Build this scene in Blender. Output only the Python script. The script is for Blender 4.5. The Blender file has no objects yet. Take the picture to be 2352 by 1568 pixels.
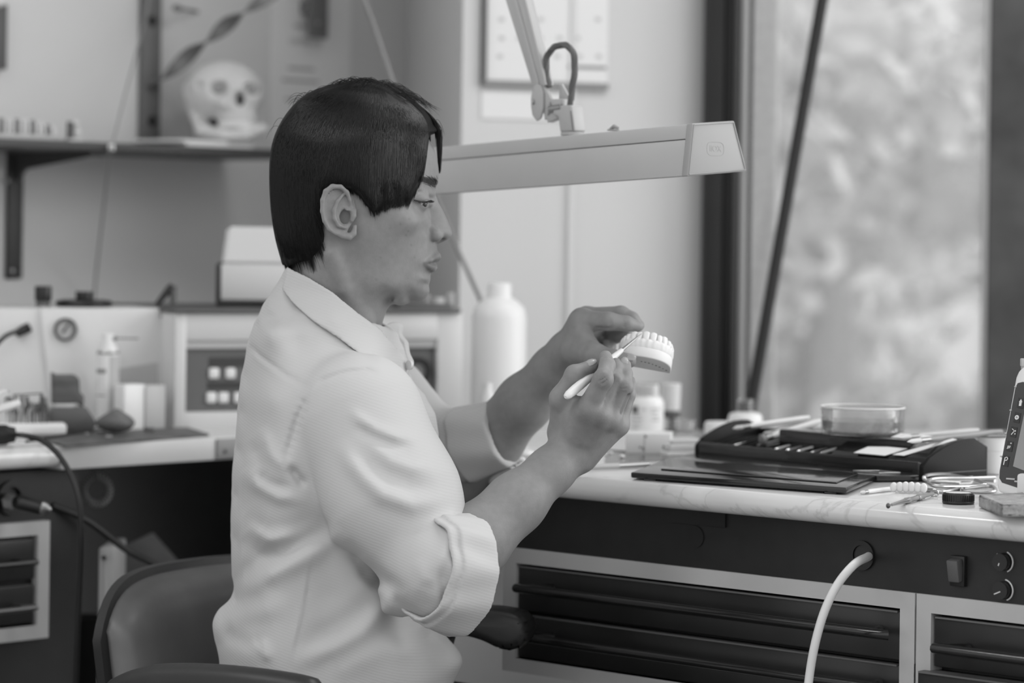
import bpy, bmesh, math, random
import numpy as np
from mathutils import Vector, Matrix
random.seed(7)
rng = np.random.default_rng(7)
SC = bpy.context.scene
COL = SC.collection
# ---------------------------------------------------------------- camera
F, CX, HY, RO, CZ = 6600.0, 1176.0, 538.0, 0.0135, 1.12
cd = bpy.data.cameras.new('camera')
cam = bpy.data.objects.new('camera', cd); COL.objects.link(cam)
cd.sensor_width = 36.0
cd.lens = F / 2352 * 36.0
cd.shift_y = (HY - 784.0) / 2352.0
cd.clip_start = 0.05; cd.clip_end = 200
_c, _s = math.cos(RO), math.sin(RO)
cam.matrix_world = Matrix(((_c, -_s, 0, 0), (0, 0, -1, 0), (_s, _c, 0, CZ), (0, 0, 0, 1)))
cd.dof.use_dof = True
cd.dof.focus_distance = 2.91
cd.dof.aperture_fstop = 3.7
SC.camera = cam
# ---------------------------------------------------------------- world, sun, exposure
w = bpy.data.worlds.new('sky'); SC.world = w; w.use_nodes = True
nt = w.node_tree; bg = nt.nodes['Background']
tc = nt.nodes.new('ShaderNodeTexCoord'); sp = nt.nodes.new('ShaderNodeSeparateXYZ')
mr = nt.nodes.new('ShaderNodeMapRange'); mr.inputs['From Min'].default_value = -0.1; mr.inputs['From Max'].default_value = 1.0
mr.inputs['To Min'].default_value = 0.62; mr.inputs['To Max'].default_value = 1.0
nt.links.new(tc.outputs['Generated'], sp.inputs[0]); nt.links.new(sp.outputs['Z'], mr.inputs['Value'])
nt.links.new(mr.outputs[0], bg.inputs['Color'])
bg.inputs['Strength'].default_value = 0.60
sd = bpy.data.lights.new('sun', 'SUN'); sd.energy = 1.1; sd.angle = math.radians(60)
sun = bpy.data.objects.new('sun', sd); COL.objects.link(sun)
sun.rotation_euler = Vector((-0.88, 0.02, -0.38)).to_track_quat('-Z', 'Y').to_euler()
vs = SC.view_settings
SC.display_settings.display_device = 'sRGB'
vs.view_transform = 'Standard'; vs.look = 'None'; vs.gamma = 1.0; vs.use_curve_mapping = False
vs.exposure = 1.3
SC.cycles.max_bounces = 8; SC.cycles.transparent_max_bounces = 12
SC.cycles.sample_clamp_indirect = 6.0
SC.cycles.caustics_reflective = False; SC.cycles.caustics_refractive = False

# ---------------------------------------------------------------- pixel rays -> points of the place
def ray(px, py):
    u, v = px - CX, HY - py
    return Vector(((u - RO * v) / F, 1.0, (v + RO * u) / F))
def at(px, py, Y):
    r = ray(px, py); return Vector((r.x * Y, Y, CZ + r.z * Y))
def onz(px, py, z):
    r = ray(px, py); Y = (z - CZ) / r.z; return Vector((r.x * Y, Y, z))
def onplane(px, py, p, n):
    r = ray(px, py); c = Vector((0, 0, CZ)); t = (Vector(p) - c).dot(n) / r.dot(n); return c + r * t
E2 = Vector((-0.7356, 0.6773, 0)); E1 = Vector((0.6773, 0.7356, 0))   # the two runs of the bench
UP = Vector((0, 0, 1))
ZT, ZB = 0.858, 0.832                                                # bench top

# ---------------------------------------------------------------- materials
def mat(name, g, rough=0.5, metal=0.0, noise=0.0, nscale=12.0, bump=0.0, bscale=80.0, spec=0.5, coat=0.0, trans=0.0, ior=1.45, sss=0.0, stretch=None):
    m = bpy.data.materials.new(name); m.use_nodes = True
    t = m.node_tree; b = t.nodes['Principled BSDF']
    b.inputs['Base Color'].default_value = (g, g, g, 1)
    b.inputs['Roughness'].default_value = rough
    b.inputs['Metallic'].default_value = metal
    b.inputs['Specular IOR Level'].default_value = spec
    b.inputs['Coat Weight'].default_value = coat
    b.inputs['Transmission Weight'].default_value = trans
    b.inputs['IOR'].default_value = ior
    if sss:
        b.inputs['Subsurface Weight'].default_value = sss
        b.inputs['Subsurface Radius'].default_value = (0.006, 0.006, 0.006)
        b.inputs['Subsurface Scale'].default_value = 1.0
    if noise or bump:
        c = t.nodes.new('ShaderNodeTexCoord'); mp = t.nodes.new('ShaderNodeMapping')
        t.links.new(c.outputs['Object'], mp.inputs['Vector'])
        if stretch: mp.inputs['Scale'].default_value = stretch
    if noise:
        n = t.nodes.new('ShaderNodeTexNoise'); n.inputs['Scale'].default_value = nscale; n.inputs['Detail'].default_value = 5
        t.links.new(mp.outputs[0], n.inputs['Vector'])
        r = t.nodes.new('ShaderNodeMapRange'); r.inputs['From Min'].default_value = 0.3; r.inputs['From Max'].default_value = 0.7
        r.inputs['To Min'].default_value = max(g * (1 - noise), 0); r.inputs['To Max'].default_value = min(g * (1 + noise), 1)
        t.links.new(n.outputs['Fac'], r.inputs['Value']); t.links.new(r.outputs[0], b.inputs['Base Color'])
    if bump:
        n2 = t.nodes.new('ShaderNodeTexNoise'); n2.inputs['Scale'].default_value = bscale; n2.inputs['Detail'].default_value = 3
        t.links.new(mp.outputs[0], n2.inputs['Vector'])
        bp = t.nodes.new('ShaderNodeBump'); bp.inputs['Strength'].default_value = bump; bp.inputs['Distance'].default_value = 0.002
        t.links.new(n2.outputs['Fac'], bp.inputs['Height']); t.links.new(bp.outputs[0], b.inputs['Normal'])
    return m
def glassmat(name, tint=0.95, haze=0.05, gloss=0.12, rough=0.02, hazecol=0.85):
    m = bpy.data.materials.new(name); m.use_nodes = True
    t = m.node_tree; t.nodes.remove(t.nodes['Principled BSDF']); out = t.nodes['Material Output']
    tr = t.nodes.new('ShaderNodeBsdfTransparent'); tr.inputs[0].default_value = (tint, tint, tint, 1)
    df = t.nodes.new('ShaderNodeBsdfDiffuse'); df.inputs[0].default_value = (hazecol,) * 3 + (1,)
    gl = t.nodes.new('ShaderNodeBsdfGlossy'); gl.inputs['Roughness'].default_value = rough
    lw = t.nodes.new('ShaderNodeLayerWeight'); lw.inputs['Blend'].default_value = 0.25
    mul = t.nodes.new('ShaderNodeMath'); mul.operation = 'MULTIPLY_ADD'; mul.inputs[1].default_value = 0.7; mul.inputs[2].default_value = gloss * 0.3
    a = t.nodes.new('ShaderNodeMixShader'); a.inputs[0].default_value = haze
    c = t.nodes.new('ShaderNodeMixShader')
    t.links.new(tr.outputs[0], a.inputs[1]); t.links.new(df.outputs[0], a.inputs[2])
    t.links.new(lw.outputs['Fresnel'], mul.inputs[0]); t.links.new(mul.outputs[0], c.inputs[0])
    t.links.new(a.outputs[0], c.inputs[1]); t.links.new(gl.outputs[0], c.inputs[2])
    t.links.new(c.outputs[0], out.inputs['Surface'])
    return m
def marble(name):
    m = mat(name, 0.66, rough=0.16, coat=0.3)
    t = m.node_tree; b = t.nodes['Principled BSDF']
    c = t.nodes.new('ShaderNodeTexCoord'); mp = t.nodes.new('ShaderNodeMapping')
    mp.inputs['Rotation'].default_value = (0.3, 0.5, 0.9); mp.inputs['Scale'].default_value = (2, 4, 3)
    n = t.nodes.new('ShaderNodeTexNoise'); n.inputs['Scale'].default_value = 1.6; n.inputs['Detail'].default_value = 8; n.inputs['Distortion'].default_value = 1.4
    cr = t.nodes.new('ShaderNodeValToRGB'); e = cr.color_ramp.elements
    e[0].position = 0.36; e[0].color = (0.70, 0.70, 0.70, 1); e[1].position = 0.62; e[1].color = (0.66, 0.66, 0.66, 1)
    for p, g in ((0.485, 0.66), (0.50, 0.54), (0.515, 0.65)):
        k = e.new(p); k.color = (g, g, g, 1)
    t.links.new(c.outputs['Object'], mp.inputs[0]); t.links.new(mp.outputs[0], n.inputs['Vector'])
    t.links.new(n.outputs['Fac'], cr.inputs[0]); t.links.new(cr.outputs[0], b.inputs['Base Color'])
    return m
M = dict(
    wall=mat('wall_paint', 0.64, 0.9, noise=0.02, nscale=3, bump=0.05),
    wall2=mat('door_panel_paint', 0.60, 0.7, noise=0.02, nscale=3),
    ceil=mat('ceiling_paint', 0.8, 0.95), floor=mat('floor_vinyl', 0.22, 0.5, noise=0.15, nscale=8),
    frame=mat('dark_window_frame', 0.009, 0.45, noise=0.2, nscale=15), frame2=mat('dark_window_bead', 0.06, 0.5),
    frame3=mat('weathered_window_post', 0.07, 0.6, noise=0.45, nscale=9), bead=mat('light_window_bead', 0.45, 0.5),
    stucco=mat('stucco', 0.85, 0.95, noise=0.10, nscale=60, bump=0.6, bscale=120),
    glass=glassmat('window_glass', 0.92, 0.18, 0.05),
    marble=marble('marble_laminate'), white_lam=mat('white_laminate', 0.55, 0.4, noise=0.03),
    black=mat('black_panel', 0.014, 0.45, noise=0.15, nscale=40), black_pl=mat('black_plastic', 0.012, 0.35),
    blackgloss=mat('black_gloss_plastic', 0.012, 0.16, coat=0.25, bump=0.03, bscale=30),
    drawer=mat('charcoal_drawer', 0.017, 0.32, noise=0.12, nscale=30), alu=mat('grey_lacquered_frame', 0.46, 0.45, noise=0.05),
    chrome=mat('chrome', 0.42, 0.30, 1.0), steel=mat('brushed_steel', 0.36, 0.40, 1.0), steel2=mat('dull_steel', 0.16, 0.5, 1.0), caseside=mat('black_case_side', 0.012, 0.32, spec=0.10), dsteel=mat('dark_steel', 0.12, 0.4, 0.7),
    shelf=mat('dark_shelf', 0.045, 0.5, noise=0.1), bracket=mat('dark_bracket', 0.05, 0.5, 0.2),
    greyrail=mat('grey_rail', 0.17, 0.5, 0.3), strap=mat('grey_strap', 0.20, 0.5, 0.4),
    white=mat('white_plastic', 0.72, 0.4), white_m=mat('white_lacquer', 0.66, 0.35, noise=0.02), offw=mat('offwhite_plastic', 0.60, 0.45),
    lgrey=mat('light_grey_plastic', 0.45, 0.45), grey=mat('grey_plastic', 0.24, 0.45), dgrey=mat('dark_grey_plastic', 0.10, 0.45),
    panel=mat('control_panel_grey', 0.115, 0.5), cream=mat('cream_enamel', 0.60, 0.35, noise=0.015, nscale=6),
    enamel=mat('lamp_enamel', 0.42, 0.38, noise=0.02), cap=mat('lamp_end_cap', 0.31, 0.42, noise=0.03),
    paper=mat('paper', 0.74, 0.9), paper2=mat('grey_paper', 0.50, 0.9), ink=mat('ink', 0.06, 0.8), ink2=mat('pale_ink', 0.33, 0.9),
    bone=mat('bone_plastic', 0.60, 0.55, noise=0.06, nscale=20, bump=0.05), socket_shade=mat('socket_shade_grey', 0.3, 0.8), plaster=mat('dental_plaster', 0.74, 0.6, bump=0.06, bscale=300),  # includes the grey that paints shade into the skull's eye holes
    tooth=mat('plaster_teeth', 0.78, 0.42), wax=mat('wax_teeth', 0.66, 0.4, sss=0.2),
    clear=glassmat('clear_plastic', 0.93, 0.10, 0.2), clearglass=glassmat('clear_glass', 0.96, 0.10, 0.08, rough=0.08, hazecol=0.9), water=glassmat('water', 0.90, 0.10, 0.08, rough=0.05, hazecol=0.7),
    frost=mat('translucent_plastic', 0.74, 0.35, sss=0.15),
    wood=mat('grey_brown_wood', 0.10, 0.6, noise=0.5, nscale=8, stretch=(1, 1, 6)), wood2=mat('pale_board', 0.16, 0.7, noise=0.35, nscale=10),
    stone=mat('grey_lump', 0.13, 0.7, noise=0.4, nscale=25, bump=0.3), mat_d=mat('dark_work_mat', 0.10, 0.6, noise=0.5, nscale=30),
    leather=None, sponge=mat('sponge', 0.30, 0.95, noise=0.25, nscale=90, bump=0.9, bscale=220), rubber=mat('black_rubber', 0.014, 0.5),
    hose=mat('white_hose', 0.70, 0.35), bristle=mat('brush_bristle', 0.22, 0.7), bristle2=mat('pale_bristle', 0.55, 0.7),
    screen=mat('dark_screen', 0.045, 0.3), screen2=mat('grey_display', 0.28, 0.3), key=mat('dark_key', 0.02, 0.4),
    leaf=mat('leaf', 0.74, 0.7, noise=0.12, nscale=0.9), bark=mat('bark', 0.42, 0.9), ground=mat('outdoor_gravel', 0.4, 0.95, noise=0.2),
)

# ---------------------------------------------------------------- object helpers
MWS = {}
def link(o): COL.objects.link(o); return o
def tag(o, label=None, cat=None, group=None, kind=None):
    if label: o['label'] = label
    if cat: o['category'] = cat
    if group: o['group'] = group
    if kind: o['kind'] = kind
    return o
def thing(name, label, cat, loc, xdir=None, Mx=None, group=None):
    o = bpy.data.objects.new(name, None); link(o); o.empty_display_size = 0.02
    if Mx is None:
        x = Vector(xdir).normalized() if xdir is not None else Vector((1, 0, 0))
        y = UP.cross(x)
        Mx = Matrix(((x.x, y.x, 0, loc[0]), (x.y, y.y, 0, loc[1]), (0, 0, 1, loc[2]), (0, 0, 0, 1)))
    o.matrix_world = Mx; MWS[o.name] = Mx.copy()
    return tag(o, label, cat, group)
def frame(loc, x, y, z=None):
    x = Vector(x).normalized(); y = Vector(y); y = (y - x * y.dot(x)).normalized(); z = x.cross(y)
    return Matrix(((x.x, y.x, z.x, loc[0]), (x.y, y.y, z.y, loc[1]), (x.z, y.z, z.z, loc[2]), (0, 0, 0, 1)))
class MB:
    """collects shapes (in the frame of a thing, or of the world) and links them as one mesh object"""
    def __init__(self, frame=None):
        self.bm = bmesh.new()
        self.M = Matrix() if frame is None else (MWS[frame.name] if hasattr(frame, 'name') else frame)
    def _tr(self, verts, m): bmesh.ops.transform(self.bm, matrix=self.M @ m, verts=verts)
    def box(self, c, s, rot=None, bev=0.0, seg=2):
        m = Matrix.Translation(Vector(c)) @ (rot.to_4x4() if rot is not None else Matrix()) @ Matrix.Diagonal((s[0], s[1], s[2], 1))
        r = bmesh.ops.create_cube(self.bm, size=1.0); vv = r['verts']
        self._tr(vv, m)
        if bev:
            ee = list({e for v in vv for e in v.link_edges})
            bmesh.ops.bevel(self.bm, geom=ee, offset=bev, segments=seg, affect='EDGES', profile=0.5)
        return self
    def box2(self, a, b, bev=0.0, seg=2):
        return self.box([(a[i] + b[i]) / 2 for i in range(3)], [abs(a[i] - b[i]) for i in range(3)], bev=bev, seg=seg)
    def verts(self, pts): return [self.bm.verts.new(self.M @ Vector(p)) for p in pts]
    def poly(self, pts): self.bm.faces.new(self.verts(pts)); return self
    def prism(self, pts, d, bev=0.0, seg=2):
        """polygon pts (3D) extruded by the vector d"""
        d = Vector(d); n = len(pts); a = self.verts(pts); b = self.verts([Vector(p) + d for p in pts])
        fs = [self.bm.faces.new(a[::-1]), self.bm.faces.new(b)]
        for i in range(n): fs.append(self.bm.faces.new((a[i], a[(i + 1) % n], b[(i + 1) % n], b[i])))
        bmesh.ops.recalc_face_normals(self.bm, faces=fs)
        if bev:
            ee = list({e for f in fs for e in f.edges})
            bmesh.ops.bevel(self.bm, geom=ee, offset=bev, segments=seg, affect='EDGES', profile=0.5)
        return self
    def tube(self, pts, r, seg=10, closed=False, flat=None):
        P = [Vector(p) for p in pts]; n = len(P)
        R = r if isinstance(r, (list, tuple)) else [r] * n
        rings = []; prev = None
        for i in range(n):
            if closed: t = P[(i + 1) % n] - P[i - 1]
            else: t = P[min(i + 1, n - 1)] - P[max(i - 1, 0)]
            t.normalize()
            if prev is None:
                a = t.orthogonal().normalized() if flat is None else (Vector(flat) - t * t.dot(Vector(flat))).normalized()
            else:
                a = (prev - t * t.dot(prev)).normalized()
            prev = a; b = t.cross(a)
            rings.append(self.verts([P[i] + (a * math.cos(k * 2 * math.pi / seg) + b * math.sin(k * 2 * math.pi / seg)) * R[i] for k in range(seg)]))
        m = n if closed else n - 1
        for i in range(m):
            A, B = rings[i], rings[(i + 1) % n]
            for k in range(seg): self.bm.faces.new((A[k], A[(k + 1) % seg], B[(k + 1) % seg], B[k]))
        if not closed: self.bm.faces.new(rings[0][::-1]); self.bm.faces.new(rings[-1])
        return self
    def lathe(self, prof, loc=(0, 0, 0), seg=28, rot=None):
        m = Matrix.Translation(Vector(loc)) @ (rot.to_4x4() if rot is not None else Matrix())
        rings = []
        for r, z in prof:
            if r < 1e-6: rings.append([self.bm.verts.new(self.M @ (m @ Vector((0, 0, z))))])
            else: rings.append([self.bm.verts.new(self.M @ (m @ Vector((r * math.cos(k * 2 * math.pi / seg), r * math.sin(k * 2 * math.pi / seg), z)))) for k in range(seg)])
        for A, B in zip(rings, rings[1:]):
            for k in range(seg):
                k2 = (k + 1) % seg
                if len(A) == 1 and len(B) == 1: continue
                if len(A) == 1: self.bm.faces.new((A[0], B[k2], B[k]))
                elif len(B) == 1: self.bm.faces.new((A[k], A[k2], B[0]))
                else: self.bm.faces.new((A[k], A[k2], B[k2], B[k]))
        return self
    def ball(self, c, r, sc=(1, 1, 1), sub=2, rot=None):
        v = bmesh.ops.create_icosphere(self.bm, subdivisions=sub, radius=r)['verts']
        self._tr(v, Matrix.Translation(Vector(c)) @ (rot.to_4x4() if rot is not None else Matrix()) @ Matrix.Diagonal((sc[0], sc[1], sc[2], 1)))
        return self
    def disc(self, c, r, n, seg=20, th=0.001, r0=0.0):
        """flat disc or ring of thickness th facing n"""
        q = Vector(n).to_track_quat('Z', 'Y').to_matrix()
        p = [(r0, 0), (r, 0), (r, th), (r0, th)] if r0 else [(0, 0), (r, 0), (r, th), (0, th)]
        if r0: p = p + [p[0]]
        return self.lathe(p, c, seg, q)
    def build(self, name, m, parent=None, smooth=True, ang=38, kind=None, label=None, mods=None):
        bm = self.bm
        bmesh.ops.remove_doubles(bm, verts=bm.verts, dist=1e-6)
        bmesh.ops.recalc_face_normals(bm, faces=bm.faces)
        if parent is not None:
            bmesh.ops.transform(bm, matrix=MWS[parent.name].inverted(), verts=bm.verts)
        if smooth:
            ca = math.radians(ang)
            for f in bm.faces: f.smooth = True
            for e in bm.edges:
                if len(e.link_faces) == 2 and e.calc_face_angle(0) > ca: e.smooth = False
        me = bpy.data.meshes.new(name); bm.to_mesh(me); bm.free()
        o = bpy.data.objects.new(name, me); link(o)
        if m is not None: me.materials.append(m)
        if parent is not None: o.parent = parent; MWS[o.name] = MWS[parent.name]
        else: MWS[o.name] = Matrix()
        if kind: o['kind'] = kind
        if label: o['label'] = label
        return o
def rebase(o, p):
    """put the origin of a one-mesh thing at its base point"""
    p = Vector(p); o.data.transform(Matrix.Translation(-p)); o.location = p; MWS[o.name] = Matrix.Translation(p); return o
def rx(a): return Matrix.Rotation(a, 3, 'X')
def ry(a): return Matrix.Rotation(a, 3, 'Y')
def rz(a): return Matrix.Rotation(a, 3, 'Z')
def smoothpts(pts, n=6):
    """Catmull-Rom through points"""
    P = [Vector(p) for p in pts]; P = [P[0] * 2 - P[1]] + P + [P[-1] * 2 - P[-2]]; out = []
    for i in range(1, len(P) - 2):
        for k in range(n):
            t = k / n; a, b, c, d = P[i - 1:i + 3]
            out.append(0.5 * ((2 * b) + (c - a) * t + (2 * a - 5 * b + 4 * c - d) * t * t + (3 * b - a - 3 * c + d) * t ** 3))
    out.append(P[-2]); return out
def text(name, body, m, loc, xdir, ydir, size, parent=None, ext=0.0003, align='CENTER'):
    cu = bpy.data.curves.new(name, 'FONT'); cu.body = body; cu.size = size; cu.extrude = ext; cu.align_x = align; cu.align_y = 'CENTER'
    o = bpy.data.objects.new(name, cu); link(o); cu.materials.append(m)
    bpy.context.view_layer.update()
    me = bpy.data.meshes.new_from_object(o.evaluated_get(bpy.context.evaluated_depsgraph_get())); bpy.data.objects.remove(o); bpy.data.curves.remove(cu)
    o = bpy.data.objects.new(name, me); link(o); me.name = name
    W = frame(loc, xdir, ydir)
    if parent is not None: o.parent = parent; o.matrix_local = MWS[parent.name].inverted() @ W
    else: o.matrix_world = W
    return o
def copy_thing(o, loc=None):
    c = o.copy(); COL.objects.link(c); MWS[c.name] = MWS[o.name].copy()
    for ch in [x for x in bpy.data.objects if x.parent == o]:
        d = ch.copy(); COL.objects.link(d); d.parent = c
        for g in [x for x in bpy.data.objects if x.parent == ch]:
            e = g.copy(); COL.objects.link(e); e.parent = d
    if loc is not None: c.location = loc
    return c

# ---------------------------------------------------------------- implicit surfaces (smooth organic shapes)
def smin(a, b, k):
    h = np.clip(0.5 + 0.5 * (b - a) / k, 0, 1)
    return b + (a - b) * h - k * h * (1 - h)
def smax(a, b, k): return -smin(-a, -b, k)
def d_cap(P, a, b, ra, rb):
    a = np.array(a, dtype=np.float64); b = np.array(b, dtype=np.float64); ab = b - a
    pa = P - a; h = np.clip((pa @ ab) / (ab @ ab + 1e-12), 0, 1)
    d = pa - h[..., None] * ab
    return np.sqrt((d * d).sum(-1)) - (ra + (rb - ra) * h)
def d_sph(P, c, r): return np.sqrt(((P - np.array(c)) ** 2).sum(-1)) - r
def d_ell(P, c, r, R=None):
    q = P - np.array(c)
    if R is not None: q = q @ np.array(R)
    r = np.array(r); k0 = np.sqrt(((q / r) ** 2).sum(-1)); k1 = np.sqrt(((q / r ** 2) ** 2).sum(-1)) + 1e-9
    return k0 * (k0 - 1) / k1
def chain(P, pts, rad, k=0.004):
    d = None
    for i in range(len(pts) - 1):
        e = d_cap(P, pts[i], pts[i + 1], rad[i], rad[i + 1]); d = e if d is None else smin(d, e, k)
    return d
def surface(fn, lo, hi, h, slack=3.0, tile=20):
    import time; _t0 = time.time()
    """surface nets over sparse tiles; returns verts, quads. fn(P)->signed field, negative inside"""
    lo = np.array(lo); hi = np.array(hi); n = np.ceil((hi - lo) / h).astype(int) + 2
    nt_ = np.ceil(n / tile).astype(int); big = (n + 2).astype(np.int64)
    def key(i, j, k): return (i.astype(np.int64) * big[1] + j) * big[2] + k
    TI = np.stack(np.meshgrid(*[np.arange(q) for q in nt_], indexing='ij'), -1).reshape(-1, 3)
    cen = lo + (TI * tile + tile / 2) * h
    dc = fn(cen); TI = TI[np.abs(dc) < tile * h * 0.87 * 1.15 * slack]
    g4 = np.stack(np.meshgrid(*[np.linspace(-1, tile, 5)] * 3, indexing='ij'), -1).reshape(-1, 3)      # second look: 125 samples a tile
    keep = []
    for i in range(0, len(TI), 400):
        b = TI[i:i + 400]; dd = fn((lo + (b[:, None, :] * tile + g4[None]) * h).reshape(-1, 3)).reshape(len(b), -1)
        keep.append(np.abs(dd).min(1) < tile * h / 4 * 0.87 * 1.25)
    TI = TI[np.concatenate(keep)]
    VK, VP, QK = [], [], []
    for t in TI:
        o = t * tile - 1
        ax = [lo[a] + (o[a] + np.arange(tile + 2)) * h for a in range(3)]
        # samples o .. o+tile+1 ; cells o .. o+tile
        P = np.stack(np.meshgrid(*ax, indexing='ij'), -1)
        D = fn(P.reshape(-1, 3)).reshape(P.shape[:3])
        S = D < 0
        if S.all() or not S.any(): continue
        c = np.zeros((tile + 1,) * 3, int)
        for dx in (0, 1):
            for dy in (0, 1):
                for dz in (0, 1): c += S[dx:dx + tile + 1, dy:dy + tile + 1, dz:dz + tile + 1]
        act = (c > 0) & (c < 8)
        act[0] = False; act[:, 0] = False; act[:, :, 0] = False        # owned cells: 1..tile
        I = np.argwhere(act)
        if len(I) == 0: pass
        else:
            acc = np.zeros((len(I), 3)); cnt = np.zeros(len(I))
            for (a, b) in [((0,0,0),(1,0,0)),((0,1,0),(1,1,0)),((0,0,1),(1,0,1)),((0,1,1),(1,1,1)),((0,0,0),(0,1,0)),((1,0,0),(1,1,0)),((0,0,1),(0,1,1)),((1,0,1),(1,1,1)),((0,0,0),(0,0,1)),((1,0,0),(1,0,1)),((0,1,0),(0,1,1)),((1,1,0),(1,1,1))]:
                a = np.array(a); b = np.array(b)
                da = D[tuple((I + a).T)]; db = D[tuple((I + b).T)]
                m_ = (da < 0) != (db < 0)
                tt = np.where(m_, da / np.where(da - db == 0, 1, da - db), 0)
                acc += np.where(m_[:, None], a + (b - a) * tt[:, None], 0); cnt += m_
            VP.append(lo + (o + I + acc / cnt[:, None]) * h); G = I + o
            VK.append(key(G[:, 0] + 1, G[:, 1] + 1, G[:, 2] + 1))
        for a in range(3):
            sl0 = [slice(1, tile + 1)] * 3; sl1 = list(sl0); sl1[a] = slice(2, tile + 2)
            s0, s1 = S[tuple(sl0)], S[tuple(sl1)]
            E = np.argwhere(s0 != s1)
            if len(E) == 0: continue
            fl = s0[tuple(E.T)]
            G = E + 1 + o + 1; b_, c_ = [(1, 2), (2, 0), (0, 1)][a]
            eb = np.zeros(3, int); eb[b_] = 1; ec = np.zeros(3, int); ec[c_] = 1
            q = [G, G - eb, G - eb - ec, G - ec]
            ks = np.stack([key(x[:, 0], x[:, 1], x[:, 2]) for x in q], 1)
            ks = np.where(fl[:, None], ks, ks[:, ::-1]); QK.append(ks)
    VK = np.concatenate(VK); VP = np.concatenate(VP); QK = np.concatenate(QK)
    order = np.argsort(VK); VK = VK[order]; VP = VP[order]
    ix = np.searchsorted(VK, QK); ix = np.clip(ix, 0, len(VK) - 1)
    ok = (VK[ix] == QK).all(1)
    print('SURF', fn.__name__, len(TI), 'tiles', round(time.time() - _t0, 1), 's', ok.sum(), 'quads')
    return VP, ix[ok]
def mesh_np(name, V, Q, m, parent=None, smooth=True, relax=0, kind=None, label=None):
    for _ in range(relax):
        acc = np.zeros_like(V); cnt = np.zeros(len(V))
        for a in range(Q.shape[1]):
            b = (a + 1) % Q.shape[1]
            np.add.at(acc, Q[:, a], V[Q[:, b]]); np.add.at(acc, Q[:, b], V[Q[:, a]])
            np.add.at(cnt, Q[:, a], 1); np.add.at(cnt, Q[:, b], 1)
        V = V * 0.4 + 0.6 * acc / np.maximum(cnt, 1)[:, None]
    if parent is not None:
        Mi = np.array(MWS[parent.name].inverted()); V = V @ Mi[:3, :3].T + Mi[:3, 3]
    me = bpy.data.meshes.new(name); k = Q.shape[1]
    me.vertices.add(len(V)); me.vertices.foreach_set('co', V.astype(np.float32).ravel())
    me.loops.add(Q.size); me.loops.foreach_set('vertex_index', Q.astype(np.int32).ravel())
    me.polygons.add(len(Q)); me.polygons.foreach_set('loop_start', np.arange(0, Q.size, k, dtype=np.int32))
    if smooth: me.polygons.foreach_set('use_smooth', np.ones(len(Q), bool))
    me.update(); me.validate()
    o = bpy.data.objects.new(name, me); link(o)
    if m is not None: me.materials.append(m)
    if parent is not None: o.parent = parent; MWS[o.name] = MWS[parent.name]
    else: MWS[o.name] = Matrix()
    if kind: o['kind'] = kind
    if label: o['label'] = label
    return o
# ================================================================ the setting
class Pl:
    """a vertical plane with an x direction; turns pixels into plane coordinates"""
    def __init__(self, p, xd):
        self.p = Vector(p); self.x = Vector(xd).normalized(); self.n = UP.cross(self.x)     # n points into the plane's far side
    def sz(self, px, py, inset=0.0):
        q = onplane(px, py, self.p + self.n * inset, self.n); return (q - self.p).dot(self.x), q.z
    def w(self, s, d, z): r = self.p + self.x * s + self.n * d; return Vector((r.x, r.y, z))
    def fr(self, s, d, z):
        o = self.w(s, d, z); return Matrix(((self.x.x, self.n.x, 0, o.x), (self.x.y, self.n.y, 0, o.y), (0, 0, 1, o.z), (0, 0, 0, 1)))
def struct(mb, name, m, **k): return mb.build(name, m, kind='structure', **k)

W1p = at(30, 450, 4.20); W1 = Pl((W1p.x, W1p.y, 0), E1)
c0 = at(1060, 300, 4.15); c1 = at(1618, 500, 4.27); c2 = at(930, 300, 4.81)
s2, _ = W1.sz(930, 300)
struct(MB().prism([W1.w(-2.6, 0, 0), W1.w(s2, 0, 0), W1.w(s2, 0.1, 0), W1.w(-2.6, 0.1, 0)], (0, 0, 2.6)), 'wall_left', M['wall'])
W2 = Pl((c0.x, c0.y, 0), (c1.x - c0.x, c1.y - c0.y, 0)); L2 = (Vector((c1.x, c1.y, 0)) - W2.p).length
q = W1.w(s2, 0, 0)
wb = struct(MB().prism([W2.w(0, 0, 0), W2.w(L2, 0, 0), W2.w(L2, 0.7, 0), q], (0, 0, 2.6)), 'wall_back', M['wall2'])
sa, _ = W2.sz(1309, 500)
MB(W2.fr(0, 0, 0)).box2((sa - 0.004, -0.006, 0.0), (sa + 0.004, 0.001, 2.55)).build('panel_seam', M['wall'], wb)
struct(MB().box2((-4, -2.5, -0.05), (2.6, 4.9, 0)), 'floor', M['floor'])
struct(MB().box2((-4, 1.5, 2.6), (2.6, 4.9, 2.7)), 'ceiling', M['ceil'])
# window_1: dark posts, beads, two panes
def X_(px, Y, py=500): return at(px, py, Y).x
win = bpy.data.objects.new('window_1', None); link(win); win.location = (0.7, 4.28, 0.55); MWS['window_1'] = Matrix.Translation((0.7, 4.28, 0.55)); tag(win, kind='structure')
YW = 4.27
mb = MB(); mb.box2((X_(1616, 4.22), 4.22, 0.45), (X_(1660, 4.22), 4.40, 2.5), bev=0.004)
mb.build('window_post', M['frame'], win)
MB().box2((X_(1660, 4.22), 4.235, 0.45), (X_(1697, 4.22), 4.40, 2.5), bev=0.006).build('window_post', M['frame'], win)
MB().box2((X_(1686, 4.20), 4.225, 0.45), (X_(1698, 4.20), 4.236, 2.5), bev=0.002).build('window_bead', M['frame2'], win)
MB().box2((X_(1698, 4.25), 4.25, 0.45), (X_(1714, 4.25), 4.40, 2.5), bev=0.003).build('window_bead', M['bead'], win)
MB().box2((X_(1714, 4.25), 4.29, 0.45), (X_(1730, 4.25), 4.40, 2.5)).build('window_bead', M['greyrail'], win)
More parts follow.
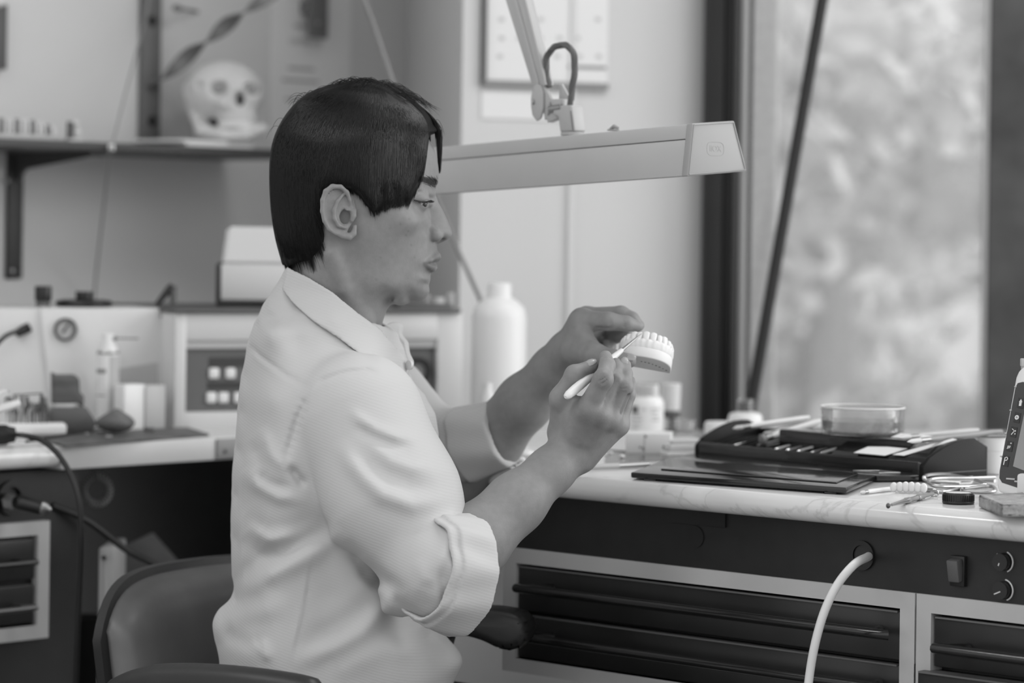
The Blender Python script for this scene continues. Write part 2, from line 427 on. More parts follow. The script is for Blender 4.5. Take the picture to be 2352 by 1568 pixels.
MB().box2((X_(2258, 4.25), 4.25, 0.45), (X_(2272, 4.25), 4.262, 2.5), bev=0.003).build('window_bead', M['bead'], win)
MB().box2((X_(2270, 4.245), 4.245, 0.45), (X_(2420, 4.245), 4.29, 2.5), bev=0.004).build('window_post', M['frame3'], win)
MB().box2((X_(1616, 4.25), 4.22, 0.45), (2.4, 4.4, 0.55), bev=0.004).build('window_rail', M['frame'], win)
MB().box2((X_(1616, 4.25), 4.22, 2.4), (2.4, 4.4, 2.5), bev=0.004).build('window_rail', M['frame'], win)
MB().box2((X_(1725, YW), 4.264, 0.55), (X_(2275, YW), 4.270, 2.4)).build('pane', M['glass'], win)
MB().box2((X_(2420, YW), 4.33, 0.55), (2.4, 4.336, 2.4)).build('pane', M['glass'], win)
MB().box2((2.4, 4.2, 0), (2.5, 4.45, 2.6)).build('wall_right', M['wall'], kind='structure')
MB().box2((c1.x, 4.24, 0), (2.4, 4.4, 0.45)).build('wall_window_sill', M['wall'], kind='structure')
MB().box2((c1.x, 4.24, 2.5), (2.4, 4.4, 2.6)).build('wall_window_head', M['wall'], kind='structure')
MB().box2((X_(1700, 4.6), 4.60, -0.1), (X_(1786, 4.6), 5.0, 2.9), bev=0.01).build('wall_outside', M['stucco'], kind='structure')
MB().box2((-2, 4.95, -0.12), (12, 22, -0.06)).build('ground', M['ground'], kind='structure')
# unseen ceiling fill lights, added to brighten walls, bench and sitter
for i, (x, y) in enumerate(((-0.9, 1.9), (0.75, 3.35), (-1.5, 2.7))):
    t = thing('added_fill_fixture', 'added unseen ceiling fill light %s' % ('on the left near the viewer', 'above the right bench', 'on the far left behind the chair')[i], 'lamp', (x, y, 2.6), group='added ceiling fill lights')
    MB(t).box((0, 0, -0.03), (1.2 if i < 2 else 0.8, 0.2, 0.06), bev=0.006).build('housing', M['white'], t)
    l = bpy.data.lights.new('added_fill_light', 'AREA'); l.shape = 'RECTANGLE'; l.size = 1.15 if i < 2 else 0.75; l.size_y = 0.16; l.energy = (3, 5, 3)[i]
    lo = bpy.data.objects.new('added_fill_light', l); link(lo); lo.parent = t; lo.location = (0, 0, -0.065)
# trees beyond the window
def tree(x, y, r, h, n, label, ls):
    t = thing('garden_tree', label, 'tree', (x, y, -0.06), group='trees beyond the window')
    R = np.random.default_rng(int(x * 100 + y * 7))
    MB(t).tube([(0, 0, 0), (0.05, 0.02, h * 0.35), (0.0, 0.05, h * 0.8)], [0.09, 0.07, 0.03], 8).build('trunk', M['bark'], t)
    d = R.normal(size=(n, 3)); d /= np.linalg.norm(d, axis=1)[:, None]
    c = d * (R.random((n, 1)) ** 0.45) * np.array([r, r, h * 0.52]) + np.array([0, 0, h * 0.52])
    cl = np.sin(c[:, 0] * 5 + y) + np.sin(c[:, 2] * 4.3 + x) + np.sin(c[:, 1] * 4)
    c = c[(cl > -0.45)]; n = len(c)
    a = R.normal(size=(n, 3)); a /= np.linalg.norm(a, axis=1)[:, None]; b = np.cross(a, R.normal(size=(n, 3))); b /= np.linalg.norm(b, axis=1)[:, None]
    s = ls * (0.6 + 0.8 * R.random((n, 1)))
    V = np.stack([c - a * s, c + b * s * 0.5, c + a * s, c - b * s * 0.5], 1).reshape(-1, 3) + np.array([x, y, -0.06])
    Q = np.arange(4 * n).reshape(-1, 4)
    mesh_np('foliage', V, Q, M['leaf'], t, smooth=False, kind='stuff')
tree(0.95, 9.0, 1.0, 2.6, 5200, 'bushy pale tree seen through the left of the window', 0.07)
tree(2.95, 9.0, 0.95, 2.2, 4200, 'lower pale shrub seen through the right of the window', 0.07)
tree(1.4, 13.0, 1.5, 4.2, 7000, 'tall pale tree behind the two bushes beyond the window', 0.09)
tree(4.4, 13.5, 1.4, 4.0, 5000, 'tall pale tree farthest right beyond the window', 0.09)

# ================================================================ benches
K = onz(1120, 1129.3, ZB); KX = Vector((K.x, K.y, 0))
RP = Pl(KX, -E2)                                     # front plane of the right bench, x to the right
A0 = onz(0, 1031, ZT); LP = Pl((A0.x, A0.y, 0), E1)  # front plane of the left bench
bl = onz(1126, 985, ZT); br = onz(2440, 987, ZT)
rt = MB().prism([RP.w(0, 0, ZB), RP.w(1.25, 0, ZB), Vector((br.x + .2, br.y, ZB)), Vector((br.x, br.y, ZB)), Vector((bl.x, bl.y, ZB))], (0, 0, ZT - ZB), bev=0.0115, seg=4).build('worktop', M['marble'], ang=50)
rebase(rt, RP.w(0.5, 0.3, ZB))
tag(rt, 'thick marble-patterned worktop with rounded front edge on right', 'worktop')
sM = LP.sz(146, 1022)[0]; sE = 0.86
lt = MB().prism([LP.w(-0.7, 0, ZB), LP.w(sM, 0, ZB), LP.w(sM, 0.62, ZB), LP.w(-0.7, 0.62, ZB)], (0, 0, ZT - ZB), bev=0.011, seg=4).build('worktop', M['marble'], ang=50)
rebase(lt, LP.w(-0.2, 0.3, ZB))
tag(lt, 'marble-patterned worktop end at the far left edge', 'worktop')
t = thing('side_table', 'plain white table top joining the left marble worktop', 'table', LP.w(sM, 0.0, ZB), E1)
MB(LP.fr(0, 0, 0)).box2((sM + 0.002, 0.004, ZB - 0.004), (sE, 0.62, ZT - 0.001), bev=0.002).build('table_top', M['white_lam'], t)
sc0 = LP.sz(500, 1030)[0]; sc1 = LP.sz(575, 1030)[0]
MB(LP.fr(0, 0, 0)).box2((sc0, 0.0, ZB - 0.002), (sc1, 0.005, ZT - 0.003), bev=0.001).build('corner_plate', M['grey'], t)
p = LP.sz(517, 1036); MB(LP.fr(0, 0, 0)).ball((p[0], 0.0, p[1]), 0.003).build('screw', M['dgrey'], t)
for s in (sM + 0.05, sE - 0.12):
    MB(LP.fr(0, 0, 0)).box2((s - 0.02, 0.56, 0), (s + 0.02, 0.6, ZB - 0.004)).build('leg', M['black_pl'], t)
MB(LP.fr(0, 0, 0)).box2((sM + 0.05, 0.54, 0.12), (sE + 0.3, 0.56, ZB - 0.005)).build('back_panel', M['black'], t)
# left drawer cabinet under the marble end
t = thing('drawer_cabinet', 'black cabinet with grey framed drawers at the far left', 'cabinet', LP.w(-0.3, 0.02, 0), E1)
sR = LP.sz(183, 1250, 0.03)[0]; fr_ = LP.fr(0, 0, 0)
MB(fr_).box2((-0.68, 0.035, 0.05), (sR, 0.53, ZB - 0.006)).build('carcass', M['black'], t)
d = 0.024
so, zo1 = LP.sz(115, 1195, d); _, zo0 = LP.sz(115, 1463, d); si, zi1 = LP.sz(88, 1228, d); _, zi0 = LP.sz(88, 1434, d); _, zm = LP.sz(60, 1339, d)
f = MB(fr_); f.box2((-0.5, d, zi1), (so, 0.04, zo1)); f.box2((-0.5, d, zo0), (so, 0.04, zi0)); f.box2((si, d, zi0), (so, 0.04, zi1)); f.build('frame', M['alu'], t)
for z0, z1, m in ((zi0, zm - 0.002, M['steel2']), (zm + 0.002, zi1 - 0.004, M['black_pl'])):
    dr = MB(fr_).box2((-0.5, d + 0.003, z0 + 0.002), (si - 0.003, 0.045, z1), bev=0.002).build('drawer', M['drawer'], t)
    zc = (z0 + z1) / 2; s1 = LP.sz(64, 1300, 0)[0]
    MB(fr_).tube(smoothpts([(-0.3, 0.0, zc), (s1 - 0.01, 0.0, zc), (s1, 0.012, zc), (s1, d + 0.004, zc)], 4), 0.0035, 8).build('handle', m, dr)
# air nozzle plugged in the dark fascia of the left cabinet
t = thing('air_nozzle', 'short black air hose nozzle with chrome fittings below left worktop', 'nozzle', LP.w(*[LP.sz(28, 1150, 0.03)[0], 0.03, LP.sz(28, 1150, 0.03)[1]]), E1)
a, b = LP.w(LP.sz(10, 1142, 0)[0], 0.035, LP.sz(10, 1142, 0)[1]), None
def lp(px, py, dd): s, z = LP.sz(px, py, dd); return LP.w(s, dd, z)
MB().disc(lp(25, 1142, 0.034), 0.021, -LP.n, 24, 0.004, 0.013).build('socket_ring', M['black_pl'], t)
MB().tube([lp(17, 1150, 0.034), lp(22, 1151, 0.015), lp(42, 1153, 0.005)], [0.009, 0.0105, 0.0085], 6).build('hex_nut', M['chrome'], t)
MB().tube([lp(40, 1153, 0.005), lp(46, 1154, 0.0), lp(96, 1166, -0.02)], [0.0085, 0.0095, 0.008], 14).build('grip', M['black_pl'], t)
MB().tube([lp(95, 1166, -0.02), lp(106, 1169, -0.024), lp(117, 1172, -0.028)], [0.0085, 0.0075, 0.003], 12).build('tip', M['steel'], t)
# right drawer cabinet hanging under the marble worktop
d = 0.03; rf = RP.fr(0, 0, 0)
def rs(px, py, dd=d): return RP.sz(px, py, dd)
z1 = rs(1650, 1310.6)[1]; z2 = rs(1650, 1347.5)[1]; z3 = rs(1650, 1465)[1]; z4 = rs(1380, 1540)[1]; z5 = rs(1250, 1553)[1]
sl, sl2 = rs(1156, 1340)[0], rs(1184, 1340)[0]; sr, sr2 = rs(2101, 1400)[0], rs(2067, 1400)[0]; sn = rs(2105, 1400)[0]
t = thing('control_panel', 'black fascia with switch, dials and hose hole under worktop', 'panel', RP.w(0.3, d, z1), -E2)
MB(rf).box2((rs(1165, 1200)[0], d + 0.004, z1), (1.2, d + 0.03, ZB)).build('fascia', M['black'], t)
def rp(px, py, dd): s, z = RP.sz(px, py, dd); return RP.w(s, dd, z)
MB(rf).box2((rs(1530, 1190)[0], d + 0.001, rs(1600, 1205)[1]), (rs(1664, 1190)[0], d + 0.006, ZB - 0.001)).build('label_plate', M['black_pl'], t)
MB().disc(rp(1598, 1232, d + 0.004), 0.0115, -RP.n, 28, 0.0015).build('blank_plug', M['black_pl'], t)
MB().disc(rp(1982, 1275, d + 0.004), 0.0150, -RP.n, 32, 0.003, 0.0105).build('hose_ring', M['black_pl'], t)
MB().disc(rp(1982, 1275, d + 0.0035), 0.0105, -RP.n, 24, 0.0006).build('hose_hole', M['key'], t)
sw = MB(RP.fr(*[rs(2199, 1311)[0], d, rs(2199, 1311)[1]])).box((0, 0.002, 0), (0.017, 0.006, 0.030), bev=0.001).build('switch', M['black_pl'], t)
MB(RP.fr(rs(2199, 1311)[0], d, rs(2199, 1311)[1])).box((0, -0.004, 0.001), (0.013, 0.010, 0.022), rot=rx(0.2), bev=0.0015).build('rocker', M['dgrey'], sw)
for py, a0, marks in ((1290, 1.9, ((-1.15, 1.2), (2.35, 3.0))), (1355, 0.5, ((-1.2, 1.4), (3.3, 3.9)))):
    s, z = rs(2301, py)
    kf = RP.fr(s, d, z)
    k = MB(kf).disc((0, 0.004, 0), 0.0085, (0, -1, 0), 24, 0.008).build('dial', M['black_pl'], t)
    for b0, b1 in marks:
        MB(kf).tube([(0.0102 * math.cos(b0 + (b1 - b0) * i / 14), 0.0035, 0.0102 * math.sin(b0 + (b1 - b0) * i / 14)) for i in range(15)], 0.0007, 6).build('scale_mark', M['white'], k)
    MB(kf).tube([(0.001 * math.cos(a0), -0.0042, -0.001), (0.006 * math.cos(a0 + 2.6), -0.0042, 0.005 * math.sin(a0 + 3.6))], 0.0006, 6).build('pointer', M['white'], k)
def cabinet(label, s0, s1, in0, in1, zs, handles, depth, proud=(0, 0)):
    t = thing('drawer_cabinet', label, 'cabinet', RP.w(s0, d, zs[-1]), -E2)
    f = MB(rf)
    f.box2((s0, d, zs[1]), (s1, d + 0.02, zs[0])); f.box2((s0, d, zs[4]), (s1, d + 0.02, zs[3]))
    f.box2((s0, d, zs[3]), (in0, d + 0.02, zs[1])); f.box2((in1, d, zs[3]), (s1, d + 0.02, zs[1]))
    f.build('frame', M['alu'], t)
    MB(rf).box2((s0 + 0.004, d + 0.02, zs[4]), (s1 - 0.004, depth, zs[0] - 0.001)).build('carcass', M['black'], t)
    for i, (za, zb) in enumerate(((zs[2] + 0.0012, zs[1] - 0.0035), (zs[3] + 0.001, zs[2] - 0.0035))):
        e = proud[i]; x0 = in0 + 0.002 if not e else in0 - 0.009
        dr = MB(rf).box2((x0, d + 0.003 - e, za), (in1 - 0.002, d + 0.03, zb), bev=0.0016).build('drawer', M['drawer'], t)
        MB(rf).box2((x0 + 0.002, d + 0.001 - e, zb - 0.0012), (in1 - 0.004, d + 0.01, zb + 0.0006)).build('top_edge', M['panel'], dr)
        h0, h1, zc = handles[i]
        MB(rf).tube(smoothpts([(h0 + 0.012, d + 0.004 - e, zc), (h0 + 0.003, d - 0.02 - e, zc), (h0 + 0.02, d - 0.026 - e, zc), (h1 - 0.02, d - 0.026 - e, zc), (h1 - 0.003, d - 0.02 - e, zc), (h1 - 0.012, d + 0.004 - e, zc)], 5), 0.0052, 10).build('handle', M['blackgloss'], dr)
h0 = rs(1214, 1362, 0.006)[0]; h1 = rs(2008, 1450, 0.006)[0]
zh1 = rs(1500, 1390, 0.004)[1]; zh2 = rs(1500, 1506, 0.004)[1]
cabinet('wide grey framed cabinet with long black drawer handles', sl, sr, sl2, sr2, (z1, z2, z3, z4, z5), ((h0, h1, zh1), (h0, h1, zh2)), 0.5)
zq1 = rs(2250, 1422)[1]; zq2 = rs(2250, 1548)[1]
cabinet('second grey framed cabinet at the lower right corner', sn, sn + 0.45, rs(2138, 1450)[0], sn + 0.42, (z1, z2 - 0.001, zq2, zq2 - 0.07, zq2 - 0.085),
        ((rs(2165, 1490, 0.006)[0], sn + 0.40, rs(2165, 1490, 0.006)[1]), (rs(2165, 1490, 0.006)[0], sn + 0.4, zq2 - 0.035)), 0.45, (0, 0.012))
# base panels behind and below
wl, wr = X_(1042, 3.5, 1300), X_(1430, 3.5, 1300)
t = thing('base_cabinet', 'plain white cabinet set back below the worktop corner', 'cabinet', ((wl + wr) / 2, 3.6, 0), (1, 0, 0))
MB().box2((wl, 3.50, 0.08), (wr, 3.84, ZB - 0.012), bev=0.003).build('body', M['white_m'], t)
MB().box2((wl + 0.03, 3.53, 0.0), (wr - 0.02, 3.84, 0.08)).build('plinth', M['black'], t)
MB().box2((X_(1108, 3.42, 1132), 3.34, ZB - 0.011), (X_(1300, 3.42, 1132), 3.52, ZB - 0.0005)).build('top_rail', M['black'], t)
MB().box((X_(1112, 3.40, 1140), 3.40, ZB - 0.013), (0.012, 0.012, 0.006), bev=0.001).build('catch', M['dsteel'], t)
# ================================================================ back wall: shelf, rail, skull, papers
def wp(px, py, d=0.0):                                 # a point d metres in front of the left wall
    s, z = W1.sz(px, py, -d); return W1.w(s, -d, z)
SHD = 0.225                                            # shelf depth
zs = W1.sz(250, 337, -SHD)[1]
s0, s1 = -0.9, W1.sz(740, 350, -SHD)[0]
t = thing('wall_shelf', 'thin dark wall shelf carrying a skull and papers', 'shelf', W1.w(0.2, -0.1, zs), E1)
wf = W1.fr(0, 0, 0)
MB(wf).box2((s0, -SHD, zs - 0.006), (s1, 0, zs + 0.006), bev=0.001).build('board', M['shelf'], t)
sb = W1.sz(30, 450)[0]
b = MB(wf); b.prism([(sb - 0.012, -0.004, zs - 0.006), (sb + 0.012, -0.004, zs - 0.006), (sb + 0.012, -0.19, zs - 0.007), (sb - 0.012, -0.19, zs - 0.007)], (0, 0, -0.006))
b.prism([(sb - 0.003, -0.004, zs - 0.012), (sb - 0.003, -0.185, zs - 0.012), (sb - 0.003, -0.03, zs - 0.03), (sb - 0.003, -0.004, zs - 0.05)], (0.006, 0, 0))
zb0 = W1.sz(30, 640)[1]
b.box2((sb - 0.014, -0.007, zb0), (sb + 0.014, 0, zs - 0.006), bev=0.002)
br_ = b.build('bracket', M['bracket'], t)
for (px, py) in ((18, 415), (45, 407), (30, 622)):
    p = W1.sz(px, py, -0.008); MB(wf).ball((p[0], -0.007, p[1]), 0.0042, (1, 0.5, 1)).build('screw', M['steel'], br_)
# perforated rail on the wall
t = thing('wall_rail', 'upright grey perforated rail fixed to the wall above shelf', 'rail', wp(348, 305), E1)
ra, rb = W1.sz(328, 200, -0.012)[0], W1.sz(368, 200, -0.012)[0]
MB(wf).box2((ra, -0.014, zs + 0.007), (rb, 0, 1.75), bev=0.002).build('upright', M['greyrail'], t)
for py in (48, 278):
    p = W1.sz(350, py, -0.0145); MB(wf).disc((p[0], -0.0145, p[1]), 0.0085, (0, -1, 0), 18, 0.0008).build('slot', M['key'], t)
# twisted strap from the rail
pts = [wp(345, 200, 0.016), wp(400, 158, 0.05), wp(450, 112, 0.08), wp(495, 78, 0.11), wp(540, 42, 0.14), wp(600, 2, 0.17), wp(660, -45, 0.2)]
P_ = smoothpts(pts, 10); mb = MB(); n = len(P_); ring = []
for i, p in enumerate(P_):
    tdir = (P_[min(i + 1, n - 1)] - P_[max(i - 1, 0)]).normalized(); a = i / (n - 1) * math.pi * 3.0 + 1.15
    u = tdir.orthogonal().normalized(); u = (UP - tdir * tdir.dot(UP)).normalized(); v = tdir.cross(u)
    wdir = u * math.cos(a) + v * math.sin(a); nd = tdir.cross(wdir)
    ring.append(mb.verts([p + wdir * 0.0115 + nd * 0.001, p - wdir * 0.0115 + nd * 0.001, p - wdir * 0.0115 - nd * 0.001, p + wdir * 0.0115 - nd * 0.001]))
for A, B in zip(ring, ring[1:]):
    for k in range(4): mb.bm.faces.new((A[k], A[(k + 1) % 4], B[(k + 1) % 4], B[k]))
mb.bm.faces.new(ring[0]); mb.bm.faces.new(ring[-1])
o = mb.build('twisted_strap', M['strap'], ang=80); rebase(o, wp(345, 200, 0.016)); tag(o, 'twisted flat metal strap rising from the wall rail', 'strap')
# nail in the wall
a, b = wp(408, 19, 0.03), wp(455, 27, 0.0)
o = MB().tube([wp(402, 18, 0.034), wp(412, 20, 0.028)], 0.005, 10).tube([a, b], 0.002, 8).build('wall_nail', M['strap']); rebase(o, b); tag(o, 'small nail sticking out of the wall beside the rail', 'nail')
# thin cable by the rail, held by a clip
t = thing('thin_cable', 'thin grey cable hanging down across the shelf edge', 'cable', wp(256, 338, SHD + 0.004))
MB().tube(smoothpts([wp(345, -20, 0.02), wp(330, 60, 0.05), wp(292, 200, 0.14), wp(258, 332, SHD + 0.003), wp(252, 350, SHD + 0.004), wp(240, 460, 0.14), wp(222, 620, 0.05), wp(216, 690, 0.02)], 6), 0.0016, 6).build('wire', M['grey'], t)
MB().box(wp(256, 339, SHD + 0.004), (0.009, 0.009, 0.010), bev=0.002).build('clip', M['white'], t)
# certificate on the wall
t = thing('certificate', 'pale certificate sheet pinned to the wall behind his head', 'certificate', wp(700, 150), E1)
ca, cb = W1.sz(622, 150)[0], W1.sz(803, 150)[0]; ct, cbm = W1.sz(700, -60)[1], W1.sz(700, 330)[1]
MB(wf).box2((ca, -0.002, cbm), (cb, -0.0004, ct)).build('sheet', M['paper'], t)
p = W1.sz(702, 98, -0.002); text('lettering', 'CERTIFICATE', M['ink2'], W1.w(p[0], -0.0021, p[1]), E1, UP, 0.0125, t)
for px, py, wd in ((690, 60, 30), (692, 158, 60), (690, 186, 84), (690, 230, 70)):
    p = W1.sz(px, py, -0.002); q = wd * 0.00068 / 2 * 1.4
    MB(wf).box2((p[0] - q, -0.0024, p[1] - 0.0022), (p[0] + q, -0.0019, p[1] + 0.0022)).build('printed_line', M['ink2'], t)
# grey bracket end hanging above the certificate
t = thing('hanging_bracket', 'grey bracket end with one screw hanging above certificate', 'bracket', wp(731, 40, 0.03), E1)
p0, p1 = W1.sz(711, 40, -0.03), W1.sz(752, 40, -0.03); zb_ = W1.sz(731, 88, -0.03)[1]
MB(wf).box2((p0[0], -0.033, zb_), (p1[0], -0.025, 1.7), bev=0.002).build('plate', M['greyrail'], t)
MB(wf).box2((p0[0] + 0.004, -0.026, zb_ + 0.04), (p1[0] - 0.004, -0.0035, zb_ + 0.06)).build('stem', M['greyrail'], t)
p = W1.sz(730, 53, -0.034); MB(wf).ball((p[0], -0.034, p[1]), 0.0035).build('screw', M['chrome'], t)
# small dark frame at the far upper left
p0, p1 = W1.sz(-60, 90, -0.01), W1.sz(15, 90, -0.01)
t = thing('picture_frame', 'dark frame cut off by the upper left edge', 'frame', W1.w(p0[0], -0.006, 1.4), E1)
MB(wf).box2((p0[0], -0.012, W1.sz(5, 160)[1]), (p1[0], 0, W1.sz(5, 12)[1]), bev=0.001).build('border', M['dgrey'], t)
MB(wf).ball((p0[0] + 0.03, -0.012, W1.sz(5, 5)[1]), 0.016, (1.6, 0.5, 0.7)).build('hanger', M['white'], t)
# row of shade samples on the left of the shelf
zt = zs + 0.0062
t = thing('shade_guide', 'long low rack of small pale sample teeth on shelf', 'shade guide', wp(60, 318, 0.15), E1)
q0, q1 = W1.sz(-30, 315, -0.15)[0], W1.sz(126, 318, -0.15)[0]
MB(wf).box2((q0, -0.165, zt), (q1, -0.135, zt + 0.009), bev=0.001).build('base', M['lgrey'], t)
for i in range(13):
    x = q0 + (q1 - q0) * (i + 0.5) / 13; h = 0.022 - 0.0009 * max(0, i - 7) ** 1.4
    MB(wf).box((x, -0.15, zt + 0.009 + h / 2), (0.0068, 0.008, h), bev=0.002).build('sample', M['bone'] if i % 3 != 2 else M['grey'], t)
t = thing('articulator', 'small grey and white figure-like articulator on the shelf', 'articulator', wp(168, 322, 0.15), E1)
ax = W1.sz(168, 320, -0.15)[0]
MB(wf).box((ax, -0.15, zt + 0.003), (0.024, 0.02, 0.006), bev=0.001).build('foot', M['bone'], t)
MB(wf).tube([(ax - 0.007, -0.15, zt + 0.005), (ax - 0.006, -0.15, zt + 0.030)], 0.0045, 8).build('post', M['dsteel'], t)
MB(wf).ball((ax + 0.006, -0.15, zt + 0.014), 0.009, (0.8, 0.8, 1)).ball((ax + 0.003, -0.15, zt + 0.027), 0.006).build('cast', M['bone'], t)
# papers under the skull
for i, (px, py, wd, dp, ang, m, lb) in enumerate(((455, 324, 0.13, 0.12, 0.0, 'paper', 'lowest loose white papers lying under the skull on shelf'), (420, 318, 0.11, 0.10, 0.18, 'paper', 'upper white booklet under the skull poking out left'))):
    s, _ = W1.sz(px, py, -0.14)
    o = MB(W1.fr(s, -0.13, zt + 0.0008 + 0.0055 * i)).box((0, 0, 0.0022), (wd, dp, 0.0044), rot=rz(ang), bev=0.0005).build('paper_stack', M[m]); rebase(o, W1.w(s, -0.13, zt)); tag(o, lb, 'papers')
# skull
SKc = wp(520, 235, 0.125); sk = SKc.y / F               # metres per pixel there
SKz = zt + 0.0008 + 0.0118
def spx(px, py, dd=0.0): return np.array([SKc.x + (px - 520) * sk, SKc.y + dd * sk, SKc.z + (235 - py) * sk])
def skull(P):
    d = d_ell(P, spx(512, 215, 20), (92 * sk, 88 * sk, 76 * sk))
    d = smin(d, d_ell(P, spx(545, 222, -30), (56 * sk, 44 * sk, 50 * sk)), 14 * sk)
    d = smin(d, d_ell(P, spx(548, 268, -34), (44 * sk, 34 * sk, 40 * sk)), 12 * sk)        # maxilla
    d = smin(d, chain(P, [spx(480, 232, -46), spx(518, 240, -62), spx(536, 246, -60)], [9 * sk, 12 * sk, 10 * sk]), 8 * sk)
    d = smin(d, chain(P, [spx(452, 268, -10), spx(468, 300, -26), spx(520, 312, -54), spx(572, 310, -58), spx(604, 296, -20)], [14 * sk, 17 * sk, 17 * sk, 18 * sk, 14 * sk]), 8 * sk)
    d = smin(d, chain(P, [spx(436, 205, 0), spx(452, 268, -8)], [16 * sk, 14 * sk]), 8 * sk)
    for c, r in ((spx(507, 206, -74), (24, 26, 21)), (spx(584, 206, -60), (20, 28, 19)), (spx(557, 231, -84), (14, 34, 22)), (spx(494, 280, -58), (9, 30, 18)), (spx(470, 276, -46), (8, 24, 10)), (spx(430, 210, -40), (6, 30, 14)), (spx(464, 199, -62), (7, 24, 10))):
        d = smax(d, -d_ell(P, c, np.array(r) * sk), 5 * sk)
    return np.maximum(d, SKz + 0.0006 - P[..., 2])
V, Q = surface(skull, spx(400, 345, -140), spx(640, 120, 130), 0.0023)
t = thing('skull_model', 'white plastic human skull model standing on the shelf', 'skull', (SKc.x, SKc.y, SKz))
mesh_np('cranium', V, Q, M['bone'], t, relax=1)
for i in range(9):
    a = -0.95 + 1.75 * i / 8; p = spx(546 + 40 * math.sin(a), 288, -36 - 36 * math.cos(a))
    MB().box(p, (8.4 * sk, 7 * sk, 15 * sk), rot=rz(a), bev=2 * sk).build('tooth', M['tooth'], t)
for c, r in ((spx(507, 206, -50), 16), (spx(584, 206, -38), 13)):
    MB().ball(c, r * sk, (1.25, 0.5, 1.1)).build('eye_socket_shade', M['socket_shade'], t)  # grey ball painting the shade inside each eye hole
for c, r, nm in ((spx(557, 233, -52), 14, 'nasal_shade'), (spx(494, 280, -24), 12, 'cheek_shade'), (spx(470, 275, -16), 9, 'cheek_shade')):
    MB().ball(c, r * sk, (0.9, 0.7, 1.5)).build(nm, M['key'], t)  # dark inserts standing in for the shade inside nose and cheek holes
# calendar and sheet on the back wall
def w2(px, py, d=0.0): s, z = W2.sz(px, py, -d); return s, z
v2 = W2.fr(0, 0, 0)
t = thing('calendar', 'wall calendar with dark edge and bottom bar', 'calendar', W2.w(w2(1250, 100)[0], -0.002, 1.4), W2.x)
a0, a1 = w2(1108, 190), w2(1393, 206)
MB(v2).box2((a0[0], -0.003, a0[1]), (a1[0], -0.0006, 1.75)).build('sheet', M['paper'], t)
MB(v2).box2((a0[0] - 0.0035, -0.009, a0[1] - 0.004), (a0[0] + 0.0035, -0.0005, 1.75)).build('edge_strip', M['dgrey'], t)
MB(v2).box2((a0[0] - 0.003, -0.009, a0[1] - 0.005), (a1[0], -0.0005, a0[1] + 0.004)).build('bottom_bar', M['grey'], t)
q = w2(1355, 155); MB(v2).box2((q[0] - 0.035, -0.0045, q[1] - 0.0022), (q[0] + 0.024, -0.003, q[1] + 0.0022)).build('rule', M['grey'], t)
rr = random.Random(3)
for px in range(1150, 1380, 44):
    for py in (45, 88, 130):
        if rr.random() < 0.75:
            q = w2(px + rr.uniform(-4, 4), py); MB(v2).box2((q[0] - 0.004, -0.0036, q[1] - 0.003), (q[0] + 0.004, -0.003, q[1] + 0.003)).build('printed_mark', M['paper2'], t)
a0, a1 = w2(1104, 272), w2(1303, 214)
o = MB(v2).box2((a0[0], -0.0022, a0[1]), (a1[0], -0.0006, a1[1])).build('note_sheet', M['paper']); rebase(o, W2.w(a0[0], -0.002, a0[1])); tag(o, 'plain paper sheet stuck below the wall calendar', 'paper')

# ================================================================ left bench: machines
# long dark cable from the ceiling to the furnace
o = MB().tube(smoothpts([at(825, -30, 3.9), at(836, 0, 3.9), at(862, 70, 3.92), at(906, 200, 3.94), at(965, 360, 3.95), at(1040, 546, 3.98), at(1072, 618, 3.98), at(1106, 694, 3.99)], 6), 0.0033, 8).build('hanging_cable', M['grey'])
rebase(o, at(1106, 694, 3.99)); tag(o, 'dark cable slanting down behind his face to furnace', 'cable')
# furnace
fo = onz(400, 985, ZT); FP = Pl((fo.x, fo.y, 0), (0.896, 0.4445, 0)); ff = FP.fr(0, 0, 0)
fw = FP.sz(1062, 900)[0]; zt1 = FP.sz(700, 719)[1]; zb1 = FP.sz(600, 984)[1]
t = thing('furnace', 'white enamel furnace with push buttons, gauge and black lid plate', 'furnace', FP.w(fw / 2, 0.12, ZT), FP.x)
q0, q1 = FP.sz(428, 870)[0], FP.sz(1004, 870)[0]; zp1 = FP.sz(700, 781)[1]; zp0 = FP.sz(700, 942)[1]
b = MB(ff); b.box2((0, 0.012, zb1), (fw, 0.26, zt1), bev=0.003)
b.box2((0, 0, zb1), (q0, 0.014, zt1), bev=0.002); b.box2((q1, 0, zb1), (fw, 0.014, zt1), bev=0.002); b.box2((q0 - 0.001, 0, zp1), (q1 + 0.001, 0.014, zt1), bev=0.002); b.box2((q0 - 0.001, 0, zb1), (q1 + 0.001, 0.014, zp0), bev=0.002)
b.build('housing', M['cream'], t)
MB(ff).box2((q0, 0.004, zp1 - 0.0105), (q1, 0.0125, zp1)).build('bezel', M['lgrey'], t)
MB(ff).box2((q0, 0.008, zp0), (q1, 0.0125, zp1 - 0.0105)).build('control_panel', M['panel'], t)
for (xa, xb, ya, yb) in ((482, 620, 820, 842), (478, 620, 876, 893)):
    A, B = FP.sz(xa, yb, 0.007), FP.sz(xb, ya, 0.007); MB(ff).box2((A[0], 0.0065, A[1]), (B[0], 0.009, B[1])).build('label_strip', M['screen'], t)
for px, py in ((492, 857), (530, 857), (486, 913), (514, 913), (549, 913), (985, 911)):
    A = FP.sz(px, py, 0.005); MB(ff).box((A[0], 0.006, A[1]), (0.0145, 0.006, 0.0145), bev=0.003).build('push_button', M['white'], t)
A = FP.sz(960, 852, 0.0); MB(ff).disc((A[0], 0.008, A[1]), 0.0185, (0, -1, 0), 28, 0.012, 0.0125).build('gauge_ring', M['key'], t)
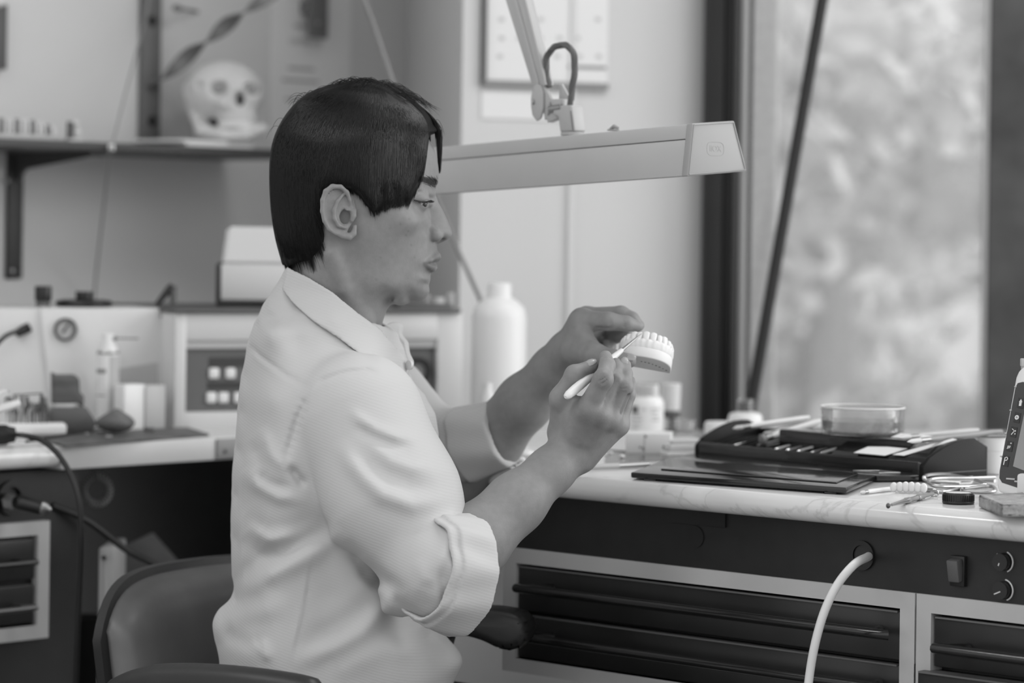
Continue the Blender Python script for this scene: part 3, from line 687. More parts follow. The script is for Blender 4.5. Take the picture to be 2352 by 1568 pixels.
g = MB(ff).disc((A[0], 0.008, A[1]), 0.0125, (0, -1, 0), 24, 0.004).build('gauge_face', M['lgrey'], t)
MB(ff).tube([(A[0] - 0.009, 0.003, A[1] + 0.001), (A[0] + 0.010, 0.003, A[1] - 0.008)], [0.002, 0.0008], 6).build('needle', M['white'], g)
MB(ff).box2((0.004, 0.03, ZT + 0.0005), (fw - 0.01, 0.25, zb1)).build('base_foot', M['black_pl'], t)
zl = FP.sz(500, 708, -0.004)[1]
MB(ff).box2((-0.002, -0.006, zt1), (fw - 0.006, 0.262, zl), bev=0.0015).build('lid_plate', M['dgrey'], t)
# machine on top of the furnace
mo = FP.w(FP.sz(590, 690, 0.10)[0], 0.10, 0); zl_ = zl + 0.0003
UP_ = Pl((mo.x, mo.y - 0.055, 0), (0.998, 0.06, 0)); uf = UP_.fr(0, 0, 0)
mx0, mx1 = UP_.sz(503, 650)[0], UP_.sz(690, 650)[0]; mz = UP_.sz(590, 521)[1]; mzm = UP_.sz(590, 606)[1]
t = thing('curing_unit', 'white tapered curing unit on black tray on furnace', 'machine', (mo.x, mo.y, zl_), UP_.x)
MB(uf).box2((mx0 - 0.004, -0.004, zl_), (mx1, 0.11, zl_ + 0.009), bev=0.003).build('tray', M['black_pl'], t)
MB(uf).box2((mx0 - 0.004, -0.002, zl_ + 0.005), (mx0 + 0.001, 0.108, mzm), bev=0.001).build('tray_side', M['black_pl'], t)
MB(uf).box2((mx0 + 0.002, 0.0, zl_ + 0.009), (mx1 - 0.003, 0.105, mzm - 0.001), bev=0.002).build('body', M['offw'], t)
x2 = UP_.sz(521, 525)[0] - mx0
mb = MB(uf); a = mb.verts([(mx0 + 0.003, 0.0, mzm - 0.001), (mx1 - 0.003, 0.0, mzm - 0.001), (mx1 - 0.003, 0.105, mzm - 0.001), (mx0 + 0.003, 0.105, mzm - 0.001)]); c = mb.verts([(mx0 + x2, 0.012, mz), (mx1 - x2, 0.012, mz), (mx1 - x2, 0.095, mz), (mx0 + x2, 0.095, mz)])
mb.bm.faces.new(a[::-1]); mb.bm.faces.new(c)
for k in range(4): mb.bm.faces.new((a[k], a[(k + 1) % 4], c[(k + 1) % 4], c[k]))
bmesh.ops.bevel(mb.bm, geom=list(mb.bm.edges), offset=0.004, segments=2, affect='EDGES')
mb.build('hood', M['offw'], t)
# small things on the furnace lid right of his chin
for i, (px, hgt, rr_, m, lb) in enumerate(((980, 30, 9, 'clear', 'small clear cup standing on furnace lid behind chin'), (1008, 22, 13, 'frost', 'wide low translucent dish beside the cup on the furnace lid'), (1034, 34, 10, 'lgrey', 'grey little jar at the right end of the furnace lid'))):
    A = FP.sz(px, 694, 0.05); k = FP.w(A[0], 0.05, 0).y / F
    o = MB(FP.fr(A[0], 0.05, zl_)).lathe([(0, 0), (rr_ * k * 0.85, 0), (rr_ * k, hgt * k), (rr_ * k * 0.9, hgt * k), (rr_ * k * 0.78, 0.002), (0, 0.002)], seg=18).build('small_cup', M[m]); rebase(o, FP.w(A[0], 0.05, zl_)); tag(o, lb, 'cup', 'cups on the furnace lid')
A0_ = FP.sz(955, 702, 0.0)
o = MB(ff).box2((FP.sz(918, 702)[0], 0.0, zl_), (FP.sz(1040, 702)[0], 0.03, zl_ + 0.0065), bev=0.001).build('flat_file', M['dgrey']); rebase(o, FP.w(A0_[0], 0.015, zl_)); tag(o, 'dark flat bar lying along the front of furnace lid', 'bar')
# sandblasting cabinet with pressure gauge
so_ = onz(396, 978, ZT); SP = Pl((so_.x, so_.y, 0), (0.93, 0.37, 0)); sf = SP.fr(0, 0, 0)
zt2 = SP.sz(250, 707)[1]
t = thing('blasting_cabinet', 'white blasting cabinet with round pressure gauge on left bench', 'machine', SP.w(-0.15, 0.12, ZT), SP.x)
xa = SP.sz(98, 850)[0]; xt = SP.sz(92, 711)[0]; xb_ = SP.sz(122, 985)[0]
mb = MB(sf); mb.prism([(xt, 0, zt2), (-0.018, 0, zt2), (-0.014, 0, ZT + 0.0005), (xb_, 0, ZT + 0.0005)], (0, 0.12, 0), bev=0.003)
mb.build('front_box', M['white_m'], t)
MB(sf).prism([(xt - 0.10, 0.035, zt2 - 0.001), (xt + 0.002, 0.004, zt2 - 0.001), (xb_, 0.004, ZT + 0.0005), (xt - 0.10, 0.035, ZT + 0.0005)], (0, 0.15, 0), bev=0.002).build('side_box', M['white_m'], t)
A = SP.sz(149, 756, 0.0)
MB(sf).disc((A[0], 0.0, A[1]), 0.0152, (0, -1, 0), 28, 0.006, 0.0122).build('gauge_ring', M['dsteel'], t)
g = MB(sf).disc((A[0], 0.0, A[1]), 0.0123, (0, -1, 0), 24, 0.002).build('gauge_face', M['lgrey'], t)
MB(sf).tube([(A[0] - 0.003, -0.0026, A[1] - 0.004), (A[0] + 0.005, -0.0026, A[1] + 0.008)], [0.0016, 0.0006], 6).build('needle', M['key'], g)
A = SP.sz(382, 724, 0.0); MB(sf).box2((A[0] - 0.009, -0.003, A[1] - 0.002), (A[0] + 0.004, 0.0, A[1] + 0.001)).box2((A[0] + 0.001, -0.003, A[1] - 0.008), (A[0] + 0.004, 0.0, A[1])).build('latch', M['grey'], t)
A = SP.sz(150, 860, 0.0); B = SP.sz(362, 832, 0.0)
MB(sf).prism([(B[0] - 0.058, -0.0012, SP.sz(300, 847)[1]), (B[0], -0.0012, B[1]), (B[0], -0.0012, SP.sz(362, 884)[1]), (B[0] - 0.062, -0.0012, SP.sz(300, 884)[1])], (0, 0.0014, 0)).build('window_flap', M['lgrey'], t)
# things on top of the blasting cabinet
A = SP.sz(99, 700, 0.05)
t = thing('black_jar', 'small squat black jar on top of blasting cabinet', 'jar', SP.w(A[0], 0.05, zt2), SP.x)
MB(t).lathe([(0, 0.0), (0.0098, 0), (0.0104, 0.003), (0.009, 0.006), (0.0092, 0.0075), (0, 0.0075)], seg=20).build('base', M['dgrey'], t)
MB(t).lathe([(0, 0.0072), (0.0105, 0.0075), (0.0112, 0.0095), (0.0112, 0.026), (0.0105, 0.0275), (0, 0.0275)], seg=20).build('cap', M['black_pl'], t)
A = SP.sz(193, 704, 0.05)
t = thing('pot_lid', 'flat black lid with raised knob on the cabinet', 'lid', SP.w(A[0], 0.05, zt2), SP.x)
MB(t).lathe([(0, 0.0005), (0.036, 0.0005), (0.0385, 0.004), (0.037, 0.008), (0.03, 0.0095), (0, 0.0095)], seg=32).build('disc', M['black_pl'], t)
MB(t).lathe([(0, 0.009), (0.011, 0.009), (0.0115, 0.018), (0.0112, 0.0205), (0, 0.0205)], seg=24).build('knob', M['black_pl'], t)
p0 = SP.sz(360, 706, 0.03)
t = thing('clamp_handle', 'black angled clamp handle on the cabinet corner', 'handle', SP.w(p0[0], 0.03, zt2), SP.x)
h = SP.sz(395, 656, 0.03); e = SP.sz(403, 706, 0.03)
MB(sf).tube([(p0[0], 0.03, zt2 + 0.0035), (h[0] - 0.004, 0.03, h[1] - 0.005), (h[0] + 0.001, 0.03, h[1])], [0.0035, 0.0055, 0.005], 10).build('lever', M['black_pl'], t)
MB(sf).tube([(h[0] + 0.001, 0.03, h[1]), (e[0] - 0.003, 0.03, zt2 + 0.0045)], [0.005, 0.0045], 10).build('bent_arm', M['dgrey'], t)
# cable plugged into the blasting cabinet
q = SP.sz(58, 757, 0.0)
t = thing('machine_cable', 'black cable curving from the left into the cabinet plug', 'cable', SP.w(q[0], 0.02, q[1]), SP.x)
MB(sf).tube(smoothpts([(q[0] - 0.075, -0.05, q[1] - 0.045), (q[0] - 0.05, -0.05, q[1] - 0.020), (q[0] - 0.03, -0.03, q[1] - 0.006), (q[0] - 0.004, -0.005, q[1] + 0.0), (q[0], 0.004, q[1])], 6), 0.0030, 8).build('wire', M['rubber'], t)
MB(sf).lathe([(0, -0.012), (0.0052, -0.012), (0.0066, 0.0), (0.0066, 0.008), (0, 0.008)], (q[0] - 0.0005, 0.004, q[1]), 16, ry(1.1)).build('plug', M['rubber'], t)
# clear acrylic boxes before the cabinet
def onb(px, py): return onz(px, py, ZT)
TZ = ZT + 0.0005
for (px0, px1, ytop, ybase, m, lb, dp) in ((278, 340, 884, 989, 'frost', 'milky translucent plastic box between spray can and tinted box', 0.022), (328, 386, 886, 987, 'clear', 'smoky clear plastic box beside the furnace', 0.022)):
    p = onb((px0 + px1) / 2, ybase); k = p.y / F; wd = (px1 - px0) * k
    o = MB(frame(p, E1, E2)).box((0, dp / 2, (ybase - ytop) * k / 2 + 0.0008), (wd, dp, (ybase - ytop) * k), bev=0.0015).build('plastic_box', M['lgrey'] if m == 'clear' else M[m]); rebase(o, p); tag(o, lb, 'box')
# spray can
p = onb(246, 984); k = p.y / F
t = thing('spray_can', 'white spray can with white cap and thin nozzle tube', 'spray can', p, (1, 0, 0))
r = 25.5 * k; H_ = 180 * k
MB(t).lathe([(0, 0.0008), (r * 0.96, 0.0008), (r, 0.003), (r, H_ * 0.93), (r * 0.93, H_ * 0.97), (r * 0.86, H_)], seg=28).lathe([(r * 0.86, H_), (0, H_)], seg=28).build('can', M['white'], t)
MB(t).lathe([(r * 1.005, H_ * 0.955), (r * 1.03, H_ * 0.97), (r * 0.96, H_ * 0.99)], seg=28).build('rim', M['steel'], t)
MB(t).lathe([(r * 0.9, H_ * 0.985), (r * 0.86, H_ * 1.02), (r * 0.56, H_ * 1.10), (r * 0.58, H_ * 1.19), (r * 0.5, H_ * 1.21), (0, H_ * 1.21)], seg=24).build('cap', M['white'], t)
MB(t).tube([(r * 0.4, -r * 0.2, H_ * 1.155), (r * 0.8, -r * 0.2, H_ * 1.155)], 0.003, 8).build('nozzle', M['grey'], t)
MB(t).tube([(r * 0.7, -r * 0.2, H_ * 1.155), (r * 2.75, -r * 0.2, H_ * 1.155)], 0.0012, 6).build('nozzle_tube', M['grey'], t)
def band(t, name, r, z0, z1, a0, a1, m):
    mb = MB(t); n = 10; A = mb.verts([(r * math.cos(a0 + (a1 - a0) * i / n), r * math.sin(a0 + (a1 - a0) * i / n), z0) for i in range(n + 1)]); B = mb.verts([(r * math.cos(a0 + (a1 - a0) * i / n), r * math.sin(a0 + (a1 - a0) * i / n), z1) for i in range(n + 1)])
    for i in range(n): mb.bm.faces.new((A[i], A[i + 1], B[i + 1], B[i]))
    return mb.build(name, m, t)
band(t, 'label_bar', r * 1.012, H_ * 0.71, H_ * 0.765, -3.1, -1.6, M['grey'])
band(t, 'label_panel', r * 1.012, H_ * 0.05, H_ * 0.93, -1.3, -0.2, M['lgrey'])
band(t, 'label_bar', r * 1.012, H_ * 0.42, H_ * 0.435, -3.1, -1.6, M['grey'])
for z in (0.33, 0.27, 0.21, 0.15, 0.52, 0.58): band(t, 'label_line', r * 1.012, H_ * z, H_ * (z + 0.018), -3.1, -2.5, M['lgrey'])
# dark work mat, wood block, lump, rack, dishes
ma = onb(150, 1027); mbp = onb(455, 1001)
o = MB().prism([onb(150, 1026), onb(480, 1000), onb(430, 984), onb(60, 1000)], (0, 0, 0.0022)).build('work_mat', M['mat_d']); rebase(o, onb(300, 1005)); tag(o, 'thin dark scratched work mat at edge of side table', 'mat')
MZ = 0.0024
def onm(px, py): return onz(px, py, ZT + MZ)
p = onm(190, 992); k = p.y / F
o = MB(frame(p, (0.95, 0.3, 0), (-0.3, 0.95, 0))).prism([(-74 * k, 0, 0.0002), (20 * k, 0, 0.0002), (34 * k, 0, 18 * k), (10 * k, 0, 56 * k), (-66 * k, 0, 56 * k), (-78 * k, 0, 44 * k)], (0, 0.03, 0), bev=0.002).build('dark_holder', M['dgrey']); rebase(o, p); tag(o, 'dark blocky holder standing under the wooden block', 'holder')
b0 = p.z + 56 * k
p2 = Vector((p.x - 0.02, p.y + 0.012, b0))
o = MB(frame(p2, (0.95, 0.3, 0), (-0.3, 0.95, 0))).prism([(-34 * k, 0, 8 * k), (24 * k, 0, 8 * k), (30 * k, 0, 0.0002), (34 * k, 0, 0.0002), (36 * k, 0, 24 * k), (26 * k, 0, 34 * k), (24 * k, 0, 64 * k), (14 * k, 0, 74 * k), (-28 * k, 0, 74 * k), (-38 * k, 0, 80 * k), (-36 * k, 0, 8 * k)], (0, 0.02, 0), bev=0.0015).build('wooden_block', M['wood']); rebase(o, p2); tag(o, 'notched brown wooden block standing upright left of spray can', 'block')
o = MB(frame(p2, (0.95, 0.3, 0), (-0.3, 0.95, 0))).box((-12 * k, 0.004, 3.6 * k), (44 * k, 0.02, 7 * k), bev=0.0008).build('pale_strip', M['offw']); rebase(o, p2); tag(o, 'flat pale strip lying under the wooden block', 'strip')
p = onm(262, 998); k = p.y / F
def lump(P):
    c = np.array(p) + np.array([0, 0.012, 0.016])
    d = d_ell(P, c, (46 * k, 0.026, 26 * k)); d = smin(d, d_ell(P, c + np.array([-6 * k, 0, 18 * k]), (28 * k, 0.018, 18 * k)), 12 * k)
    d = smax(d, (P @ np.array([0.55, -0.15, 0.82]) - (np.array(p) @ np.array([0.55, -0.15, 0.82]) + 44 * k)), 6 * k)
    d = smax(d, (P @ np.array([-0.5, -0.1, 0.86]) - (np.array(p) @ np.array([-0.5, -0.1, 0.86]) + 48 * k)), 6 * k)
    return np.maximum(d, p.z + 0.0004 - P[..., 2])
V, Q = surface(lump, np.array(p) - 0.05, np.array(p) + np.array([0.05, 0.06, 0.05]), 0.0016)
o = mesh_np('stone_lump', V, Q, M['stone'], relax=2); rebase(o, p); tag(o, 'faceted grey lump of casting material on the mat', 'lump')
# bur rack
p = onb(62, 1003); k = p.y / F
t = thing('bur_rack', 'pale oblong rack holding many upright dark burs', 'rack', p, (0.97, 0.24, 0))
MB(t).box((0, 0.012, 16 * k), (182 * k, 0.024, 32 * k - 0.001), bev=0.005, seg=3).build('base', M['white'], t)
rr = random.Random(11)
for i in range(22):
    x = (-44 + 88 * (i % 11) / 10 + rr.uniform(-2, 2)) * k; y = 0.006 + 0.010 * (i // 11) ; hh = (52 + rr.uniform(-14, 14)) * k
    MB(t).tube([(x, y, 31 * k), (x + rr.uniform(-3, 3) * k, y, 31 * k + hh * 0.55), (x + rr.uniform(-4, 4) * k, y, 31 * k + hh * 0.56), (x + rr.uniform(-4, 4) * k, y, 31 * k + hh)], [0.0013, 0.0013, 0.0030, 0.0022], 7).build('bur', M[rr.choice(['dsteel', 'wood', 'steel', 'dgrey', 'lgrey'])], t)
MB(t).box((4 * k, 0.02, 96 * k), (68 * k, 0.004, 3 * k), rot=ry(-0.05)).build('top_rail', M['dsteel'], t)
for x in (34, -26): MB(t).tube([(x * k, 0.02, 31 * k), (x * k, 0.02, 96 * k)], 0.0015, 6).build('rail_post', M['dsteel'], t)
for i, (x0, y0, x1, y1, lb) in enumerate(((-50, 955, 42, 926, 'lower white handpiece stick poking in from the left edge'), (-50, 935, 14, 900, 'upper white square stick poking in from the left edge'))):
    a, b = at(x0, y0, 3.36 - 0.03 * i), at(x1, y1, 3.42 - 0.03 * i)
    t = thing('white_stick', lb, 'stick', a, group='white sticks at the left edge')
    MB().tube([a, a.lerp(b, 0.8), b], [0.0052, 0.0052, 0.0045], 4 if i else 8).build('shaft', M['white'], t)
    MB().tube([b, b + (b - a).normalized() * 0.004], [0.0035, 0.002], 8).build('tip', M['dsteel'], t)
    MB().tube([a - Vector((0, 0, 0.004)), Vector((a.x - 0.01, a.y, ZT + 0.0008))], 0.004, 8).build('support', M['white'], t)
# debris near the lump: clips, small metal bits
for i, (px, py, w_, m, lb) in enumerate(((208, 988, 12, 'offw', 'pale crumpled scrap left of the grey lump'), (196, 1000, 9, 'steel', 'shiny little metal casting in front of pale scrap'), (232, 997, 10, 'dsteel', 'dark twisted metal scrap at the lump foot'), (250, 1006, 8, 'lgrey', 'round grey crumb before the lump'), (345, 993, 17, 'stone', 'low grey crumbly heap right of the lump'))):
    p = onm(px, py); k = p.y / F; r_ = random.Random(px)
    mb = MB()
    for j in range(4): mb.ball((p.x + r_.uniform(-.6, .6) * w_ * k, p.y + r_.uniform(-.5, .5) * w_ * k, p.z + 0.0004 + w_ * k * 0.42), w_ * k * 0.42 * r_.uniform(0.7, 1.0), (1.25, 1.1, 0.85), 1)
    o = mb.build('casting_scrap', M[m]); rebase(o, p); tag(o, lb, 'scrap', 'scraps on the work mat')
# thin black rod lying on the mat
a, b = onm(60, 1018), onm(235, 987)
o = MB().tube([a + UP * 0.0022, b + UP * 0.0022], 0.0016, 6).build('black_rod', M['black_pl']); rebase(o, a); tag(o, 'thin black rod lying across the left work mat', 'rod')
# black plug and cable over the edge of the left bench
t = thing('plug_cable', 'thick black cable with round plug drooping over left worktop', 'cable', onz(10, 1024, ZT))
pa = onz(18, 1022, ZT); kz = pa.y / F; pc = Vector((pa.x, pa.y, ZT + 24 * kz)); ax = (Vector((1, 0.25, 0))).normalized()
MB().tube([pc - ax * 0.045, pc - ax * 0.004, pc], [23.5 * kz, 23.5 * kz, 22 * kz], 20).build('plug', M['black_pl'], t)
MB().tube([pc, pc + ax * 16 * kz, pc + ax * 17.5 * kz], [20 * kz, 17 * kz, 13 * kz], 18).build('collar', M['rubber'], t)
pe = pc + ax * 17 * kz
Yc = 3.36
MB().tube(smoothpts([pe, at(62, 1001, 3.36), at(98, 1012, 3.35), at(136, 1046, 3.34), at(165, 1096, 3.33), at(182, 1152, 3.32), at(187, 1230, 3.32), at(184, 1330, 3.33), at(178, 1460, 3.34), at(172, 1640, 3.36)], 7), 6.2 * kz, 12).build('wire', M['rubber'], t)
# ================================================================ under the left bench
pc = at(222, 1125, 3.62)
mb = MB(); pts = []
for i in range(260):
    a = i / 259 * 2 * math.pi * 0.93 + 1.9; b_ = i / 259 * 2 * math.pi * 24
    R_ = 0.0165 + 0.0042 * math.cos(b_); pts.append((pc.x + R_ * math.cos(a), pc.y + 0.0042 * math.sin(b_), pc.z + R_ * 1.05 * math.sin(a)))
mb.tube(pts, 0.0011, 5)
t = thing('coiled_cord', 'loop of black coiled cord hanging below the side table', 'cord', pc)
mb.build('coil', M['grey'], t)
MB().tube(smoothpts([Vector(pts[0]), pc + Vector((0.004, 0.01, 0.032)), pc + Vector((0.0, 0.02, 0.06))], 5), 0.0015, 6).build('lead', M['dgrey'], t)
# white post and leaning board below
yb = 3.72
t = thing('floor_box', 'narrow pale upright box standing below side table', 'box', (X_(240, 3.55, 1400), 3.62, 0))
MB().box2((X_(222, 3.55, 1400), 3.56, 0.0005), (X_(256, 3.55, 1400), 3.68, at(240, 1258, 3.56).z), bev=0.003).build('body', M['lgrey'], t)
MB().box2((X_(228, 3.55, 1400), 3.556, 0.06), (X_(232, 3.55, 1400), 3.561, at(240, 1275, 3.56).z)).build('rib', M['lgrey'], t)
MB().box2((X_(245, 3.55, 1400), 3.556, 0.06), (X_(249, 3.55, 1400), 3.561, at(240, 1275, 3.56).z)).build('rib', M['lgrey'], t)
q = at(238, 1280, 3.556); MB().ball(q, 0.003).build('screw', M['key'], t)
p_ = [at(206, 1205, 3.66), at(228, 1205, 3.66), at(250, 1262, 3.62), at(226, 1262, 3.62)]
p_ = [at(265, 1262, 3.78), at(352, 1222, 3.80), at(408, 1286, 3.80), at(480, 1400, 3.80), at(330, 1440, 3.76)]
t = thing('leaning_board', 'grey leaning board edge behind the chair back', 'board', at(360, 1568, 3.80))
MB().prism(p_, (-0.004, 0.018, -0.004), bev=0.001).build('board', M['wood2'], t)
MB().box2((at(360, 1568, 3.8).x - 0.12, 3.78, 0.0), (at(360, 1568, 3.8).x + 0.1, 3.84, at(360, 1420, 3.8).z)).build('support', M['black'], t)
o = MB().tube(smoothpts([at(120, 1160, 3.5), at(200, 1195, 3.52), at(290, 1262, 3.55), at(345, 1290, 3.56), at(420, 1330, 3.58)], 5), 0.0042, 8).build('floor_hose', M['rubber']); rebase(o, at(120, 1160, 3.5)); tag(o, 'black hose slanting down behind the chair back', 'hose')
# ================================================================ right bench
def onb(px, py, dz=0.0006): return onz(px, py, ZT + dz)
def lathe_on(name, label, cat, px, py, m, prof, seg=28, group=None):
    """one turned thing standing on the bench; prof in pixels"""
    p = onb(px, py); k = p.y / F
    o = MB(Matrix.Translation(p)).lathe([(r * k, z * k) for r, z in prof], seg=seg).build(name, M[m]); rebase(o, p); tag(o, label, cat, group); return o, p, k
# diagonal dark pole leaning by the window
a, b = at(1473, 2365, 4.06), at(1905, -95, 4.16)
o = MB().tube([a, b], 0.0088, 14).build('leaning_pole', M['frame']); rebase(o, a); tag(o, 'long dark pole leaning diagonally across the window', 'pole')
# white canister and little bottle near the back wall
lathe_on('canister', 'big white plastic canister with narrow neck by back wall', 'canister', 1143, 985, 'white', [(0, 0), (58, 0), (63, 6), (63, 255), (58, 278), (40, 296), (30, 300), (27, 306), (27, 330), (24, 335), (0, 335)], 36)
lathe_on('slim_bottle', 'slim small white bottle standing before the white canister', 'bottle', 1118, 1003, 'white_m', [(0, 0), (17, 0), (18.5, 3), (18.5, 92), (12, 102), (11, 124), (0, 125)], 24)
# labelled glass jar
o_, p, k = None, onb(1486, 996), onb(1486, 996).y / F
t = thing('reagent_jar', 'clear jar with printed paper label behind the hands', 'jar', p)
MB(t).lathe([(0, 0), (36 * k, 0), (38 * k, 4 * k), (38 * k, 74 * k), (30 * k, 86 * k), (26 * k, 90 * k), (26 * k, 112 * k), (0, 112 * k)], seg=28).build('glass_body', M['frost'], t)
MB(t).lathe([(0, 88 * k), (30 * k, 88 * k), (30 * k, 116 * k), (27 * k, 118 * k), (0, 118 * k)], seg=28).build('lid', M['clear'], t)
def lab(name, r, z0, z1, a0, a1, m):
    mb = MB(t); n = 8; A = mb.verts([(r * math.cos(a0 + (a1 - a0) * i / n), r * math.sin(a0 + (a1 - a0) * i / n), z0) for i in range(n + 1)]); B = mb.verts([(r * math.cos(a0 + (a1 - a0) * i / n), r * math.sin(a0 + (a1 - a0) * i / n), z1) for i in range(n + 1)])
    for i in range(n): mb.bm.faces.new((A[i], A[i + 1], B[i + 1], B[i]))
    return mb.build(name, m, t)
lab('label', 38.5 * k, 4 * k, 66 * k, -2.95, -0.4, M['paper'])
lab('label_mark', 38.9 * k, 48 * k, 65 * k, -2.75, -2.2, M['dgrey'])
for z, a0, a1 in ((42, -2.7, -2.0), (33, -2.7, -1.9), (22, -2.6, -2.0), (12, -2.7, -2.1), (58, -1.4, -0.8), (50, -1.4, -1.0), (40, -1.3, -0.9), (32, -1.35, -0.8), (56, -1.95, -1.7)):
    lab('label_line', 38.9 * k, z * k, (z + 3) * k, a0, a1, M['lgrey'])
# white cup on a dark stemmed stand, and a glass dish beside it
p = onb(1541, 990); k = p.y / F
t = thing('cup_stand', 'upturned white beaker on a dark ringed stand with stem', 'stand', p)
MB(t).lathe([(0, 0), (16 * k, 0), (16 * k, 3 * k), (5 * k, 5 * k), (4 * k, 28 * k), (19 * k, 32 * k), (20.5 * k, 34 * k), (20.5 * k, 48 * k), (0, 48 * k)], seg=24).build('stand', M['dgrey'], t)
MB(t).lathe([(0, 48.2 * k), (20 * k, 48.2 * k), (22 * k, 108 * k), (20 * k, 110 * k), (0, 110 * k)], seg=24).build('beaker', M['offw'], t)
lathe_on('glass_dish', 'small round clear glass dish left of the window post', 'dish', 1572, 991, 'clear', [(0, 0), (19, 0), (24, 4), (26, 28), (24.5, 28), (22, 5), (18, 2), (0, 2)], 28)
# white sample box
p = onb(1436, 1041); fr0 = frame(p, (0.96, -0.10, 0), (0.1, 0.96, 0)); k = p.y / F
t = thing('sample_box', 'white little box with dark dots behind right hand', 'box', p, Mx=fr0)
MB(t).box2((0, 0, 0), (104 * k, 0.05, 47 * k), bev=0.001).build('body', M['white'], t)
MB(t).box2((43 * k, -0.0006, 1 * k), (45 * k, 0.0, 46 * k)).build('seam', M['lgrey'], t)
for x, z in ((34, 15), (41, 14), (88, 18), (42, 9), (47, 40), (88, 13)): MB(t).box((x * k, -0.0003, z * k), (0.0022, 0.001, 0.0022), bev=0.0004).build('dot', M['dgrey'], t)
# stack of cards, clear sheet with a dark rule
p = onb(1556, 1046); k = p.y / F
for i in range(4):
    o = MB(frame(p + UP * (0.0042 * i), (0.93, 0.36 + 0.03 * i, 0), (-0.36, 0.93, 0))).box2((-0.012 + 0.004 * i, 0.004 * i, 0.0002), (0.048 + 0.002 * i, 0.07, 0.0040), bev=0.0006).build('card_pack', M['paper'] if i % 2 == 0 else M['paper2'])
    rebase(o, p + UP * 0.0042 * i); tag(o, ('lowest of the four white card packs left of black case', 'second card pack from the bottom of its pile left of black case', 'third card pack from the bottom of its pile left of black case', 'topmost of the four white card packs left of black case')[i], 'cards', 'card packs')
o = MB().prism([onb(1388, 1062), onb(1545, 1056), onb(1500, 1036), onb(1395, 1040)], (0, 0, 0.0008)).build('clear_sheet', M['clear']); rebase(o, onb(1450, 1050)); tag(o, 'clear plastic sheet lying flat behind the right wrist', 'sheet')
a, b = onb(1392, 1033, 0.002), onb(1455, 1038, 0.002)
o = MB().tube([a, b], 0.0013, 6).build('dark_probe', M['grey']); rebase(o, a); tag(o, 'short thin dark probe lying behind the right wrist', 'probe')
for i, (px, py, r, m, lb) in enumerate(((1402, 1043, 5, 'white', 'white bead nearest the right wrist on clear sheet'), (1429, 1052, 6, 'white', 'brightest oval white bead in the middle of clear sheet'), (1391, 1048, 4, 'lgrey', 'smallest grey bead beside right wrist'))):
    p = onb(px, py, 0.0012); kk = p.y / F
    o = MB(Matrix.Translation(p)).ball((0, 0, r * kk * 0.7), r * kk, (1.2, 1, 0.7), 2).build('plaster_bead', M[m]); rebase(o, p); tag(o, lb, 'bead', 'beads on the clear sheet')
# plaster casts and plate behind the left forearm
p = onb(1182, 1069); k = p.y / F
t = thing('casting_tray', 'pale tray with small plaster casts between the forearms', 'tray', p, (0.99, 0.1, 0))
MB(t).box2((-6 * k, 0, 0), (85 * k, 0.13, 5 * k), bev=0.001).build('plate', M['white'], t)
for x, y, r in ((20, 0.02, 9), (44, 0.02, 9), (62, 0.05, 13), (38, 0.06, 15), (15, 0.07, 13), (55, 0.1, 12), (72, 0.085, 10)):
    MB(t).ball((x * k, y, 5 * k + r * k * 0.6), r * k, (1.2, 1, 0.75), 2).build('plaster_cast', M['plaster'], t)
for x, y in ((8, 0.0), (25, 0.0), (41, 0.0)): MB(t).box((x * k, 0.0035, 5.6 * k), (0.0028, 0.003, 0.0015), bev=0.0005).build('dot', M['dgrey'], t)
a, b = onb(1183, 1072), onb(1262, 1065)
o = MB().tube([a + UP * .0012, b + UP * .0012], 0.0012, 6).build('thin_probe', M['steel']); rebase(o, a); tag(o, 'thin metal probe in front of the casting tray', 'probe')
# pencil-like instrument beside the black case
a, b = onb(1349, 1079), onb(1490, 1072)
t = thing('instrument_pen', 'grey pen-shaped instrument lying behind the right wrist', 'instrument', a)
h = UP * 0.0032
MB().tube([a + h, a.lerp(b, 0.03) + h, a.lerp(b, 0.5) + h], [0.0012, 0.0030, 0.0032], 10).build('grip', M['lgrey'], t)
MB().tube([a.lerp(b, 0.5) + h, b + h], [0.0032, 0.0032], 10).build('shaft', M['steel'], t)
# white jar and black-capped bottle
p = onb(1655, 1014); k = p.y / F
t = thing('white_pot', 'low white pot with domed lid left of black-capped bottle', 'pot', p)
MB(t).lathe([(0, 0), (34 * k, 0), (35 * k, 20 * k), (0, 20 * k)], seg=28).build('pot', M['frost'], t)
MB(t).lathe([(0, 20 * k), (37 * k, 20 * k), (38 * k, 23 * k), (38 * k, 40 * k), (34 * k, 46 * k), (0, 47 * k)], seg=28).build('lid', M['white'], t)
p = onb(1711, 1006); k = p.y / F
t = thing('liquid_bottle', 'squat white bottle with black cap in front of window', 'bottle', p)
MB(t).lathe([(0, 0), (38 * k, 0), (40 * k, 4 * k), (40 * k, 44 * k), (36 * k, 56 * k), (20 * k, 61 * k), (0, 61 * k)], seg=28).build('body', M['white'], t)
MB(t).lathe([(0, 61 * k), (16 * k, 61 * k), (16.5 * k, 63 * k), (16.5 * k, 84 * k), (0, 85 * k)], seg=24).build('cap', M['black_pl'], t)
MB(t).lathe([(18.5 * k, 61 * k), (19 * k, 90 * k), (0, 91 * k)], seg=24).build('overcap', M['clear'], t)
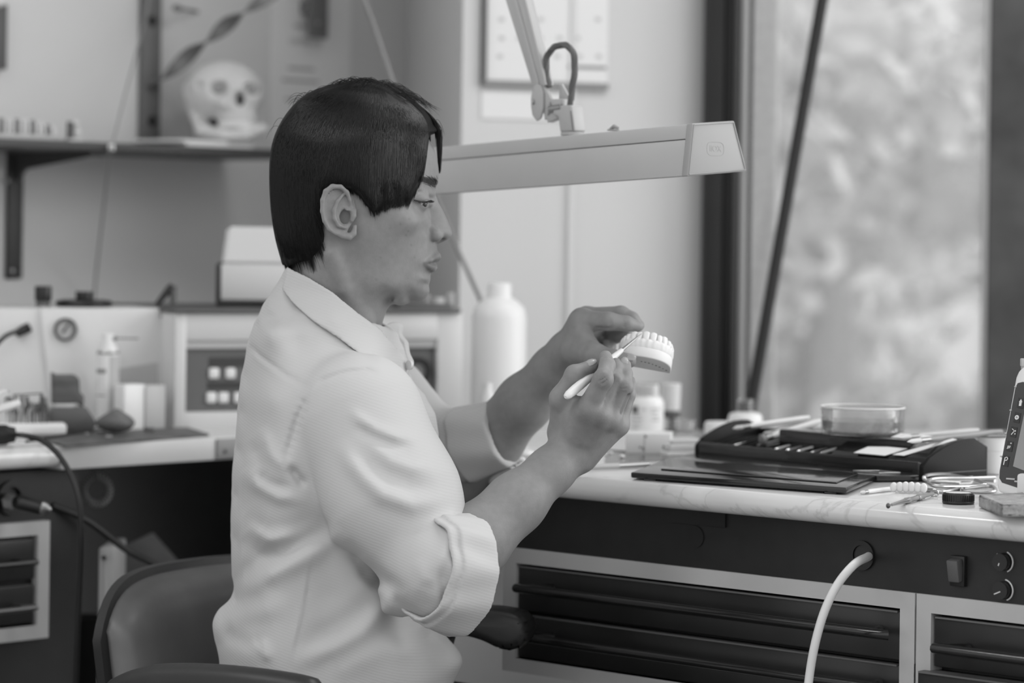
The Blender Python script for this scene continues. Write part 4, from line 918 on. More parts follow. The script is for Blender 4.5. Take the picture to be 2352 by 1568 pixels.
# black instrument case: open box and lid lying in front
b1 = onb(2120, 1106); CX_ = Matrix.Rotation(math.radians(4), 3, 'Z') @ (b1 - onb(1616, 1050)).normalized(); Lc = 0.36; b0 = b1 - CX_ * Lc
Dc = 0.105; cy = UP.cross(CX_)
CF = frame(b0, CX_, cy)
t = thing('instrument_case', 'glossy black open instrument case full of brushes', 'case', b0, Mx=CF)
hf, hb = 0.0205, 0.0440
def prof(y): u = y / Dc; return hf + (hb - hf) * math.sin(min(u / 0.72, 1) * math.pi / 2) - max(0, u - 0.8) * 0.05
ys = [Dc * i / 10 for i in range(11)]
for nm, x0, x1 in (('side_wall', 0, 0.006), ('side_wall', Lc - 0.006, Lc)):
    MB(t).prism([(x0, 0, 0)] + [(x0, y, prof(y) if y > 0 else hf - 0.004) for y in ys] + [(x0, Dc, 0)], (x1 - x0, 0, 0), bev=0.0012).build(nm, M['caseside'], t)
MB(t).box2((0.006, 0, 0), (Lc - 0.006, 0.0055, hf), bev=0.002, seg=3).build('front_wall', M['blackgloss'], t)
MB(t).box2((0.006, Dc - 0.006, 0), (Lc - 0.006, Dc, prof(Dc)), bev=0.002).build('back_wall', M['blackgloss'], t)
MB(t).box2((0.006, 0.0055, 0), (Lc - 0.006, Dc - 0.006, 0.006)).build('floor_plate', M['black_pl'], t)
xm = Lc * 0.60
MB(t).prism([(xm, 0.006, hf - 0.001)] + [(xm, y, prof(y) - 0.001) for y in ys[1:-1]] + [(xm, Dc * 0.9, hf - 0.006), (xm, 0.006, hf - 0.006)], (Lc - 0.006 - xm, 0, 0), bev=0.0008).build('top_cover', M['blackgloss'], t)
for i in range(1, 12):
    x = xm * i / 12
    MB(t).prism([(x, 0.006, 0.006), (x, 0.006, hf - 0.003), (x, Dc * 0.5, hf + 0.006), (x, Dc - 0.007, hf + 0.006), (x, Dc - 0.007, 0.006)], (0.0014, 0, 0)).build('divider', M['black_pl'], t)
MB(t).box2((Lc * 0.30, Dc * 0.30, 0.018), (Lc * 0.86, Dc * 0.93, 0.0405), bev=0.002).build('raised_deck', M['blackgloss'], t)
sd_ = MB(t).box2((Lc, Dc * 0.02, 0.008), (Lc + 0.0012, Dc * 0.97, 0.0088)).build('side_groove', M['dgrey'], t)
# lid in front
l0, l1, l2, l3 = onb(1449, 1100), onb(1944, 1136), onb(2010, 1107), onb(1530, 1068)
t = thing('case_lid', 'flat glossy black case lid lying in front of case', 'lid', l0, CX_)
mb = MB(); h0, h1 = 0.0015, 0.0075
bot = [q + UP * h0 for q in (l0, l1, l2, l3)]
mb.prism(bot, (0, 0, h1 - h0), bev=0.0012); mb.build('plate', M['blackgloss'], t)
c_ = [l0.lerp(l1, 0.10).lerp(l3.lerp(l2, 0.10), 0.25), l0.lerp(l1, 0.93).lerp(l3.lerp(l2, 0.93), 0.2), l0.lerp(l1, 0.93).lerp(l3.lerp(l2, 0.93), 0.95), l0.lerp(l1, 0.35).lerp(l3.lerp(l2, 0.3), 0.95)]
MB().prism([q + UP * (h1 - 0.0003) for q in c_], (0, 0, 0.0022), bev=0.001).build('raised_panel', M['blackgloss'], t)
for q in (l0.lerp(l1, 0.06), l0.lerp(l1, 0.95), l3.lerp(l2, 0.1), l3.lerp(l2, 0.9)):
    q = q.lerp((l0 + l2) / 2, 0.06); MB().box((q.x, q.y, q.z + 0.0006), (0.012, 0.008, 0.0022)).build('foot', M['black_pl'], t)
m0, m1, m2, m3 = l3 + cy * 0.003, l2 + cy * 0.003, b1 - cy * 0.002 - CX_ * 0.004, b0 - cy * 0.002
o = MB().prism([q + UP * 0.001 for q in (m0, m1, m2, m3)], (0, 0, 0.0062), bev=0.001).build('inner_tray', M['blackgloss']); rebase(o, m0); tag(o, 'narrow black inner tray lying between case lid and case', 'tray')
a, b = m0.lerp(m1, 0.82), m3.lerp(m2, 0.88)
t = thing('small_clip', 'dark small metal clip lying on the inner black tray', 'clip', a)
h = UP * 0.0086
MB().tube([q + h for q in (a.lerp(b, 0.3), a.lerp(b, 0.8), a.lerp(b, 0.8) + CX_ * 0.03, a.lerp(b, 0.35) + CX_ * 0.034, a.lerp(b, 0.3))], 0.0009, 6).build('wire', M['steel'], t)
def casept(x, y, z): return CF @ Vector((x * Lc, y * Dc, z))
def brush(label, a, b, r, m, tip, mt, group=None, ferr=True, cat='brush'):
    t = thing('brush', label, cat, a, group=group)
    MB().tube([a.lerp(b, 0.22), a.lerp(b, 0.3), a.lerp(b, 0.9), b], [r * 0.75, r, r * 0.95, r * 0.7], 10).build('handle', M[m], t)
    if ferr: MB().tube([a.lerp(b, 0.13), a.lerp(b, 0.225)], [r * 0.85, r * 0.85], 10).build('ferrule', M['steel'], t)
    MB().tube([a, a.lerp(b, 0.05), a.lerp(b, 0.14)], [r * 0.12, r * tip, r * 0.8], 10).build('bristles', M[mt], t)
    return t
ch = lambda px, py, z: onz(px, py, ZT + z)
brush('rear of two pale-tipped brushes lying across the black case', ch(2066, 1005, 0.0445), ch(2246, 987, 0.0445), 0.0032, 'lgrey', 0.8, 'bristle2', 'brushes across the case')
brush('nearer brush with dark grey handle reaching past the cup', ch(2084, 1014, 0.0440), ch(2300, 990, 0.0465), 0.0034, 'grey', 0.8, 'bristle2', 'brushes across the case')
brush('upper white-handled brush leaning left of the glass dish', ch(1683, 984, 0.0400), ch(1858, 958, 0.052), 0.0032, 'white', 0.9, 'bristle2', 'white brushes in the case')
brush('fat white-handled brush with dark fan bristles in case', ch(1742, 1012, 0.026), ch(1885, 967, 0.048), 0.0042, 'white', 1.7, 'bristle', 'white brushes in the case')
brush('lower slim white-handled brush under the fan brush', ch(1752, 996, 0.030), ch(1890, 976, 0.040), 0.0026, 'white', 0.9, 'bristle2', 'white brushes in the case')
for i, (x, y0, y1) in enumerate(((0.12, 0.15, 0.75), (0.19, 0.1, 0.8), (0.24, 0.1, 0.7), (0.33, 0.05, 0.5), (0.38, 0.05, 0.5), (0.43, 0.05, 0.45), (0.49, 0.05, 0.45), (0.53, 0.05, 0.4))):
    a, b = casept(x, y0, 0.017), casept(x + 0.035, y1, 0.0265)
    t = thing('carving_tool', ('leftmost slim metal tool in the case slots', 'second slim metal tool from left in the case slots', 'third slim metal tool from left in the case slots', 'fourth slim metal tool from left in the case slots', 'fifth slim metal tool from left in the case slots', 'sixth slim metal tool from left in the case slots', 'second slim metal tool from right in the case slots', 'rightmost slim metal tool in the case slots')[i], 'tool', a, group='slim tools in the case slots')
    MB().tube([a.lerp(b, 0.25), b], 0.0017, 8).build('shaft', M['lgrey'] if i % 2 else M['chrome'], t)
    MB().tube([a, a.lerp(b, 0.26)], [0.0006, 0.0014], 6).build('tip', M['chrome'], t)
# palette card with a palette knife on the case cover
q = [casept(0.70, 0.05, prof(0.05 * Dc) + 0.0006), casept(0.83, 0.05, prof(0.05 * Dc) + 0.0006), casept(0.93, 0.60, prof(0.6 * Dc) + 0.0008), casept(0.74, 0.62, prof(0.6 * Dc) + 0.0008)]
o = MB().prism(q, (0, 0, 0.0006)).build('mixing_card', M['paper']); rebase(o, q[0]); tag(o, 'white mixing card lying on the case cover', 'card')
o = MB().prism([casept(0.855, 0.08, prof(0.08 * Dc) + 0.0006), casept(0.90, 0.08, prof(0.08 * Dc) + 0.0006), casept(0.99, 0.55, prof(0.55 * Dc) + 0.0006), casept(0.965, 0.58, prof(0.58 * Dc) + 0.0006)], (0, 0, 0.0006)).build('paper_slip', M['paper']); rebase(o, casept(0.86, 0.1, 0.022)); tag(o, 'narrow white paper slip beside the mixing card', 'card')
# glass dish with water
p = onz(1981, 996, ZT + 0.0411); k = p.y / F; R_ = 97 * k; Hd = 62 * k
t = thing('water_dish', 'round glass dish half full of water on case', 'dish', p)
MB(t).lathe([(0, 0), (R_ * 0.94, 0), (R_ * 0.975, 0.002), (R_, Hd), (R_ * 0.975, Hd), (R_ * 0.945, 0.004), (0, 0.0035)], seg=56).build('glass_wall', M['clearglass'], t)
MB(t).lathe([(R_ * 0.974, Hd - 0.0004), (R_ * 0.988, Hd + 0.0008), (R_ * 1.004, Hd - 0.0004), (R_ * 0.988, Hd - 0.0012), (R_ * 0.974, Hd - 0.0004)], seg=56).build('rim', M['frost'], t)
MB(t).lathe([(0, 0.0038), (R_ * 0.943, 0.0042), (R_ * 0.962, Hd * 0.50), (0, Hd * 0.50)], seg=56).build('water', M['water'], t)
# plastic cup, white spatula, controller, wire clips
p = onb(2282, 1086); k = p.y / F
t = thing('plastic_cup', 'white ribbed disposable plastic cup beside the controller', 'cup', p)
pr = [(0, 0), (32 * k, 0), (33 * k, 12 * k), (34 * k, 52 * k), (36 * k, 53 * k)]
for i in range(5): pr += [(36.2 * k + i * 0.3 * k, (54 + i * 4) * k), (36.9 * k + i * 0.3 * k, (56 + i * 4) * k)]
pr += [(38.5 * k, 79 * k), (41 * k, 80 * k), (41 * k, 82 * k), (38 * k, 82 * k), (32.5 * k, 50 * k), (31 * k, 2 * k), (0, 2 * k)]
MB(t).lathe(pr, seg=32).build('wall', M['frost'], t)
a, b = onb(2285, 1066, 0.0), None
t = thing('forceps', 'grey steel forceps lying across the plastic cup rim', 'forceps', p + UP * 83 * k)
MB().tube([p + Vector((-0.03, -0.008, 83.5 * k)), p + Vector((-0.012, -0.004, 84.5 * k)), p + Vector((0.02, 0.0, 84.5 * k))], [0.0022, 0.0026, 0.0012], 8).tube([p + Vector((-0.03, 0.0, 83.5 * k)), p + Vector((-0.01, 0.004, 84 * k)), p + Vector((0.02, 0.004, 84.5 * k))], [0.0014, 0.0018, 0.001], 8).build('arms', M['steel'], t)
p = onb(2196, 1097); k = p.y / F
t = thing('mixing_spatula', 'small white plastic paddle standing against the case side', 'spatula', p, CX_)
MB().prism([onb(2154, 1103), onb(2180, 1101), onb(2215, 1098), onb(2236, 1097), onb(2230, 1104), onb(2160, 1106)], (0, 0, 0.003), bev=0.0005).build('foot', M['white'], t)
MB(Matrix.Translation(p)).prism([(-7 * k, 0, 4 * k), (3 * k, 0, 4 * k), (0, 0.0, 69 * k), (-10 * k, 0.0, 69 * k)], (0, 0.0015, 0)).build('handle', M['white'], t)
# wire clips
def clip(label, base, pts, r=0.0021):
    q = smoothpts([ch(px, py, z) for px, py, z in pts], 5)
    o = MB().tube(q, r, 8).build('wire_clip', M['chrome']); rebase(o, onb(*base)); tag(o, label, 'clip', 'bent wire clips')
clip('rear bent steel wire clip under the white paddle', (2180, 1104), [(2205, 1108, .0028), (2135, 1103, .0028), (2122, 1096, .006), (2135, 1090, .008), (2175, 1089, .008), (2215, 1096, .006), (2285, 1104, .005)])
clip('middle bent steel wire clip with long closed loop', (2200, 1119), [(2285, 1096, .0105), (2225, 1098, .0105), (2150, 1099, .011), (2131, 1107, .009), (2150, 1116, .0065), (2200, 1117, .0055), (2250, 1115, .0055), (2262, 1111, .007), (2240, 1102, .0095)])
clip('front bent steel wire clip beside black screw cap', (2230, 1130), [(2128, 1124, .0025), (2165, 1128, .0025), (2205, 1123, .0028), (2215, 1127, .0025), (2275, 1129, .0025), (2286, 1123, .004), (2270, 1116, .0055), (2215, 1122, .003)])
# controller at the right edge, leaning back
cx_, cv = (-E2).normalized(), (UP * 0.955 + E1 * 0.295).normalized(); pc = onz(2294, 1138, ZT + 0.0070); cn = cx_.cross(cv)
CFm = frame(pc, cx_, cv)                                # x along, y up the face, z towards the viewer
def cp(px, py, d=0.0): q = onplane(px, py, pc, cn); return q + cn * d
t = thing('hand_controller', 'white tilted controller with dark keypad at right edge', 'controller', pc, Mx=CFm)
sh = cn * -0.022
MB().prism([cp(*q) for q in ((2292, 1128), (2288, 1112), (2291, 1090), (2332, 866), (2338, 852), (2347, 843), (2362, 840), (2460, 868), (2440, 1150), (2340, 1143))], sh, bev=0.003, seg=3).build('shell', M['white'], t)
MB().prism([cp(q[0], q[1], -0.0002) for q in ((2302, 1108), (2296, 1098), (2297, 1080), (2333, 890), (2338, 880), (2350, 877), (2450, 900), (2432, 1140), (2350, 1124))], cn * 0.0008).build('keypad', M['screen'], t)
MB().prism([cp(q[0], q[1], 0.0005) for q in ((2328, 1071), (2354, 948), (2440, 968), (2424, 1108))], cn * 0.0006).build('display', M['screen2'], t)
for i, (px, py) in enumerate(((2345, 926), (2337, 959), (2329, 992), (2320, 1025), (2311, 1059))):
    kq = MB().prism([cp(px + dx, py + dy, 0.0005) for dx, dy in ((-8.5, 10), (-4.5, -13), (9, -10), (5, 13))], cn * 0.0006).build('key', M['key'], t)
    c = CFm.inverted() @ cp(px, py, 0.0012)
    ic = MB(t)
    if i == 0: ic.prism([(c.x - .0012, c.y - .003, c.z), (c.x + .0016, c.y - .003, c.z), (c.x + .0016, c.y + .001, c.z), (c.x + .0022, c.y + .001, c.z), (c.x + .0002, c.y + .0042, c.z), (c.x - .0018, c.y + .001, c.z), (c.x - .0012, c.y + .001, c.z)], (0, 0, .0003))
    elif i == 1: ic.lathe([(0.0012, 0), (0.0024, 0), (0.0024, .0003), (0.0012, .0003), (0.0012, 0)], (c.x, c.y, c.z), 16).tube([(c.x + .0005, c.y + .002, c.z), (c.x - .0005, c.y - .002, c.z)], .0004, 5)
    elif i == 2: ic.tube([(c.x - .002, c.y + .003, c.z), (c.x + .001, c.y + .001, c.z), (c.x - .002, c.y - .003, c.z)], .0005, 5).box((c.x + .0022, c.y + .001, c.z), (.001, .0014, .0004)).box((c.x + .0022, c.y - .002, c.z), (.001, .0014, .0004))
    elif i == 3:
        for j in range(3): ic.tube([(c.x - .0022 + .0013 * j, c.y - .003 + .0005 * j, c.z), (c.x - .0016 + .0013 * j, c.y + .0005, c.z)], .00045, 5)
        ic.ball((c.x + .0012, c.y + .003, c.z), .0009, sub=1)
    else: ic.tube([(c.x - .0016, c.y - .0042, c.z), (c.x - .0012, c.y + .0036, c.z), (c.x + .0008, c.y + .004, c.z), (c.x + .0020, c.y + .0026, c.z), (c.x + .0012, c.y + .0008, c.z), (c.x - .0012, c.y + .0004, c.z)], .00055, 6)
    ic.build('symbol', M['white'], kq)
for px, py, w_ in ((2322, 1100, 0.010), (2338, 1106, 0.007), (2352, 1111, 0.006)):
    c = CFm.inverted() @ cp(px, py, 0.001); MB(t).box((c.x, c.y, c.z), (w_, 0.0016, 0.0004)).build('printed_word', M['lgrey'], t)
for px, py in ((2310, 995), (2299, 1048), (2321, 942), (2332, 888)):
    c = CFm.inverted() @ cp(px + 1, py, 0.0); MB(t).box((c.x, c.y, c.z), (0.0026, 0.0015, 0.0022), bev=0.0004).build('edge_clip', M['lgrey'], t)
pg = Vector((pc.x, pc.y, ZT + 0.0006)); MB().prism([pg + cx_ * 0.02, pg + cx_ * 0.14, pg + cx_ * 0.14 + E1 * 0.07, pg + cx_ * 0.02 + E1 * 0.07], (0, 0, 0.03), bev=0.003).build('stand', M['white'], t)
MB().box(at(2353, 832, pc.y + 0.06), (0.008, 0.008, 0.008), bev=0.001).tube([at(2353, 832, pc.y + 0.06), at(2356, 870, pc.y + 0.06)], 0.004, 8).build('bracket_knob', M['lgrey'], t)
# teeth strip, bur tool, cap, sponge
a, b = onb(2046, 1131), onb(2128, 1133); k = a.y / F
t = thing('wax_tooth_strip', 'row of six pale translucent wax teeth by front edge', 'teeth', a, (b - a))
for i in range(6):
    f_ = (i + 0.5) / 6; q = a.lerp(b, f_); hh = (27 - 3 * abs(i - 2.5) * 0.4) * k
    MB(frame(q, (b - a), UP.cross(b - a))).ball((0, 0.004, hh * 0.5), 9.2 * k, (0.96, 0.8, hh * 0.5 / (9.6 * k)), 3).build('tooth', M['wax'], t)
MB().tube([a.lerp(b, 0.02) + UP * 15 * k + Vector((0, .004, 0)), b + UP * 15 * k + Vector((0, .004, 0))], [5 * k, 5 * k], 10).build('connector', M['wax'], t)
brush('thin pale pointed brush lying behind the wax teeth', onb(1975, 1131, .0025), onb(2052, 1121, .003), 0.0024, 'white', 0.8, 'bristle2')
a, b = onb(2040, 1161, .0030), onb(2150, 1131, .0036)
t = thing('bur_mandrel', 'steel rotary tool shank with dark end at front edge', 'tool', a)
MB().tube([a.lerp(b, f_) for f_ in (0.06, 0.35, 0.36, 0.42, 0.43, 0.6)], [0.0014, 0.0026, 0.0032, 0.0032, 0.0026, 0.0026], 10).build('shank', M['chrome'], t)
MB().tube([a.lerp(b, f_) for f_ in (0.6, 0.61, 0.66, 0.67, 0.72, 0.73, 0.93)], [0.0030, 0.0034, 0.0034, 0.0026, 0.0030, 0.0022, 0.0018], 10).build('collar', M['steel'], t)
q = a.lerp(b, 0.96); MB().tube([q + Vector((0.0040 * math.cos(i * math.pi / 6), 0, 0.0036 * math.sin(i * math.pi / 6))) for i in range(12)], 0.0009, 6, closed=True).build('ring', M['chrome'], t)
MB().ball(a.lerp(b, 0.0), 0.0028, (0.8, 1, 1)).build('ball_end', M['dsteel'], t)
p = onb(2201, 1155); k = p.y / F
mb = MB(Matrix.Translation(p)); mb.lathe([(0, 0), (36 * k, 0), (37 * k, 2 * k), (36.6 * k, 5 * k), (35.6 * k, 6 * k), (35.6 * k, 21 * k), (34 * k, 24 * k), (31 * k, 25 * k), (30 * k, 23.5 * k), (0, 23.5 * k)], seg=48)
t = thing('screw_cap', 'black ribbed screw cap lying on the worktop', 'cap', p); mb.build('cap', M['black_pl'], t)
for i in range(40):
    a_ = i * 2 * math.pi / 40; MB(t).box((36 * k * math.cos(a_), 36 * k * math.sin(a_), 13 * k), (0.0008, 0.0008, 14 * k), rot=rz(a_)).build('rib', M['black_pl'], t)
MB(t).lathe([(0, 23.7 * k), (29 * k, 23.7 * k), (29 * k, 24.4 * k), (0, 24.4 * k)], seg=40).build('liner', M['white'], t)
q = [onb(*z) for z in ((2248, 1164), (2300, 1187), (2400, 1186), (2350, 1158))]
mb = MB(); mb.prism(q, (0, 0, 0.0118), bev=0.0015, seg=2); bmesh.ops.subdivide_edges(mb.bm, edges=list(mb.bm.edges), cuts=5, use_grid_fill=True)
rr = random.Random(5)
for v in mb.bm.verts:
    if v.co.z > q[0].z + 0.001: v.co += Vector((rr.uniform(-1, 1), rr.uniform(-1, 1), rr.uniform(-1, 1))) * 0.0005
o = mb.build('sponge', M['sponge'], ang=180); rebase(o, q[0]); tag(o, 'grey porous sponge at the lower right of worktop', 'sponge')
# pale hose out of the control panel
o = MB().tube(smoothpts([rp(1995, 1277, d + 0.003), rp(1992, 1279, d - 0.006), rp(1962, 1296, -0.02), rp(1925, 1340, -0.035), rp(1895, 1400, -0.045), rp(1874, 1470, -0.05), rp(1860, 1545, -0.05), rp(1850, 1640, -0.05), rp(1842, 1760, -0.05)], 6), 0.0044, 14).build('air_hose', M['hose'])
rebase(o, rp(1995, 1277, d)); tag(o, 'pale hose bending down out of the black control panel', 'hose')
# ================================================================ bench lamp
ax = Vector((-0.654, 0.755, -0.044)).normalized()          # the housing runs away to the left
hx = Vector((0.757, 0.653, 0)).normalized()
le = at(1578, 405, 3.0); LF = frame(le, hx, ax)
lz = Vector((LF[0][2], LF[1][2], LF[2][2]))
def endp(px, py):                                           # pixel on the end face -> local x, z
    q = onplane(px, py, le, ax); r = LF.inverted() @ q; return r.x, r.z
q = [endp(1578, 405), endp(1716, 393), endp(1687, 277), endp(1590, 283)]
t = thing('bench_lamp', 'long trapezoid bench lamp on an articulated arm', 'lamp', le, Mx=LF)
LL = 0.70
ins = lambda k: [(x + (q[0][0] + q[1][0]) / 2 * 0 , z) for x, z in k]
cxm = sum(a[0] for a in q) / 4; czm = sum(a[1] for a in q) / 4
def sc(f, dz=0.0): return [(cxm + (x - cxm) * f, czm + (z - czm) * f + dz) for x, z in q]
ec = MB(t).prism([(x, 0.0, z) for x, z in q], (0, 0.009, 0), bev=0.0016, seg=3).build('end_cap', M['cap'], t)
s9 = sc(0.975); h = q[3][1]
zg0, zg1 = h * 0.70, h * 0.715
def edge(zv, side):
    a, b = (s9[0], s9[3]) if side == 0 else (s9[1], s9[2]); f_ = (zv - a[1]) / (b[1] - a[1]); return a[0] + (b[0] - a[0]) * f_
MB(t).prism([(s9[0][0], 0.008, s9[0][1]), (s9[1][0], 0.008, s9[1][1]), (edge(zg0, 1), 0.008, zg0), (edge(zg0, 0), 0.008, zg0)], (0, LL, 0), bev=0.001).build('lower_shade', M['enamel'], t)
MB(t).prism([(edge(zg0, 0) + 0.0016, 0.008, zg0 - 0.001), (edge(zg0, 1) - 0.0016, 0.008, zg0 - 0.001), (edge(zg1, 1) - 0.0016, 0.008, zg1 + .001), (edge(zg1, 0) + 0.0016, 0.008, zg1 + .001)], (0, LL, 0)).build('groove', M['dgrey'], t)
MB(t).prism([(edge(zg1, 0), 0.008, zg1), (edge(zg1, 1), 0.008, zg1), (s9[2][0], 0.008, s9[2][1]), (s9[3][0], 0.008, s9[3][1])], (0, LL, 0), bev=0.001).build('upper_housing', M['enamel'], t)
MB(t).prism([(s9[0][0] + 0.006, 0.012, s9[0][1] - 0.0004), (s9[1][0] - 0.006, 0.012, s9[1][1] - 0.0004), (s9[1][0] - 0.006, 0.012, s9[1][1] + 0.004), (s9[0][0] + 0.006, 0.012, s9[0][1] + 0.004)], (0, LL - 0.02, 0)).build('diffuser', M['offw'], t)
sr_ = sc(0.93)
mb = MB(t)
for i in range(4):
    a, b = sr_[i], sr_[(i + 1) % 4]; mb.tube([(a[0], -0.0002, a[1]), (b[0], -0.0002, b[1])], 0.0007, 6)
mb.build('rim_line', M['cap'], ec)
ex, ez = endp(1643, 342)
MB(t).tube([(ex + 0.0125 * math.copysign(abs(math.cos(a)) ** 0.4, math.cos(a)), 0.0001, ez + 0.0072 * math.copysign(abs(math.sin(a)) ** 0.8, math.sin(a))) for a in [i * math.pi / 14 for i in range(28)]], 0.00035, 6, closed=True).build('emboss_ring', M['cap'], ec)
tw = LF @ Vector((ex, 0.0001, ez)); text('embossed_mark', 'IIOX', M['cap'], tw, hx, lz, 0.0088, ec, ext=0.0003)
# mount and arm, in a plane through the housing's middle line
am = LF @ Vector(((q[2][0] + q[3][0]) / 2, 0, h)); ah = Vector((ax.x, ax.y, 0)).normalized()
def lpt(px, py, d=0.0):
    n = UP.cross(ah); return onplane(px, py, am, n) - n * d     # d towards the viewer side
km = lpt(1315, 300).y / F
c = lpt(1315, 302)
nrm = UP.cross(ah); nrm = -nrm if nrm.y > 0 else nrm           # towards the viewer
def A(px, py, d=0.0): return lpt(px, py) + nrm * d
MB().tube([A(1315, 311), A(1315, 303.5)], 27 * km, 28).build('mount_disc', M['enamel'], t)
MB().prism([A(1299, 304, 18 * km), A(1333, 302, 18 * km), A(1325, 242, 18 * km), A(1284, 243, 18 * km), A(1282, 264, 18 * km), A(1294, 268, 18 * km)], -nrm * 36 * km, bev=0.002, seg=3).build('mount_neck', M['enamel'], t)
MB().prism([A(1330, 300, 19 * km), A(1331.5, 300, 19 * km), A(1326, 255, 19 * km), A(1325, 255, 19 * km)], nrm * 0.0008).build('neck_seam', M['dgrey'], t)
MB().prism([A(1274, 194, -14 * km), A(1280, 192, -14 * km), A(1301, 231, -14 * km), A(1296, 250, -14 * km), A(1272, 250, -14 * km)], -nrm * 6 * km, bev=0.0008).build('rear_link', M['enamel'], t)
MB().prism([A(1270, 228, 10 * km), A(1298, 227, 10 * km), A(1298, 258, 10 * km), A(1288, 272, 10 * km), A(1264, 282, 10 * km), A(1262, 262, 10 * km)], -nrm * 20 * km, bev=0.001).build('knuckle', M['enamel'], t)
MB().tube([A(1300, 247, 12 * km), A(1272, 251, 12 * km)], 8 * km, 12).build('pivot_bolt', M['steel'], t)
arm_d = (A(1178, -20) - A(1252, 235)).normalized()
def bar(name, pts, d0, d1, m, bev=0.001): return MB().prism([A(px, py, d1 * km) for px, py in pts], -nrm * (d1 - d0) * km, bev=bev, seg=2).build(name, M[m], t)
bar('arm_channel', [(1142, -80), (1186, -80), (1258, 185), (1256, 215), (1234, 215)], -10, 10, 'enamel', 0.002)
bar('arm_channel', [(1190, -80), (1196, -80), (1253, 150), (1262, 195), (1256, 200), (1248, 170)], -14, 12, 'enamel', 0.001)
bar('arm_rib', [(1162, -80), (1175, -80), (1247, 190), (1240, 200)], 10, 12.5, 'panel' if False else 'enamel', 0.0008)
pl = [(1241 + 14 * math.cos(a), 236 + 34 * math.sin(a)) for a in [i * math.pi / 12 for i in range(0, 13)]] + [(1228, 200), (1246, 184), (1255, 196)]
bar('joint_plate', [(1231, 225), (1231, 245), (1234, 265), (1244, 279), (1254, 272), (1259, 250), (1259, 215), (1254, 198), (1246, 192), (1236, 200)], 10, 17, 'enamel', 0.0015)
bar('joint_plate', [(1258, 276), (1272, 265), (1277, 248), (1276, 232), (1262, 205), (1250, 190), (1252, 240)], 3, 10, 'enamel', 0.001)
for px, py, d in ((1238, 235, 17), (1270, 243, 10)): MB().ball(A(px, py, d * km), 5.5 * km, (0.55, 0.8, 1.3)).build('screw', M['steel'], t)
lp_ = smoothpts([A(1262, 200), A(1257, 180), A(1254, 155), A(1257, 130), A(1270, 111), A(1292, 103), A(1310, 111), A(1320, 135), A(1319, 170), A(1314, 205), A(1309, 242)], 6)
lc = MB().tube(lp_, 7.0 * km, 14).build('loop_cable', M['dgrey'], t)
mb = MB()
for ph in (0, 2.1, 4.2):
    pts = []; prev = None
    for i, p in enumerate(lp_[2:-2]):
        td = (lp_[i + 3] - lp_[i + 1]).normalized(); a = nrm; b = td.cross(a).normalized(); an = i * 0.22 + ph
        pts.append(p + (a * math.cos(an) + b * math.sin(an)) * 5.8 * km)
    mb.tube(pts, 2.6 * km, 7)
mb.build('cable_strand', M['dgrey'], lc, kind='stuff')
MB().tube([A(1409, 300), A(1409, 297)], 14 * km, 16).tube([A(1401, 297), A(1411, 290), A(1420, 294)], [3 * km, 5 * km, 3 * km], 8).build('switch', M['cap'], t)

# ================================================================ swivel chair
M['leather'] = mat('worn_black_leather', 0.11, 0.42, noise=0.35, nscale=6, bump=0.25, bscale=26, spec=0.6)
M['leather2'] = mat('black_armrest', 0.016, 0.42, bump=0.1, bscale=120)
WD = Vector((0.60, 0.80, 0)).normalized(); FD = Vector((0.80, -0.60, 0)).normalized()
ca = at(178, 1420, 3.09)
t = thing('swivel_chair', 'black leather swivel chair with armrests under the seated person', 'chair', (0.02, 3.12, 0), FD)
def backpt(a, b, off):
    """a across (0 near .. 1 far), b down (0 top .. 1 bottom), off in front of the shell"""
    W_ = 0.43 - 0.09 * max(0, b - 0.2) ** 1.3
    e = 2 * a - 1; rr_ = (abs(e) ** 2.6) * 0.055
    s = (a - 0.5) * W_ + 0.215
    top = -0.004 - 0.055 * abs(e) ** 5.5 * 1.0 + 0.012 * (1 - e * e)
    base = Vector((ca.x, ca.y, 0)) + WD * (s) + FD * (rr_ + off - 0.02 + 0.055 * b)
    return Vector((base.x, base.y, 0.738 + top - b * 0.30))
def pad(o0, o1, inset, puff, nu=36, nv=26):
    mb = MB(); g = []
    for side in (0, 1):
        row = []
        for i in range(nu + 1):
            col = []
            for j in range(nv + 1):
                a = inset + (1 - 2 * inset) * i / nu; b = inset * 0.9 + (1 - inset) * j / nv
                e = min(min(i, nu - i) / (nu * 0.16), min(j, nv) / (nv * 0.16), 1); e = math.sqrt(max(0, 1 - (1 - e) ** 2))
                col.append(mb.bm.verts.new(backpt(a, b, o0 if side == 0 else o1 - puff * (1 - e))))
            row.append(col)
        g.append(row)
    for side in (0, 1):
        for i in range(nu):
            for j in range(nv):
                f = [g[side][i][j], g[side][i + 1][j], g[side][i + 1][j + 1], g[side][i][j + 1]]; mb.bm.faces.new(f if side else f[::-1])
    rim = [(i, 0) for i in range(nu)] + [(nu, j) for j in range(nv)] + [(i, nv) for i in range(nu, 0, -1)] + [(0, j) for j in range(nv, 0, -1)]
    for k in range(len(rim)):
        a, b = rim[k], rim[(k + 1) % len(rim)]
        mb.bm.faces.new((g[0][a[0]][a[1]], g[0][b[0]][b[1]], g[1][b[0]][b[1]], g[1][a[0]][a[1]]))
    return mb
pad(-0.012, 0.006, 0.0, 0.006).build('backrest_shell', M['leather2'], t)
pad(0.0, 0.042, 0.03, 0.034).build('backrest_cushion', M['leather'], t, ang=80)
def seatpt(s, f, z): q_ = Vector((ca.x, ca.y, 0)) + WD * (0.215 + s) + FD * f; return Vector((q_.x, q_.y, z))
